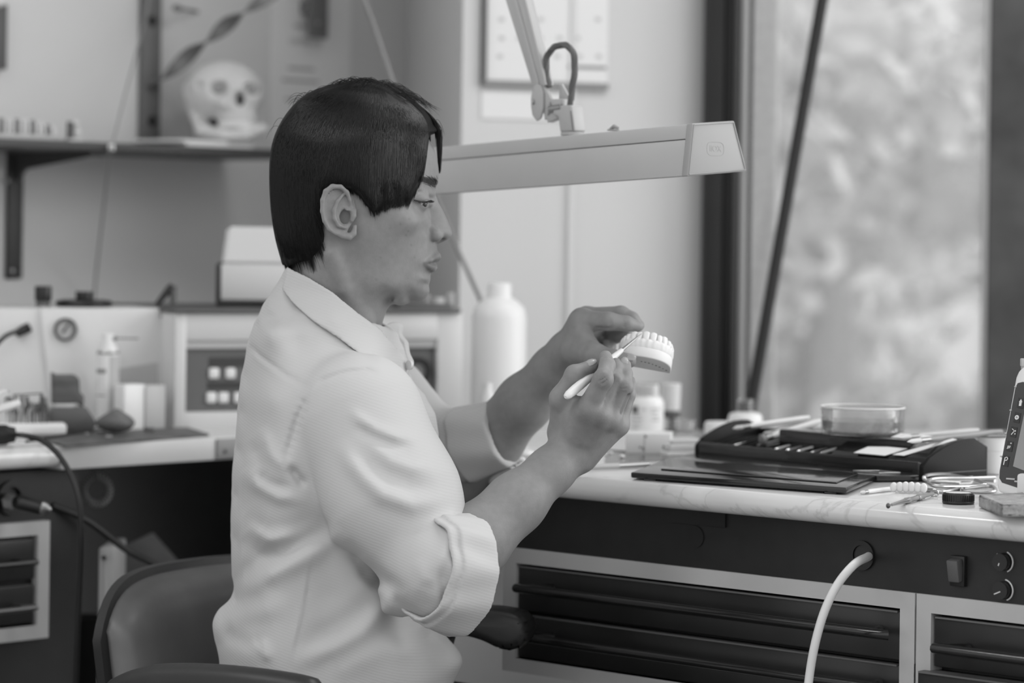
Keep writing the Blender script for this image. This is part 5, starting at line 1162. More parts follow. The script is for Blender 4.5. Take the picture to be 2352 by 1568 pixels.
sm = MB(); sm.prism([seatpt(-0.22, 0.03, 0.39), seatpt(0.22, 0.03, 0.39), seatpt(0.24, 0.22, 0.39), seatpt(0.20, 0.46, 0.39), seatpt(-0.20, 0.46, 0.39), seatpt(-0.24, 0.22, 0.39)], (0, 0, 0.065), bev=0.025, seg=3); sm.build('seat', M['leather'], t)
MB().prism([seatpt(-0.03, -0.03, 0.36), seatpt(0.03, -0.03, 0.36), seatpt(0.03, 0.3, 0.36), seatpt(-0.03, 0.3, 0.36)], (0, 0, 0.02)).build('seat_plate', M['dsteel'], t)
MB().tube([seatpt(0, 0.02, 0.37), seatpt(0, -0.03, 0.39), seatpt(0, -0.02, 0.55)], 0.014, 10).build('back_stem', M['dsteel'], t)
MB().tube([seatpt(0, 0.22, 0.37), seatpt(0, 0.22, 0.08)], 0.025, 16).build('gas_column', M['dsteel'], t)
for i in range(5):
    a = i * 2 * math.pi / 5 + 0.3; e = seatpt(0, 0.22, 0.07) + Vector((math.cos(a), math.sin(a), 0)) * 0.28
    MB().tube([seatpt(0, 0.22, 0.09), e], [0.024, 0.015], 8).build('leg', M['dsteel'], t)
    MB().ball(e - UP * 0.036, 0.0325, (0.5, 1, 1)).build('caster', M['black_pl'], t)
# armrests
def armrest(pts, r, post, name='armrest'):
    a = MB().tube(smoothpts(pts, 6), r, 18).build(name, M['leather2'], t, ang=80)
    MB().tube(post, 0.013, 8).build('arm_post', M['leather2'], t)
n0 = at(262, 1600, 2.90); n1 = at(330, 1572, 2.87); n2 = at(430, 1565, 2.84); n3 = at(560, 1573, 2.80); n4 = at(690, 1592, 2.77); n5 = at(745, 1612, 2.76)
armrest([n0, n1, n2, n3, n4, n5], [0.012] + [0.0175] * 7 + [0.0185] * 14 + [0.0185] * 5 + [0.016, 0.013, 0.009, 0.004], [n2 - UP * 0.01, Vector((n2.x + 0.02, n2.y, 0.5)), seatpt(-0.2, 0.2, 0.41)])
Yf = 3.09
o_ = [(985, 1415), (1040, 1404), (1100, 1399), (1150, 1402), (1190, 1412), (1208, 1430), (1212, 1452), (1206, 1474), (1190, 1490), (1165, 1497), (1140, 1492), (1112, 1478), (1085, 1466), (1050, 1461), (985, 1464)]
mb = MB(); mb.prism([at(px, py, Yf) for px, py in o_], Vector((0.012, 0.055, 0)), bev=0.012, seg=4)
mb.build('armrest', M['leather2'], t, ang=70)
MB().tube([at(1020, 1455, Yf + 0.03), at(985, 1600, Yf + 0.04), seatpt(0.2, 0.25, 0.41)], 0.013, 8).build('arm_post', M['leather2'], t)

# ================================================================ dental cast held in the left hand, and the carving tool
px7 = lambda zx, zy: (1280 + zx / 7.468, 690 + zy / 7.468)
YM = 3.085
bl_, br2 = at(*px7(1000, 1085), YM), at(*px7(1935, 1255), YM)   # rear base edge, left and right end
mx = (br2 - bl_); wid = mx.length; mx.normalize()
mu = Vector((0.0, 0.34, 0.94)); mu = (mu - mx * mu.dot(mx)).normalized()   # towards the teeth
mf = mx.cross(mu); mf = -mf if mf.y > 0 else mf                  # labial direction, towards the viewer
c0_ = (bl_ + br2) / 2
DMx = Matrix(((mx.x, mf.x, mu.x, c0_.x), (mx.y, mf.y, mu.y, c0_.y), (mx.z, mf.z, mu.z, c0_.z), (0, 0, 0, 1)))
t = thing('dental_cast', 'white plaster dental arch cast held up in left hand', 'dental cast', c0_, Mx=DMx)
hw = wid / 2; dep = hw * 1.36
def arch(u, ins=0.0, f0=0.0):
    """u -1..1 along the arch -> x, f"""
    a = u * math.pi / 2; return (hw - ins) * math.copysign(abs(math.sin(a)) ** 0.86, math.sin(a)), (dep - ins) * abs(math.cos(a)) ** 0.72 + f0
N_ = 40
base_h = 0.0112
mb = MB(t); out = [arch(-1 + 2 * i / N_) for i in range(N_ + 1)]
mb.prism([(x, f_, 0) for x, f_ in out], (0, 0, base_h), bev=0.0012, seg=2); mb.build('base', M['plaster'], t, ang=50)
# gum ridge: horseshoe band
def gum(P):
    L = (P - np.array(c0_)) @ np.array([list(mx), list(mf), list(mu)]).T
    d = None
    pts = [arch(-0.97 + 1.94 * i / 16, 0.0056) for i in range(17)]
    P_ = [(x, f_, base_h + 0.0036) for x, f_ in pts]
    for a, b in zip(P_, P_[1:]):
        e = d_cap(L * np.array([1, 1, 0.8]), np.array(a) * [1, 1, 0.8], np.array(b) * [1, 1, 0.8], 0.0054, 0.0054); d = e if d is None else smin(d, e, 0.002)
    for i in range(15):
        x, f_ = arch(-0.93 + 1.86 * i / 14, 0.003); d = smin(d, d_sph(L, (x, f_, base_h + 0.0070), 0.0032), 0.002)
    return d + 0.0004 * np.sin(L[:, 0] * 900) * np.sin(L[:, 1] * 800)
V, Q = surface(gum, np.array(c0_) - 0.06, np.array(c0_) + 0.06, 0.0010)
mesh_np('gum_ridge', V, Q, M['plaster'], t, relax=1)
hh_s = 1.12
wd_ = [0.0086, 0.0068, 0.0078, 0.0072, 0.0070, 0.0090, 0.0088]; hh_ = [0.0112, 0.0098, 0.0104, 0.0082, 0.0074, 0.0068, 0.0062]
# arc length table
tab = [arch(i / 400, 0.0042) for i in range(401)]; acc = [0]
for a, b in zip(tab, tab[1:]): acc.append(acc[-1] + math.hypot(b[0] - a[0], b[1] - a[1]))
tot = sum(wd_); scl = acc[-1] * 0.97 / tot
for sgn in (-1, 1):
    s_ = 0.0
    for i, (w_, hgt) in enumerate(zip(wd_, [h_ * hh_s for h_ in hh_])):
        w_ *= scl; sm_ = s_ + w_ / 2; s_ += w_
        k = min(range(401), key=lambda j: abs(acc[j] - sm_)); x, f_ = tab[k]; k2 = min(k + 3, 400); k1 = max(k - 3, 0)
        tx, tf = tab[k2][0] - tab[k1][0], tab[k2][1] - tab[k1][1]; an = math.atan2(tf, tx)
        x *= sgn; an *= sgn
        mb = MB(t); th = 0.0030 if i < 3 else 0.0042
        bm_v = bmesh.ops.create_cube(mb.bm, size=1.0)['verts']
        bmesh.ops.subdivide_edges(mb.bm, edges=list(mb.bm.edges), cuts=3, use_grid_fill=True)
        for v in mb.bm.verts:
            c = v.co.copy() * 2; n_ = Vector((c.x * math.sqrt(max(0, 1 - c.y * c.y / 2 - c.z * c.z / 2 + c.y * c.y * c.z * c.z / 3)), c.y * math.sqrt(max(0, 1 - c.x * c.x / 2 - c.z * c.z / 2 + c.x * c.x * c.z * c.z / 3)), c.z * math.sqrt(max(0, 1 - c.x * c.x / 2 - c.y * c.y / 2 + c.x * c.x * c.y * c.y / 3))))
            p = c.lerp(n_, 0.62); p.x *= w_ * 0.53 * (0.86 + 0.14 * p.z); p.y *= th * (1 - 0.25 * p.z); p.z *= hgt / 2
            v.co = p
        mb._tr(list(mb.bm.verts), Matrix.Translation((x, f_, base_h + 0.0084 + hgt * 0.36)) @ Matrix.Rotation(an, 4, 'Z'))
        mb.build('tooth', M['tooth'], t, ang=80)
for i in range(8):
    u = -0.12 + 0.98 * i / 7; x, f_ = arch(u * 0.83, 0.009)
    x = -0.004 + 0.0285 * i / 7; f_ = dep * (0.60 - 0.36 * (max(0, i - 1) / 6) ** 1.6)
    MB(t).box((x, f_, -0.0001), (0.0016 + 0.0004 * (i % 3), 0.0011, 0.0008), bev=0.0002).build('pin_hole', M['dgrey'], t)
# the tool in his right hand
a, b = at(1299, 912, 2.925), at(1475, 765, YM - dep * 0.98)
t = thing('carving_knife', 'white-handled pointed carving tool held in right hand', 'tool', a)
P = [a.lerp(b, f_) for f_ in (0.0, 0.012, 0.04, 0.12, 0.30, 0.5, 0.64, 0.725)]
MB().tube(P, [0.0016, 0.0034, 0.0045, 0.0050, 0.0047, 0.0038, 0.0032, 0.0025], 16).build('handle', M['white'], t)
MB().tube([a.lerp(b, f_) for f_ in (0.72, 0.76, 0.9, 0.985, 1.0)], [0.0019, 0.0017, 0.0012, 0.0005, 0.0002], 10).build('blade', M['steel'], t)
TOOL_A, TOOL_B = a, b
# ================================================================ the person
YH = 3.05; KH = YH / F                                   # middle plane of the head, metres per pixel there
def tps_grid(ctrl, x0, x1, y0, y1, step=1.0, smooth=1e-3):
    C = np.array([(a, b) for a, b, _ in ctrl], float); v = np.array([c for _, _, c in ctrl], float); n = len(C)
    S = 100.0
    def phi(r2): return np.where(r2 > 0, 0.5 * r2 * np.log(r2 + 1e-12), 0)
    D = (((C[:, None] - C[None]) / S) ** 2).sum(-1)
    A = np.zeros((n + 3, n + 3)); A[:n, :n] = phi(D) + np.eye(n) * smooth
    A[:n, n] = 1; A[:n, n + 1:] = C / S; A[n, :n] = 1; A[n + 1:, :n] = C.T / S
    w_ = np.linalg.solve(A, np.concatenate([v, np.zeros(3)]))
    gx = np.arange(x0, x1 + step, step); gy = np.arange(y0, y1 + step, step)
    G = np.zeros((len(gy), len(gx)))
    for i in range(n): G += w_[i] * phi(((gx[None, :] - C[i, 0]) / S) ** 2 + ((gy[:, None] - C[i, 1]) / S) ** 2)
    G += w_[n] + w_[n + 1] * gx[None, :] / S + w_[n + 2] * gy[:, None] / S
    return G
def blob_ctrl(sil, inner, off=11.0):
    """silhouette [(x,y,R)] closed polygon (any order) + interior half widths -> control values of W^2"""
    n = len(sil); P = np.array([(a, b) for a, b, _ in sil], float); out = []
    area = sum(P[i, 0] * P[(i + 1) % n, 1] - P[(i + 1) % n, 0] * P[i, 1] for i in range(n)); sg = 1 if area > 0 else -1
    for i in range(n):
        t_ = P[(i + 1) % n] - P[i - 1]; nn = np.array([-t_[1], t_[0]]) * sg; nn /= np.linalg.norm(nn) + 1e-9
        R = sil[i][2]
        out.append((P[i, 0], P[i, 1], 0.0))
        out.append((P[i, 0] - nn[0] * off * 1.3, P[i, 1] - nn[1] * off * 1.3, -2 * R * off * 1.3))
        if R > 0: out.append((P[i, 0] + nn[0] * off, P[i, 1] + nn[1] * off, 2 * R * off - off * off))
    out += [(a, b, w_ * w_) for a, b, w_ in inner]
    return out
class Blob:
    def __init__(s, ctrl, x0, x1, y0, y1, step, Y, edit=None):
        G = tps_grid(ctrl, x0, x1, y0, y1, step)
        if edit is not None: G = edit(G, np.arange(x0, x1 + step, step)[None, :], np.arange(y0, y1 + step, step)[:, None])
        s.G = G; s.x0, s.y0, s.st, s.Y = x0, y0, step, Y; gy, gx = np.gradient(G, step); s.gr = np.sqrt(gx * gx + gy * gy); s.k = Y / F
    def px(s, P):
        a = P[..., 0] / s.k; b = (P[..., 2] - CZ) / s.k; return CX + a + RO * b, HY - b + RO * a, (P[..., 1] - s.Y) / s.k
    def look(s, A, x, y):
        i = np.clip((x - s.x0) / s.st, 0, A.shape[1] - 1.001); j = np.clip((y - s.y0) / s.st, 0, A.shape[0] - 1.001)
        i0 = i.astype(int); j0 = j.astype(int); fi = i - i0; fj = j - j0
        return (A[j0, i0] * (1 - fi) + A[j0, i0 + 1] * fi) * (1 - fj) + (A[j0 + 1, i0] * (1 - fi) + A[j0 + 1, i0 + 1] * fi) * fj
    def sd(s, P, grow=0.0):
        x, y, w_ = s.px(P); H = s.look(s.G, x, y); g = s.look(s.gr, x, y)
        ox = np.maximum(np.maximum(s.x0 - x, x - (s.x0 + s.st * (s.G.shape[1] - 1))), 0); oy = np.maximum(np.maximum(s.y0 - y, y - (s.y0 + s.st * (s.G.shape[0] - 1))), 0)
        return (w_ * w_ - H) / np.sqrt(4 * w_ * w_ + g * g + 400.0) * s.k - grow + (ox + oy) * s.k
    def W(s, x, y): return np.sqrt(np.maximum(s.look(s.G, np.asarray(x, float), np.asarray(y, float)), 0))
    def pt(s, x, y, w_):
        u, v = np.asarray(x, float) - CX, HY - np.asarray(y, float)
        return np.stack([(u - RO * v) * s.k, s.Y + np.asarray(w_, float) * s.k, CZ + (v + RO * u) * s.k], -1)
def sm1(a, b, k):
    h = np.clip(0.5 + 0.5 * (b - a) / k, 0, 1); return b + (a - b) * h - k * h * (1 - h)
SIL = [(958,272,110),(985,318,125),(1000,349,125),(1006,376,118),(1008,398,105),(1007,418,80),(1002,440,52),(998,457,42),(996,478,40),(998,502,42),(1000,527,44),(1002,550,46),(1004,568,46),(1005,582,48),(1001,601,50),(997,617,50),(989,633,44),(986,650,42),(983,666,42),(975,681,42),(959,691,48),(940,695,56),(906,698,75),(893,706,95),(883,727,100),(873,752,105),(866,790,110),(860,835,115),
       (640,835,115),(648,760,112),(658,700,112),(668,640,112),(668,600,115),(662,560,122),(652,510,138),(646,460,148),(645,410,152),(655,340,150),(690,275,145),(740,234,138),(800,214,128),(860,214,122),(915,238,115)]
INN = [(790,330,160),(720,380,150),(880,300,138),(830,255,112),(760,265,108),(690,460,122),(760,470,150),(825,430,157),(895,400,143),(945,370,112),(935,310,104),(975,380,86),(985,412,74),
       (965,415,100),(940,440,126),(972,440,92),(988,445,56),(985,465,60),(970,466,84),(953,466,106),(930,500,132),(958,500,104),(982,503,64),(905,520,137),(860,500,147),
       (978,545,62),(950,550,98),(900,560,126),(850,550,141),(800,560,136),(985,580,46),(972,604,60),(950,600,84),(925,620,100),(880,620,118),(832,618,124),(975,640,46),(955,660,62),(935,640,86),(930,682,58),(900,660,104),(865,660,112),(905,690,66),
       (835,690,104),(790,680,112),(750,690,112),(800,740,108),(720,640,108),(840,745,92),(760,790,112),(700,560,116),(720,520,128)]
def nose_edit(H, x, y):
    ry_ = np.array([425, 448, 464, 483, 510, 524, 533, 540, 552]); rx_ = np.array([1001, 1003, 1005.8, 1017, 1029, 1035, 1038.0, 1037.5, 1033])
    R_ = np.array([8, 10, 11, 13, 16, 19, 21, 20, 18]); rr_ = np.interp(y[:, 0], ry_, rx_)[:, None]; RR = np.interp(y[:, 0], ry_, R_)[:, None]
    d1 = rr_ - x; yu = np.interp(x[0], [985, 1005, 1017, 1027, 1036, 1040], [566, 561, 556, 551, 545, 541])[None, :]
    d = sm1(d1, yu - y, 5.0); Hn = 2 * RR * d - 0.10 * np.maximum(d, 0) ** 2 * 1.0
    wgt = np.clip((y - 425) / 30, 0, 1)
    Hn = np.where(d > 0, np.minimum(Hn, 44.0 ** 2), Hn) * wgt - (1 - wgt) * 400
    Hn = np.where(x < 965, -2000, Hn)
    return -sm1(-H, -Hn, 160.0)
HEAD = Blob(blob_ctrl(SIL, INN), 600, 1080, 170, 860, 1.0, YH, nose_edit)
def headspace(P):
    x, y, w_ = HEAD.px(P); return np.stack([x, y, np.abs(w_)], -1)
def ear_sd(Q):
    Q = Q - np.array([10.0, 0, 0])
    pl_ = 153 + (815 - Q[..., 0]) * 0.36
    u = (Q[..., 0] - 779) / 38.0; v = (Q[..., 1] - 486) / 58.0; th = 0.22
    uu = u * math.cos(th) - v * math.sin(th) * 0.9; vv = v * math.cos(th) + u * math.sin(th) * 0.9
    uu = uu * (1 + 0.35 * np.clip(vv, 0, 1.2))
    e = (np.sqrt(uu * uu + vv * vv) - 0.95) * 36
    d = np.maximum(np.abs(Q[..., 2] - pl_) - 3.4, e)
    hel = [(806,482,158),(803,462,164),(797,444,170),(783,432,175),(765,431,179),(750,442,182),(743,462,184),(742,486,183),(747,508,181),(757,526,177),(771,537,172)]
    d = smin(d, chain(Q, hel, [4, 4.5, 5, 5.5, 6, 6, 5.5, 5, 5, 5, 4.5], 3), 3)
    d = smin(d, chain(Q, [(771,533,170),(786,541,166),(800,544,161),(811,536,158),(814,520,157)], [5, 7, 8, 6.5, 5], 4), 4)
    d = smin(d, chain(Q, [(788,449,170),(776,464,175),(768,484,177),(769,503,176),(778,518,173),(792,523,168)], [3.5, 4.5, 5.5, 5.5, 5, 4.5], 3), 3)
    d = smax(d, -d_ell(Q, (794, 499, 174), (15, 20, 22)), 3)
    d = smax(d, -d_ell(Q, (793, 466, 181), (9, 11, 13)), 3)
    d = smax(d, -chain(Q, [(790,444,180),(768,444,186),(756,460,189),(754,486,190),(760,508,188)], [4.5, 5.5, 6, 5.5, 3.5], 3), 3)
    d = smin(d, chain(Q, [(813,484,158),(811,496,161),(807,507,161)], [5, 6.5, 5], 3), 4)
    d = smin(d, chain(Q, [(806,484,160),(795,483,166)], [3.5, 3], 3), 3)
    return d
EYE = (961.5, 462.0, 68.0)
def head_sd(P):
    d = HEAD.sd(P) / KH; Q = headspace(P); a, b = Q.min(0), Q.max(0)
    def nr(x0, x1, y0, y1): return b[0] > x0 and a[0] < x1 and b[1] > y0 and a[1] < y1
    if nr(960, 1060, 505, 580):
        d = smin(d, d_ell(Q, (1001, 541, 28), (17, 13.5, 15)), 6)                     # nose wings
        d = smax(d, -d_ell(Q, (1016, 551, 15), (9, 5.0, 6.5)), 3)                     # nostrils
        d = smax(d, -chain(Q, [(992, 527, 50), (984, 538, 56), (987, 552, 56)], [2.0, 2.6, 2.0], 2), 4)
        d = smax(d, -chain(Q, [(1016, 568, 0), (1013, 580, 0)], [6, 5], 2), 5)         # philtrum
    if nr(915, 1015, 415, 505):                                                       # eye: lids over the ball, slit, fold
        d = smin(d, d_sph(Q, EYE, 27.5), 7)
        d = smax(d, -chain(Q, [(992, 444, 58), (984, 442, 84), (966, 441, 98), (948, 446, 106)], [1.2, 2.0, 2.0, 1.0], 2), 4)
        d = smax(d, -chain(Q, [(991, 463, 58), (985.5, 467, 80), (972, 468.5, 96), (955, 461, 103)], [1.8, 5.0, 5.2, 1.6], 2), 2.0)
    if nr(950, 1040, 560, 640):                                                       # lips
        up = chain(Q, [(1003.5, 591, 0), (1002.5, 589, 10), (999, 591, 24), (989, 597, 40), (975, 603.5, 55)], [10.0, 10, 8.5, 5.5, 2.0], 3)
        lo = chain(Q, [(995, 614.5, 0), (994, 614.5, 14), (988, 612, 32), (975, 605, 54)], [10.0, 9.5, 7, 2.0], 3)
        d = smin(d, smin(up, lo, 1.0), 6)
        d = smax(d, -chain(Q, [(1016, 602, 0), (1008, 601.5, 24), (994, 602.5, 44), (973, 604.5, 60)], [1.6, 1.6, 1.6, 1.2], 1), 2.0)
    if nr(925, 1000, 635, 705): d = smin(d, d_ell(Q, (962, 668, 0), (20, 17, 24)), 16)                         # chin
    if nr(870, 990, 460, 550): d = smin(d, d_ell(Q, (925, 508, 104), (36, 22, 24)), 22)                      # cheekbone
    if nr(725, 845, 410, 570): d = smin(d, ear_sd(Q), 3)
    if nr(800, 920, 600, 780): d = smax(d, -chain(Q, [(832, 640, 140), (848, 686, 126), (858, 715, 116)], [8, 10, 6], 5), 16)   # below the jaw
    if nr(730, 900, 540, 790): d = smin(d, chain(Q, [(770, 580, 128), (800, 660, 108), (850, 740, 62)], [16, 14, 11], 8), 16)     # neck muscle
    return d * KH
# ---- arms and hands, joints as pixels at a depth
def J(px_, py_, Y): return np.array(at(px_, py_, Y))
def z3(zx, zy, Y): return J(1240 + zx / 5.6, 800 + zy / 5.6, Y)
def z7(zx, zy, Y): return J(1280 + zx / 7.468, 690 + zy / 7.468, Y)
mm = 0.001
R_SH, R_EL, R_WR = J(815, 960, 2.985), J(992, 1334, 2.895), J(1302, 1046, 2.97)
L_SH, L_EL, L_WR = J(875, 945, 3.27), J(1053, 1099, 3.25), J(1302, 812, 3.14)
def lerp(a, b, t_): return a + (b - a) * t_
def arm_r(P):
    return chain(P, [R_SH, R_EL, lerp(R_EL, R_WR, 0.30), lerp(R_EL, R_WR, 0.62), lerp(R_EL, R_WR, 0.88), R_WR], [46*mm, 34*mm, 36*mm, 29.5*mm, 23*mm, 22.0*mm], 0.012)
def arm_l(P):
    return chain(P, [L_SH, L_EL, lerp(L_EL, L_WR, 0.32), lerp(L_EL, L_WR, 0.62), lerp(L_EL, L_WR, 0.88), L_WR], [38*mm, 32*mm, 34*mm, 30*mm, 23.5*mm, 22*mm], 0.012)
# right hand
RI = [z3(585, 815, 2.945), z3(812, 400, 2.934), z3(868, 215, 2.950), z3(845, 105, 2.962)]
RM = [z3(760, 840, 2.950), z3(952, 400, 2.955), z3(985, 265, 2.966), z3(975, 200, 2.976)]
RR_ = [z3(905, 900, 2.958), z3(1085, 505, 2.956), z3(1098, 330, 2.966), z3(1095, 215, 2.975)]
RP_ = [z3(1010, 985, 2.972), z3(1140, 600, 2.978), z3(1158, 480, 2.985), z3(1160, 415, 2.990)]
RT = [z3(300, 1080, 2.985), z3(268, 640, 2.962), z3(445, 335, 2.957), z3(668, 232, 2.966)]
RW2 = z3(370, 1330, 2.972); RW3 = z3(520, 1350, 2.975)
def hand_r(P):
    m = chain(P, [RW2, RI[0]], [19*mm, 13.5*mm]); 
    m = smin(m, chain(P, [lerp(RW2, RW3, .5), RM[0]], [19*mm, 12.5*mm]), 8*mm)
    m = smin(m, chain(P, [RW3, RR_[0]], [18*mm, 12.0*mm]), 8*mm)
    m = smin(m, chain(P, [RW3, RP_[0]], [18*mm, 11.5*mm]), 8*mm)
    m = smin(m, chain(P, [RW2, RT[0], RT[1]], [17*mm, 15*mm, 10.5*mm]), 9*mm)
    m = smin(m, chain(P, [RT[0], z3(430, 860, 2.958)], [13*mm, 10*mm]), 9*mm)        # web
    m = smin(m, chain(P, [z3(340, 730, 2.962), z3(520, 700, 2.955)], [6*mm, 7*mm]), 8*mm)
    fi = chain(P, RI, [11.0*mm, 9.6*mm, 8.2*mm, 6.6*mm], 3*mm); fi = smin(fi, d_sph(P, RI[1], 9.9*mm), 4*mm)
    fm = chain(P, RM, [10.5*mm, 8.8*mm, 7.6*mm, 6.6*mm], 3*mm)
    fr = chain(P, RR_, [10.2*mm, 8.6*mm, 7.4*mm, 6.4*mm], 3*mm); fr = smin(fr, d_sph(P, RR_[1], 8.8*mm), 3*mm)
    fp = chain(P, RP_, [9.0*mm, 7.0*mm, 6.4*mm, 5.6*mm], 3*mm)
    ft = chain(P, RT[1:], [10.8*mm, 9.2*mm, 7.4*mm], 4*mm); ft = smin(ft, d_sph(P, RT[2], 9.0*mm), 4*mm)
    m = smin(m, ft, 7*mm)
    f = smin(fi, fm, 0.6*mm); f = smin(f, fr, 0.6*mm); f = smin(f, fp, 0.6*mm)
    d = smin(m, f, 6*mm)
    for a, b, r_ in ((z3(520, 1180, 2.949), z3(650, 940, 2.941), 2.6), (z3(640, 1200, 2.953), z3(800, 1000, 2.945), 2.4), (z3(440, 1150, 2.951), z3(550, 900, 2.941), 2.2)):
        d = smin(d, d_cap(P, a, b, r_ * mm, r_ * mm * 1.3), 9*mm)
    for c, r_ in ((z3(590, 800, 2.938), 6), (z3(785, 870, 2.942), 6), (z3(925, 940, 2.951), 6), (z3(1015, 1005, 2.965), 5.5)): d = smin(d, d_sph(P, c, r_ * mm), 9*mm)
    for c, ax_ in ((z3(812, 385, 2.924), (0.55, 0, 0.45)), (z3(1090, 515, 2.947), (0.8, 0, 0.15)), (z3(965, 385, 2.946), (0.75, 0, 0.2))):
        for o_ in (-0.0035, 0.0, 0.0035):
            n_ = np.array([-ax_[2], 0, ax_[0]]); n_ /= np.linalg.norm(n_); a_ = np.array(ax_) / np.linalg.norm(ax_); q_ = c + n_ * o_
            d = smax(d, -d_cap(P, q_ - a_ * 0.005, q_ + a_ * 0.005, 0.0008, 0.0008), 1.2*mm)
    for a, b in ((z3(735, 690, 2.938), z3(900, 430, 2.938)), (z3(880, 640, 2.942), z3(1015, 400, 2.945)), (z3(1030, 830, 2.952), z3(1130, 590, 2.952))):
        d = smax(d, -d_cap(P, a, b, 1.5*mm, 1.5*mm), 3*mm)
    return d
# left hand
LI = [z7(420, 345, 3.105), z7(880, 355, 3.085), z7(1190, 395, 3.088), z7(1385, 445, 3.094)]
LM = [z7(500, 290, 3.135), z7(1090, 240, 3.118), z7(1280, 320, 3.112), z7(1400, 425, 3.112)]
LR = [z7(600, 420, 3.150), z7(800, 560, 3.165), z7(980, 600, 3.145), z7(1180, 590, 3.128)]
LP_ = [z7(560, 560, 3.150), z7(760, 680, 3.160), z7(880, 790, 3.140), z7(840, 900, 3.128)]
LT = [z7(330, 860, 3.100), z7(640, 945, 3.068), z7(960, 985, 3.050), z7(1235, 1035, 3.046)]
LW = z7(185, 900, 3.135)
def hand_l(P):
    m = chain(P, [LW, LI[0]], [20*mm, 14*mm]); m = smin(m, chain(P, [LW, LM[0]], [19*mm, 12*mm]), 9*mm)
    m = smin(m, chain(P, [LW, LP_[0]], [18*mm, 13*mm]), 9*mm)
    m = smin(m, chain(P, [LW, LT[0], LT[1]], [18*mm, 17*mm, 12.5*mm]), 10*mm)
    m = smin(m, chain(P, [z7(380, 480, 3.10), z7(520, 760, 3.085)], [11*mm, 10*mm]), 10*mm)
    m = smin(m, chain(P, [z7(450, 620, 3.09), z7(760, 900, 3.07)], [4*mm, 4*mm]), 6*mm)
    fi = chain(P, LI, [12.0*mm, 9.8*mm, 8.2*mm, 6.0*mm], 3*mm)
    fm = chain(P, LM, [11*mm, 9.4*mm, 8*mm, 6.2*mm], 3*mm)
    fr = chain(P, LR, [11*mm, 9.5*mm, 8.8*mm, 7.5*mm], 3*mm)
    fp = chain(P, LP_, [10*mm, 8.6*mm, 7.8*mm, 7*mm], 3*mm)
    ft = chain(P, LT[1:], [12.5*mm, 8.8*mm, 7.6*mm], 4*mm)
    m = smin(m, ft, 7*mm); f = smin(smin(fi, fm, 0.8*mm), smin(fr, fp, 0.8*mm), 0.8*mm)
    d = smin(m, f, 5*mm)
    for a, b in ((z7(430, 620, 3.083), z7(800, 905, 3.062)), (z7(430, 740, 3.083), z7(640, 880, 3.062))): d = smin(d, d_cap(P, a, b, 2.6*mm, 2.8*mm), 4*mm)
    for a, b in ((z7(905, 340, 3.073), z7(915, 420, 3.074)), (z7(1165, 400, 3.078), z7(1150, 440, 3.079)), (z7(690, 470, 3.085), z7(960, 470, 3.075)), (z7(520, 420, 3.085), z7(600, 610, 3.082))): d = smax(d, -d_cap(P, a, b, 1.3*mm, 1.3*mm), 2.5*mm)
    return d
# torso core, hips and legs under the clothes
T_NK = J(785, 790, 3.07); T_CH = J(790, 1020, 3.09); T_WA = J(740, 1400, 3.09); T_HI = J(760, 1640, 3.10)
def core(P):
    d = chain(P, [T_NK, lerp(T_NK, T_CH, .5), T_CH, T_WA, T_HI], [40*mm, 50*mm, 75*mm, 75*mm, 85*mm], 0.03)
    d = smin(d, chain(P, [T_NK + np.array([0, .03, -.04]), R_SH], [34*mm, 42*mm]), 0.03); d = smin(d, chain(P, [T_NK + np.array([-.03, .05, -.06]), L_SH], [28*mm, 30*mm]), 0.02)
    return d
KN_R, KN_L = np.array([0.13, 2.99, 0.53]), np.array([0.16, 3.19, 0.53])
HP_R, HP_L = np.array([-0.19, 3.03, 0.545]), np.array([-0.17, 3.20, 0.545])
def legs(P, g=0.0):
    d = None
    for h_, k_, e_ in ((HP_R, KN_R, -0.02), (HP_L, KN_L, 0.03)):
        e = chain(P, [h_, k_, np.array([k_[0] + e_, k_[1], 0.30]), np.array([k_[0] + e_ * 2, k_[1], 0.09])], [0.082, 0.056, 0.052, 0.036], 0.02); d = e if d is None else smin(d, e, 0.02)
    return d - g
PARTS = [(head_sd, J(590, 860, YH - 0.10), J(1060, 170, YH + 0.10)), (arm_r, None, None), (arm_l, None, None), (hand_r, None, None), (hand_l, None, None), (core, None, None), (legs, None, None)]
def bb(pts, r): p = np.array(pts); return p.min(0) - r, p.max(0) + r
BBX = [(np.minimum(PARTS[0][1], PARTS[0][2]) - 0.01, np.maximum(PARTS[0][1], PARTS[0][2]) + 0.01), bb([R_SH, R_EL, R_WR], .06), bb([L_SH, L_EL, L_WR], .06), bb(RI + RM + RR_ + RP_ + RT + [RW2, RW3], .03), bb(LI + LM + LR + LP_ + LT + [LW], .03), bb([T_NK, T_CH, T_WA, T_HI, R_SH, L_SH], .12), bb([HP_R, KN_R, HP_L, KN_L, np.array([.13, 3, .05])], .1)]
KJ = [0.012, 0.01, 0.01, 0.008, 0.008, 0.02, 0.02]
def body(P):
    lo, hi = P.min(0), P.max(0); small = (hi - lo).max() < 0.15; d = np.full(len(P), 0.08)
    for (f_, _, _), (a, b), k in zip(PARTS, BBX, KJ):
        if small and ((a > hi + 0.02).any() or (b < lo - 0.02).any()): continue
        d = smin(f_(P), d, k)
    return d
M["skin"] = mat("skin", 0.235, 0.50, noise=0.06, nscale=120, bump=0.10, bscale=420, spec=0.35, sss=0.06)
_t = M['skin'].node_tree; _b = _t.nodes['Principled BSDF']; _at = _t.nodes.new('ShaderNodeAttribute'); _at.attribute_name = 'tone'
_mx = _t.nodes.new('ShaderNodeVectorMath'); _mx.operation = 'SCALE'; _src = _b.inputs['Base Color'].links[0].from_socket
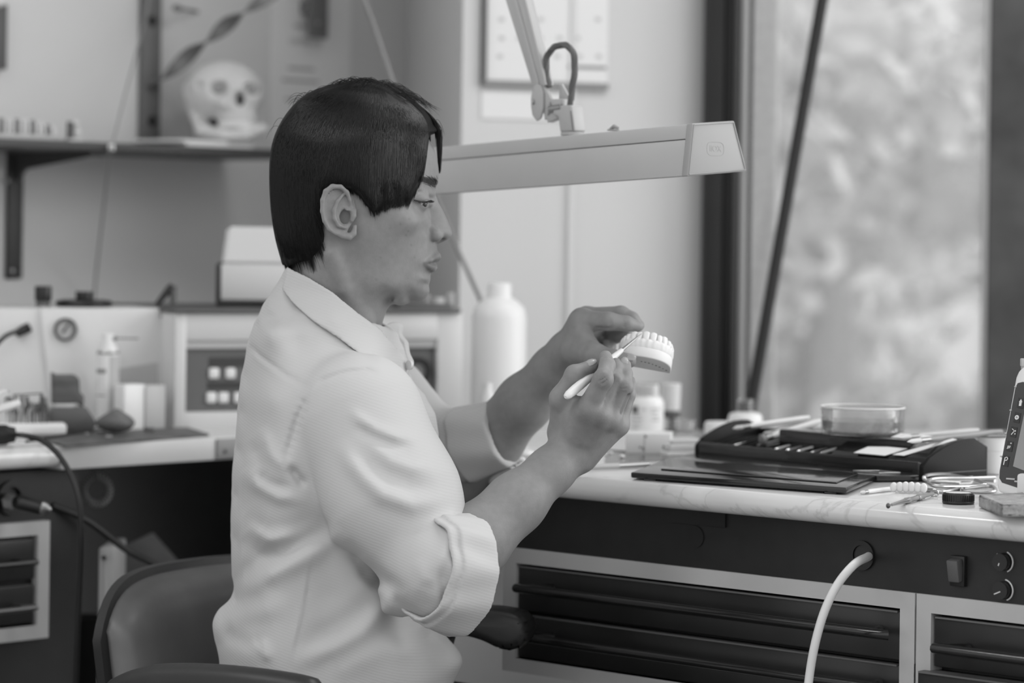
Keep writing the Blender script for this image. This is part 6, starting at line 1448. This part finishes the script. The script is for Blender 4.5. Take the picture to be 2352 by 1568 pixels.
_t.links.new(_src, _mx.inputs[0]); _t.links.new(_at.outputs['Fac'], _mx.inputs['Scale']); _t.links.new(_mx.outputs[0], _b.inputs['Base Color'])
M['hair'] = mat('black_hair', 0.008, 0.36, spec=0.32); M['hair_base'] = mat('black_hair_base', 0.007, 0.6, spec=0.15)
M['brow'] = mat('eyebrow_hair', 0.02, 0.6)
M['nail'] = mat('finger_nail', 0.34, 0.28, spec=0.6, coat=0.2)
M['eye'] = mat('eye_white', 0.45, 0.2, coat=0.5); M['iris'] = mat('dark_iris', 0.012, 0.1, coat=0.8)
M['shirt'] = mat('white_shirt_cotton', 0.50, 0.85, spec=0.2)
M['trouser'] = mat('dark_trousers', 0.02, 0.85)
M['button'] = mat('shirt_button', 0.6, 0.3)
def weave(m):
    t_ = m.node_tree; b_ = t_.nodes['Principled BSDF']; c_ = t_.nodes.new('ShaderNodeTexCoord')
    mp_ = t_.nodes.new('ShaderNodeMapping'); mp_.inputs['Rotation'].default_value = (0, math.radians(-18), 0); wv = t_.nodes.new('ShaderNodeTexWave'); wv.bands_direction = 'Z'
    wv.inputs['Scale'].default_value = 105; wv.inputs['Distortion'].default_value = 1.2; wv.inputs['Detail'].default_value = 1
    bp_ = t_.nodes.new('ShaderNodeBump'); bp_.inputs['Strength'].default_value = 0.10; bp_.inputs['Distance'].default_value = 0.001
    t_.links.new(c_.outputs['Object'], mp_.inputs[0]); t_.links.new(mp_.outputs[0], wv.inputs[0]); t_.links.new(wv.outputs['Fac'], bp_.inputs['Height']); t_.links.new(bp_.outputs[0], b_.inputs['Normal'])
weave(M['shirt'])
person = thing('person', 'man with dark hair in white shirt carving a dental cast', 'person', (0.0, 3.12, 0.0))
V, Q = surface(body, (-0.45, 2.80, 0.0), (0.36, 3.42, 1.31), 0.0014, slack=2.2, tile=18)
ob = mesh_np('body', V, Q, M['skin'], person, relax=1)
hx_, hy_, hw_ = HEAD.px(V); aw = np.abs(hw_); tone = np.ones(len(V))
def gs(dx, dy, dw, s): return np.exp(-(dx * dx + dy * dy + dw * dw) / (2 * s * s))
inh = (np.abs(V[:, 1] - YH) < 0.1) & (hx_ < 1060) & (hy_ < 760)
lipm = np.exp(-np.maximum(np.minimum(chain(np.stack([hx_, hy_, aw], 1), [(1004, 592, 0), (999, 592, 24), (975, 604, 55)], [10, 8, 2]), chain(np.stack([hx_, hy_, aw], 1), [(996, 614, 0), (988, 611, 32), (975, 605, 54)], [10.5, 8, 2])) - 1.0, 0) / 1.5)
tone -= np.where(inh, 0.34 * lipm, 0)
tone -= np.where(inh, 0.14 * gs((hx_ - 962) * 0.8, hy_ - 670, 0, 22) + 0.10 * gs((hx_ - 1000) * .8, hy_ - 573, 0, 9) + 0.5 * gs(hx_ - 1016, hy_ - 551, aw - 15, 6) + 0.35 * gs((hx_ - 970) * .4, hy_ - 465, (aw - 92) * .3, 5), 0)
rs_ = np.random.default_rng(4)
for (mx_, my_) in ((945, 503), (937, 540), (942, 531), (948, 562), (902, 525), (880, 590), (870, 640), (925, 515), (955, 590)): tone -= np.where(inh & (hw_ < 0), 0.22 * gs(hx_ - mx_, hy_ - my_, 0, 1.8), 0)
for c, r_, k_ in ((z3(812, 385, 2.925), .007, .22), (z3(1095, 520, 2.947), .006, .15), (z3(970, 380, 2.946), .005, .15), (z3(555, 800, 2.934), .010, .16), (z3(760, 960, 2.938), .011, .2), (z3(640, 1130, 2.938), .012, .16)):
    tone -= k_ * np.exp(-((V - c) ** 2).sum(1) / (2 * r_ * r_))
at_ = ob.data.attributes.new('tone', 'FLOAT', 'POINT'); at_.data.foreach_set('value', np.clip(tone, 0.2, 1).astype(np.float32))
# eyes, lashes, brows
def hp(x, y, w_): return Vector(HEAD.pt(x, y, w_))
for sgn in (-1, 1):
    e = MB().ball(hp(EYE[0], EYE[1], sgn * EYE[2]), 25.6 * KH, sub=4).build('eye', M['eye'], person)
    c = Vector((0.70, sgn * 0.56, -0.36)).normalized()
    MB().ball(hp(EYE[0], EYE[1], sgn * EYE[2]) + c * 14.4 * KH, 13.2 * KH, sub=3).build('iris', M['iris'], e)
    mb = MB(); R = np.random.default_rng(3)
    for i in range(42):
        f_ = i / 41; a = np.array([(991, 460, 62), (985.5, 462.5, 84), (971, 463.5, 99), (955, 459.5, 105)]); k = f_ * 3; j = min(int(k), 2); p = a[j] + (a[j + 1] - a[j]) * (k - j)
        p = hp(p[0], p[1], sgn * p[2]); o_ = hp(EYE[0], EYE[1], sgn * EYE[2]); n_ = (p - o_).normalized()
        d_ = (n_ + Vector((0.25, 0, -0.75 + R.normal() * .12))).normalized(); L_ = (7.5 + 3 * R.random()) * KH
        mb.tube([p, p + d_ * L_ * 0.6, p + d_ * L_ + Vector((0.001, 0, 0.0004))], [0.00032, 0.00025, 0.00008], 4)
    mb.build('eyelashes', M['brow'], person, kind='stuff')
    mb = MB()
    for i in range(420):
        f_ = R.random() ** 1.5; x = 1006 - 58 * f_; yc = 424 - 9 * math.sin(min(f_ * 1.3, 1) * math.pi * 0.6) + max(0, f_ - .6) * 22
        y = yc + R.normal() * (5.5 - 4.0 * f_); w_ = HEAD.W(x, y) + 0.6
        an = (1.15 - 1.2 * min(f_ * 1.4, 1)) + R.normal() * 0.28; L_ = 7 + 6 * R.random(); x2 = x - L_ * math.cos(an); y2 = y - L_ * math.sin(an) * 0.8; w2_ = HEAD.W(x2, y2) + 1.2
        if HEAD.W(x2, y2) < 2 or w_ < 4: continue
        mb.tube([hp(x, y, sgn * w_), hp((x + x2) / 2, (y + y2) / 2, sgn * ((w_ + w2_) / 2 + 1.4)), hp(x2, y2, sgn * w2_)], [0.00020, 0.00017, 0.00005], 4)
    mb.build('eyebrow', M['brow'], person, kind='stuff')
# finger nails
def nail(c, x, y, w_, l_):
    MB(frame(c, x, y)).ball((0, 0, 0), 1.0, (l_, w_, 0.0012), 2).build('finger_nail', M['nail'], person)
d_ = Vector(RT[3] - RT[2]).normalized(); n_ = (Vector((-0.25, -0.75, 0.62)) - d_ * d_.dot(Vector((-0.25, -0.75, 0.62)))).normalized()
nail(Vector(RT[3]) - d_ * 0.0015 + n_ * 0.0068, d_, n_.cross(d_), 0.0046, 0.0072)
d_ = Vector(RR_[3] - RR_[2]).normalized(); n_ = (Vector((-0.1, -1, 0.1)) - d_ * d_.dot(Vector((-0.1, -1, 0.1)))).normalized()
nail(Vector(RR_[3]) + d_ * 0.0005 + n_ * 0.0056, d_, n_.cross(d_), 0.0042, 0.0062)
d_ = Vector(LT[3] - LT[2]).normalized(); n_ = (Vector((0.1, -0.75, 0.65)) - d_ * d_.dot(Vector((0.1, -0.75, 0.65)))).normalized()
nail(Vector(LT[3]) + d_ * 0.0012 + n_ * 0.0066, d_, n_.cross(d_), 0.0050, 0.0068)
# ---------------------------------------------------------------- hair
HSIL = [(1004,286,60),(995,272,95),(975,250,120),(945,226,125),(915,210,125),(900,197,125),(875,188,128),(845,183,130),(815,185,135),(780,191,140),(740,200,148),(700,219,155),(670,246,160),(648,276,165),(633,306,168),(623,340,170),(619,380,170),(619,430,168),(622,480,160),(627,520,150),(635,560,140),(644,592,128),(652,616,118),
        (690,660,110),(860,700,110),(960,640,90),(1000,560,80),(1003,480,80),(1014,400,100),(1012,340,90)]
HINN = [(a, b, w_ + (17 if b < 330 else 13)) for a, b, w_ in INN if b < 600 and a < 960 and not (a > 900 and b > 455)] + [(985,350,100),(975,400,112),(960,440,122),(930,460,142),(980,310,92),(965,290,95)]
HAIRB = Blob(blob_ctrl(HSIL, HINN), 600, 1030, 165, 720, 1.0, YH)
HREG = np.array([(1020,255),(1018,300),(985,310),(979,328),(976,362),(970,400),(964,420),(954,440),(949,462),(945,458),(941,466),(935,452),(931,450),(926,468),(921,452),(916,438),(910,438),(901,461),(896,455),(892,468),(889,438),(884,455),(878,477),(869,489),(864,494),(857,480),(851,477),(842,464),(833,452),(824,445),(814,438),(790,436),(770,424),(752,434),(744,455),(743,485),(747,512),(754,535),(754,552),(747,566),(742,575),(736,582),(724,594),(716,598),(705,600),(690,603),(672,609),(664,616),(660,606),(650,614),(560,600),(560,120),(1020,120)], float)
def poly_sd(px_, py_, poly):
    d = np.full(px_.shape, 1e9); s = np.ones(px_.shape); n = len(poly)
    for i in range(n):
        a, b = poly[i], poly[i - 1]; ex, ey = b - a; wx, wy = px_ - a[0], py_ - a[1]
        h = np.clip((wx * ex + wy * ey) / (ex * ex + ey * ey + 1e-9), 0, 1); d = np.minimum(d, (wx - ex * h) ** 2 + (wy - ey * h) ** 2)
        c1 = py_ >= a[1]; c2 = py_ < b[1]; c3 = ex * wy > ey * wx; s = np.where((c1 & c2 & c3) | (~c1 & ~c2 & ~c3), -s, s)
    return s * np.sqrt(d)
gx, gy = np.meshgrid(np.arange(600, 1031.0), np.arange(165, 721.0)); HRG = poly_sd(gx, gy, HREG)
GUIDE = [[(800,196),(705,228),(640,312),(626,420),(637,520),(654,612)], [(808,196),(722,238),(668,322),(653,430),(662,530),(682,606)], [(818,195),(748,248),(704,335),(692,440),(697,530),(714,602)], [(828,194),(775,252),(740,345),(726,440),(732,520),(748,575)],
         [(838,193),(800,258),(772,345),(758,400),(750,430),(745,462)], [(848,193),(824,258),(802,335),(790,390),(786,420),(784,434)], [(858,194),(848,258),(832,335),(824,400),(824,428),(828,448)], [(870,197),(874,262),(868,342),(866,420),(869,460),(871,492)], [(884,203),(902,268),(904,342),(902,412),(898,450),(894,474)],
         [(898,210),(926,272),(938,342),(936,412),(932,448),(926,470)], [(912,218),(950,272),(966,330),(963,390),(956,430),(946,462)], [(925,224),(964,258),(984,296),(982,340),(974,390),(964,430)]]
GUIDE = np.array(GUIDE, float)
def flow(u, v):
    """guide coordinate u 0..11, v 0 root..1 tip"""
    u = np.clip(u, 0, 10.999); i = u.astype(int); f_ = (u - i)[:, None]
    G = GUIDE[i] * (1 - f_)[..., None] + GUIDE[i + 1] * f_[..., None]
    k = v * 5; j = np.clip(k.astype(int), 0, 4); t_ = (k - j)[:, None]
    n_ = np.arange(len(u)); p0 = G[n_, np.clip(j - 1, 0, 5)]; p1 = G[n_, j]; p2 = G[n_, j + 1]; p3 = G[n_, np.clip(j + 2, 0, 5)]
    return 0.5 * (2 * p1 + (p2 - p0) * t_ + (2 * p0 - 5 * p1 + 4 * p2 - p3) * t_ ** 2 + (3 * p1 - p0 - 3 * p2 + p3) * t_ ** 3)
# groove pattern along the flow, splatted to a grid
UU = np.repeat(np.linspace(0, 11, 900), 160); VVV = np.tile(np.linspace(0, 1, 160), 900); FP_ = flow(UU, VVV)
acc_ = np.zeros(gx.shape); cnt_ = np.zeros(gx.shape); val = np.sin(UU * 21 + 1.5 * np.sin(UU * 7)) + 0.6 * np.sin(UU * 47 + 2) + 0.5 * np.sin(UU * 9.3)
ii = np.clip((FP_[:, 1] - 165).round().astype(int), 0, gx.shape[0] - 1); jj = np.clip((FP_[:, 0] - 600).round().astype(int), 0, gx.shape[1] - 1)
np.add.at(acc_, (ii, jj), val); np.add.at(cnt_, (ii, jj), 1)
for _ in range(3):
    k_ = np.zeros_like(acc_); c_ = np.zeros_like(cnt_)
    for dy in (-1, 0, 1):
        for dx in (-1, 0, 1): k_ += np.roll(np.roll(acc_, dy, 0), dx, 1); c_ += np.roll(np.roll(cnt_, dy, 0), dx, 1)
    acc_, cnt_ = k_ / 9, c_ / 9
GROOVE = acc_ / np.maximum(cnt_, 1e-3)
def hair_sd(P):
    d = HAIRB.sd(P) / KH; x, y, w_ = HAIRB.px(P)
    d = d - 1.6 * HAIRB.look(GROOVE, x, y)
    r_ = HAIRB.look(HRG, x, y)
    return smax(d, r_ + 0.5, 4.5) * KH
V, Q = surface(hair_sd, np.minimum(J(600, 640, YH), J(1030, 165, YH)) - [0.01, 0.1, 0.01], np.maximum(J(600, 640, YH), J(1030, 165, YH)) + [0.01, 0.1, 0.01], 0.0018, slack=2.5)
hair = mesh_np('hair', V, Q, M['hair_base'], person, relax=1)
def strands(n, sgn, seed, lift, rad, ext=0.0, jit=3.0, ulo=0.0, uhi=11.0, npt=9, flip=0.0):
    R = np.random.default_rng(seed); u = R.uniform(ulo, uhi, n); v0 = np.where(R.random(n) < 0.45, R.uniform(0, 0.5, n), 0.0); cid = np.round(u * 4.5 + 0.3 * np.sin(u * 13)); clump = cid / 4.5; v1 = R.uniform(0.86, 1.0, n) + (ext * (0.15 + 0.85 * (np.sin(cid * 12.9898) * 43758.5453 % 1.0)) * R.uniform(0.4, 1, n) if ext else 0); rows = []; dj = R.normal(size=(n, 2)) * jit; dl = R.uniform(0.3, 1, n) * lift; wob = R.normal(size=n) * 0.15
    for k in range(npt):
        v = v0 + (v1 - v0) * k / (npt - 1); uu = u + (clump - u) * (0.93 if ext else 0.5) * np.clip((v - 0.45) * 1.7, 0, 1) + wob * (v - 0.3) * (0.3 if ext else 1)
        p = flow(uu, np.minimum(v, 1.0)); over = np.maximum(v - 1.0, 0)[:, None]; tip = flow(uu, np.full(n, 1.0)) - flow(uu, np.full(n, 0.95)); p = p + tip * over * 20
        p = p + dj * v[:, None]
        W_ = HAIRB.W(p[:, 0], p[:, 1]); Wh = HEAD.W(p[:, 0], p[:, 1])
        edge_ = np.clip((HAIRB.look(HRG, p[:, 0], p[:, 1]) + 14) / 20, 0, 1); W_ = np.where(p[:, 1] > 400, W_ * (1 - edge_ * 0.75) + (Wh + 2.0) * edge_ * 0.75, W_)
        rows.append(HEAD.pt(p[:, 0], p[:, 1], sgn * (W_ + dl + flip * v * v)))
    return np.stack(rows, 1)
def tubes(S, rad, name, taper=0.35):
    n, m, _ = S.shape; T = np.gradient(S, axis=1); T /= np.linalg.norm(T, axis=2, keepdims=True) + 1e-9
    a = np.cross(T, np.array([0.3, 1.0, 0.2])); a /= np.linalg.norm(a, axis=2, keepdims=True) + 1e-9; b = np.cross(T, a)
    tp = np.ones(m); tp[-3:] = [0.8, 0.5, 0.12]; tp[0] = 0.5
    ring = [S + (a * math.cos(q_) + b * math.sin(q_)) * (rad * tp)[None, :, None] for q_ in (0, 2.094, 4.189)]
    Vv = np.stack(ring, 2).reshape(-1, 3); ix = np.arange(n * m * 3).reshape(n, m, 3); qs = []
    for k in range(3): qs.append(np.stack([ix[:, :-1, k], ix[:, :-1, (k + 1) % 3], ix[:, 1:, (k + 1) % 3], ix[:, 1:, k]], -1).reshape(-1, 4))
    return mesh_np(name, Vv, np.concatenate(qs), M['hair'], hair, kind='stuff')
tubes(np.concatenate([strands(6500, -1, 1, 3.0, 0, 0.0), strands(2600, -1, 2, 2.0, 0, 0.24, 1.5, 5.2, 11), strands(2000, 1, 3, 3.0, 0), strands(900, -1, 4, 2.0, 0, 0.20, 3.0, 0, 4.2)]), 0.00029, 'hair_strand')
# loose lock on the far side of the forehead, top tufts, flyaway hairs
R = np.random.default_rng(9); L_ = []
for i in range(1300):
    s_ = R.random(); w0 = 6 + 44 * R.random(); dx = R.normal() * 2.5; e = R.random()
    w0 = w0 if i < 900 else -30 + 40 * R.random(); k = np.array([(950 + 20 * s_, 232 + 20 * s_, w0 * .5), (985 + 6 * s_, 256 + 14 * s_, w0 * .8), (1003 + 5 * s_ + dx, 282 + 12 * s_, w0), (1008 + 3 * s_ - 2 + dx, 318 + 10 * e, w0 + 4), (1009 + dx * .6, 350 + 18 * e, w0 + 6), (1008.5 + dx * .4, 372 + 26 * e, w0 + 9)])
    if i >= 900: k[3:] = k[2] + (k[3:] - k[2]) * np.array([0.15, 0.30, 1]) 
    t_ = np.linspace(0, 5, 10); o = np.stack([np.interp(t_, range(6), k[:, c]) for c in range(3)], 1)
    o[1:-1] = (o[:-2] + 2 * o[1:-1] + o[2:]) / 4; L_.append(HEAD.pt(o[:, 0], o[:, 1], o[:, 2]))
for i in range(300):
    s_ = R.random(); bx = 860 + 95 * s_ if i < 200 else 790 + 90 * s_; by = np.interp(bx, [790, 815, 845, 875, 900, 945, 975], [190, 186, 184, 190, 199, 226, 250]); h_ = 3 + 9 * R.random(); w0 = R.uniform(-70, 30); l_ = 26 + 34 * R.random(); dn = 0.35 + 0.35 * R.random()
    t_ = np.linspace(0, 1, 10); sgx = -1 if R.random() < (0.75 if bx < 880 else 0.15) else 1
    x = bx + sgx * l_ * t_ * 1.1; y = by + 3 - h_ * np.sin(np.minimum(t_ * 1.5, 1.0) * math.pi * .9) * 1.0 + (dn * l_ if sgx > 0 else dn * .45 * l_) * t_ ** 1.6; L_.append(HEAD.pt(x, y, w0 + 6 * t_))
for i in range(60):
    x0 = R.uniform(640, 1000); y0 = np.interp(x0, [640, 700, 780, 845, 915, 1000], [292, 219, 191, 183, 210, 278]); an = R.uniform(0.2, 1.2); l_ = R.uniform(20, 50); t_ = np.linspace(0, 1, 10); sg_ = -1 if x0 < 840 else 1
    L_.append(HEAD.pt(x0 + sg_ * l_ * t_ * math.cos(an), y0 - 7 * np.sin(t_ * math.pi) + l_ * t_ * t_ * math.sin(an) + 2, R.uniform(-50, 30) + 0 * t_))
tubes(np.array(L_), 0.00022, 'loose_hair')
# ---------------------------------------------------------------- shirt
YT = 3.08
TS = [(668,652,120),(640,668,150),(607,700,160),(584,740,170),(566,795,175),(554,860,180),(545,940,185),(538,1030,190),(532,1130,190),(530,1230,190),(533,1320,185),(534,1362,170),(505,1396,150),(489,1428,150),(494,1470,160),(504,1530,170),(508,1640,170),(1000,1640,170),(1046,1560,150),(1062,1515,120),(1040,1478,130),(1010,1430,140),(992,1370,150),(985,1300,150),(985,1220,150),(990,1140,150),(1002,1060,150),(1008,1000,150),(1000,950,150),(975,905,150),(945,862,120),(938,835,110),(928,800,110),(912,765,110),(897,742,110),(860,700,120),(780,660,120),(700,645,120)]
TI = [(640,760,250),(720,735,232),(780,735,214),(700,770,250),(780,775,240),(860,800,215),(650,900,310),(760,900,320),(880,900,290),(640,1050,325),(780,1050,335),(900,1040,310),(640,1200,310),(780,1200,320),(900,1200,300),(640,1330,300),(780,1330,315),(900,1330,300),(600,1450,285),(780,1470,320),(940,1450,280),(780,1580,320),(640,1570,300),(960,1540,240)]
TOR = Blob(blob_ctrl(TS, TI, 18.0), 440, 1110, 580, 1700, 2.0, YT)
def vpx(P):                                              # where a point is seen
    a = P[..., 0] / P[..., 1] * F; b = (P[..., 2] - CZ) / P[..., 1] * F; return CX + a + RO * b, HY - b + RO * a
SLV = [J(818, 965, 2.960), J(905, 1150, 2.922), J(985, 1325, 2.905)]
CE, CD = J(1066, 1320, 2.885), None
CD = np.array([0.80, 0.56, -0.17]); CD /= np.linalg.norm(CD); CS = CE - CD * 0.046
LCE = J(1158, 993, 3.20); LCS = J(1055, 1026, 3.225); LCD = (LCE - LCS) / np.linalg.norm(LCE - LCS)
FOLDS = [  # pixel polylines, height mm, half width px
 ([(800,940),(826,962),(863,986),(912,1003),(966,1010)], 3.0, 10), ([(815,975),(845,996),(885,1018),(950,1032)], -2.6, 11), ([(775,1010),(805,1058),(840,1100),(881,1137),(949,1160),(1036,1146)], 5.2, 15), ([(815,1010),(850,1062),(890,1094),(940,1112),(1005,1118)], -3.6, 17), ([(850,1020),(895,1058),(945,1074),(1000,1072)], 2.0, 11),
 ([(560,1075),(591,1112),(640,1140),(712,1152)], 4.0, 12), ([(580,1085),(615,1112),(670,1128)], -3.0, 12), ([(664,1068),(684,1095),(702,1118)], -6.0, 7), ([(575,1010),(600,1060),(640,1100)], -2.0, 12), ([(600,980),(622,1040),(662,1085)], 2.4, 10),
 ([(540,1372),(603,1324),(660,1294),(712,1268),(748,1238),(775,1205)], 7.0, 20), ([(545,1335),(610,1288),(670,1262),(730,1230),(762,1195)], -7.0, 18), ([(560,1230),(600,1265),(640,1270),(690,1240)], -3.0, 16), ([(565,1180),(610,1215),(680,1205),(745,1180)], -2.5, 15), ([(570,1205),(620,1240),(690,1228)], 2.0, 9),
 ([(668,1530),(720,1508),(775,1482),(830,1450),(875,1402),(897,1362)], 6.0, 18), ([(690,1480),(760,1450),(820,1412),(868,1360)], -4.5, 20), ([(730,1560),(800,1530),(880,1490),(960,1478)], 3.2, 20), ([(820,1300),(850,1330),(872,1352)], -4.0, 9), ([(790,1240),(830,1290),(880,1330),(930,1365)], -5.0, 12), ([(898,1360),(930,1400),(965,1440)], -3.5, 10),
 ([(575,1470),(598,1490),(612,1505),(604,1480),(592,1475)], 2.6, 8), ([(500,1440),(530,1462),(575,1478),(640,1470)], -2.2, 14), ([(492,1425),(540,1410),(600,1405),(660,1385)], 3.4, 20), ([(985,1440),(1012,1465),(1038,1490),(1056,1510)], 4.0, 9), ([(965,1440),(995,1478),(1030,1512)], -1.6, 12), ([(905,1390),(930,1430),(935,1470),(925,1500)], -2.4, 14),
 ([(1048,1175),(1042,1215),(1020,1270),(990,1320)], 2.6, 12), ([(1042,1255),(1062,1300),(1082,1350),(1094,1395)], -5.0, 7), ([(1030,1270),(1045,1320),(1056,1370)], 3.0, 8), ([(1010,1300),(1022,1350),(1030,1400)], -3.0, 9), ([(985,1330),(975,1365),(985,1410)], -2.0, 12), ([(960,1280),(970,1330),(960,1380)], 1.6, 12),
 ([(580,700),(610,726),(640,740)], -2.6, 10), ([(600,740),(650,760),(720,775)], 1.8, 14), ([(720,700),(780,742),(830,790),(860,835)], -1.8, 12), ([(560,790),(600,830),(660,880)], 0.8, 5),
 ([(700,700),(765,745),(820,800)], 1.2, 10), ([(655,655),(668,685),(700,722)], -3.0, 7), 
 ([(556,1080),(552,1180),(555,1290),(560,1350)], 0.9, 3), ([(712,1268),(700,1340),(690,1410),(672,1480),(660,1540)], 1.2, 5), ([(720,1270),(709,1340),(699,1410),(681,1480),(669,1540)], -1.0, 3)]
SEAM = [([(560,782),(600,820),(655,860),(716,893)], -2.4, 4.0), ([(716,893),(742,872),(790,856),(845,850),(868,856)], -2.8, 4.0), ([(716,893),(700,925),(684,960),(672,1000),(660,1040),(656,1060)], -3.2, 4.5)]
for i in range(8):                                         # puckers along the armhole
    y_ = 925 + i * 17; x_ = 700 - i * 5.6; FOLDS.append(([(x_ - 22, y_ - 10), (x_ + 2, y_ + 2), (x_ + 12, y_ + 8)], -1.6, 4.5))
FB = [(np.array(p, float), h_, w_) for p, h_, w_ in FOLDS + SEAM]
FB = [(p, h_, w_, p.min(0) - 3.2 * w_, p.max(0) + 3.2 * w_) for p, h_, w_ in FB]
def folds(P, x, y):
    out = np.zeros(len(P))
    lo = np.array([x.min(), y.min()]); hi = np.array([x.max(), y.max()])
    for p, h_, w_, a, b in FB:
        if (a > hi).any() or (b < lo).any(): continue
        best = np.full(len(P), 1e9); bs = np.zeros(len(P)); n = len(p) - 1
        for i in range(n):
            ex, ey = p[i + 1] - p[i]; wx, wy = x - p[i, 0], y - p[i, 1]; t_ = np.clip((wx * ex + wy * ey) / (ex * ex + ey * ey), 0, 1)
            d2 = (wx - ex * t_) ** 2 + (wy - ey * t_) ** 2; m_ = d2 < best; best = np.where(m_, d2, best); bs = np.where(m_, (i + t_) / n, bs)
        out += (1.3 if w_ > 5 else 1.0) * h_ * mm * np.exp(-best / (2 * w_ * w_)) * np.clip(np.minimum(bs, 1 - bs) * 3.6 + 0.06, 0, 1)
    return out
def cone(P, a, b, ra, rb):
    ab = b - a; L2 = np.linalg.norm(ab); n_ = ab / L2; t_ = (P - a) @ n_; r_ = np.sqrt(np.maximum(((P - a) ** 2).sum(-1) - t_ * t_, 0)); return t_, r_ - (ra + (rb - ra) * np.clip(t_ / L2, -0.3, 1.3)), L2
def neckline(x, y): return 612 + (x - 668) * 0.63 + 14 * np.sin(np.clip((x - 668) / 212, 0, 1) * math.pi) - y      # >0 above the collar edge
def shirt_sd(P):
    x, y = vpx(P); near = P[:, 1] < YT + 0.02
    d = TOR.sd(P)
    d = smin(d, chain(P, [J(760, 720, 3.05), J(775, 640, 3.05)], [0.060, 0.056], 0.02), 0.03)                            # collar stand
    sl = chain(P, SLV, [0.071, 0.064, 0.047], 0.03)
    t1 = (P - CS) @ CD; t2 = (P - LCS) @ LCD
    sl = smin(sl, smax(d_cap(P, J(985, 1325, 2.905), CS + CD * 0.02, 0.047, 0.048), t1 - 0.010, 0.003), 0.022)
    d = smin(d, sl, 0.007)
    ls = chain(P, [J(868, 938, 3.27), J(962, 1034, 3.26)], [0.061, 0.050], 0.02); ls = smin(ls, smax(d_cap(P, J(962, 1034, 3.26), LCS + LCD * 0.02, 0.050, 0.0365), t2 - 0.010, 0.003), 0.01)
    ls = smin(ls, d_cap(P, J(880, 940, 3.27), J(1022, 1070, 3.255), 0.052, 0.0415), 0.02); d = smin(d, ls, 0.02)
    d = d - folds(P, x, y) * np.clip((YT - 0.015 - P[:, 1]) / 0.05, 0, 1)
    hx2, hy2, _ = HEAD.px(P)
    d = smax(d, neckline(hx2, hy2) * KH, 0.002)
    nk = np.minimum(HEAD.sd(P, 0.0042), 1)
    d = np.where(hy2 < 800, smax(d, -nk, 0.001), d)
    d = smax(d, 0.50 - P[:, 2], 0.004)
    return d
V, Q = surface(shirt_sd, (-0.47, 2.80, 0.50), (0.10, 3.45, 1.13), 0.0021, slack=2.6, tile=18)
shirt = mesh_np('shirt', V, Q, M['shirt'], person, relax=1)
def shell_mesh(name, fn, lo, hi, h, m, par, relax=1):
    V, Q = surface(fn, lo, hi, h, slack=3.0, tile=16); return mesh_np(name, V, Q, m, par, relax=relax)
def cuff(a, b, ra, rb, seed):
    def f_(P):
        t_, r_, L_ = cone(P, a, b, ra, rb); R0 = P - a
        wob = 0.0014 * np.sin(R0[:, 2] * 170 + seed) + 0.0010 * np.sin(R0[:, 1] * 210 + R0[:, 2] * 90 + seed * 2)
        d = np.abs(r_ - wob) - 0.0026; e = np.maximum(t_ - L_, -0.004 - t_)
        d2 = np.abs(r_ - wob - 0.0042) - 0.0020; e2 = np.maximum(t_ - L_ * 0.985, L_ * 0.12 - t_)
        return smin(smax(d, e, 0.002), smax(d2, e2, 0.002), 0.001)
    return f_
lo, hi = bb([CS, CE], 0.085); shell_mesh('cuff', cuff(CS, CE, 0.050, 0.0560, 1.0), lo, hi, 0.0019, M['shirt'], person)
lo, hi = bb([LCS, LCE], 0.07); shell_mesh('cuff', cuff(LCS, LCE, 0.0385, 0.0330, 2.3), lo, hi, 0.0019, M['shirt'], person)
# collar leaves: a second layer of cloth over the shirt
COLP = np.array([(662,606),(672,612),(720,633),(775,666),(830,712),(880,750),(898,775),(925,812),(944,846),(938,868),(918,888),(890,856),(845,815),(790,775),(730,735),(680,695),(650,664)], float)
def collar_sd(P):
    x, y = HEAD.px(P)[:2]
    base = smin(TOR.sd(P), chain(P, [J(760, 720, 3.05), J(775, 640, 3.05)], [0.060, 0.056], 0.02), 0.03)
    r_ = poly_sd(x, y, COLP) * KH
    d = smax(np.abs(base - 0.0028) - 0.0018, r_ + 0.001, 0.003)
    return np.where(P[:, 1] < YH + 0.02, d, np.maximum(d, P[:, 1] - YH - 0.02))
lo, hi = bb([J(640, 600, 2.90), J(960, 900, 2.90), J(700, 700, 3.1)], 0.01); shell_mesh('collar', collar_sd, lo, hi, 0.0016, M['shirt'], person)
lf = [at(886, 742, 3.10), at(905, 738, 3.11), at(920, 748, 3.11), at(916, 770, 3.10), at(930, 785, 3.09), at(934, 812, 3.08), at(944, 832, 3.07), at(940, 852, 3.06), at(918, 830, 3.06), at(898, 785, 3.08)]
MB().prism(lf, (0.004, 0.016, 0), bev=0.003, seg=3).build('collar_leaf', M['shirt'], person)
MB().tube([at(938, 838, 3.055), at(943, 838, 3.057)], 0.0052, 14).build('button', M['button'], person)
# trousers and shoes
def trou(P): return np.maximum(smin(legs(P, 0.008), d_ell(P, (-0.16, 3.11, 0.548), (0.15, 0.17, 0.088)), 0.03), 0.075 - P[:, 2])
V, Q = surface(trou, (-0.36, 2.88, 0.07), (0.28, 3.32, 0.72), 0.006); mesh_np('trousers', V, Q, M['trouser'], person, relax=2)
for k_, e_ in ((KN_R, -0.04), (KN_L, 0.06)):
    MB().prism([(k_[0] + e_ - 0.05, k_[1] - 0.04, 0.0005), (k_[0] + e_ + 0.20, k_[1] - 0.04, 0.0005), (k_[0] + e_ + 0.21, k_[1] - 0.03, 0.045), (k_[0] + e_ + 0.06, k_[1] - 0.035, 0.095), (k_[0] + e_ - 0.05, k_[1] - 0.035, 0.095)], (0, 0.08, 0), bev=0.015, seg=3).build('shoe', M['black_pl'], person)
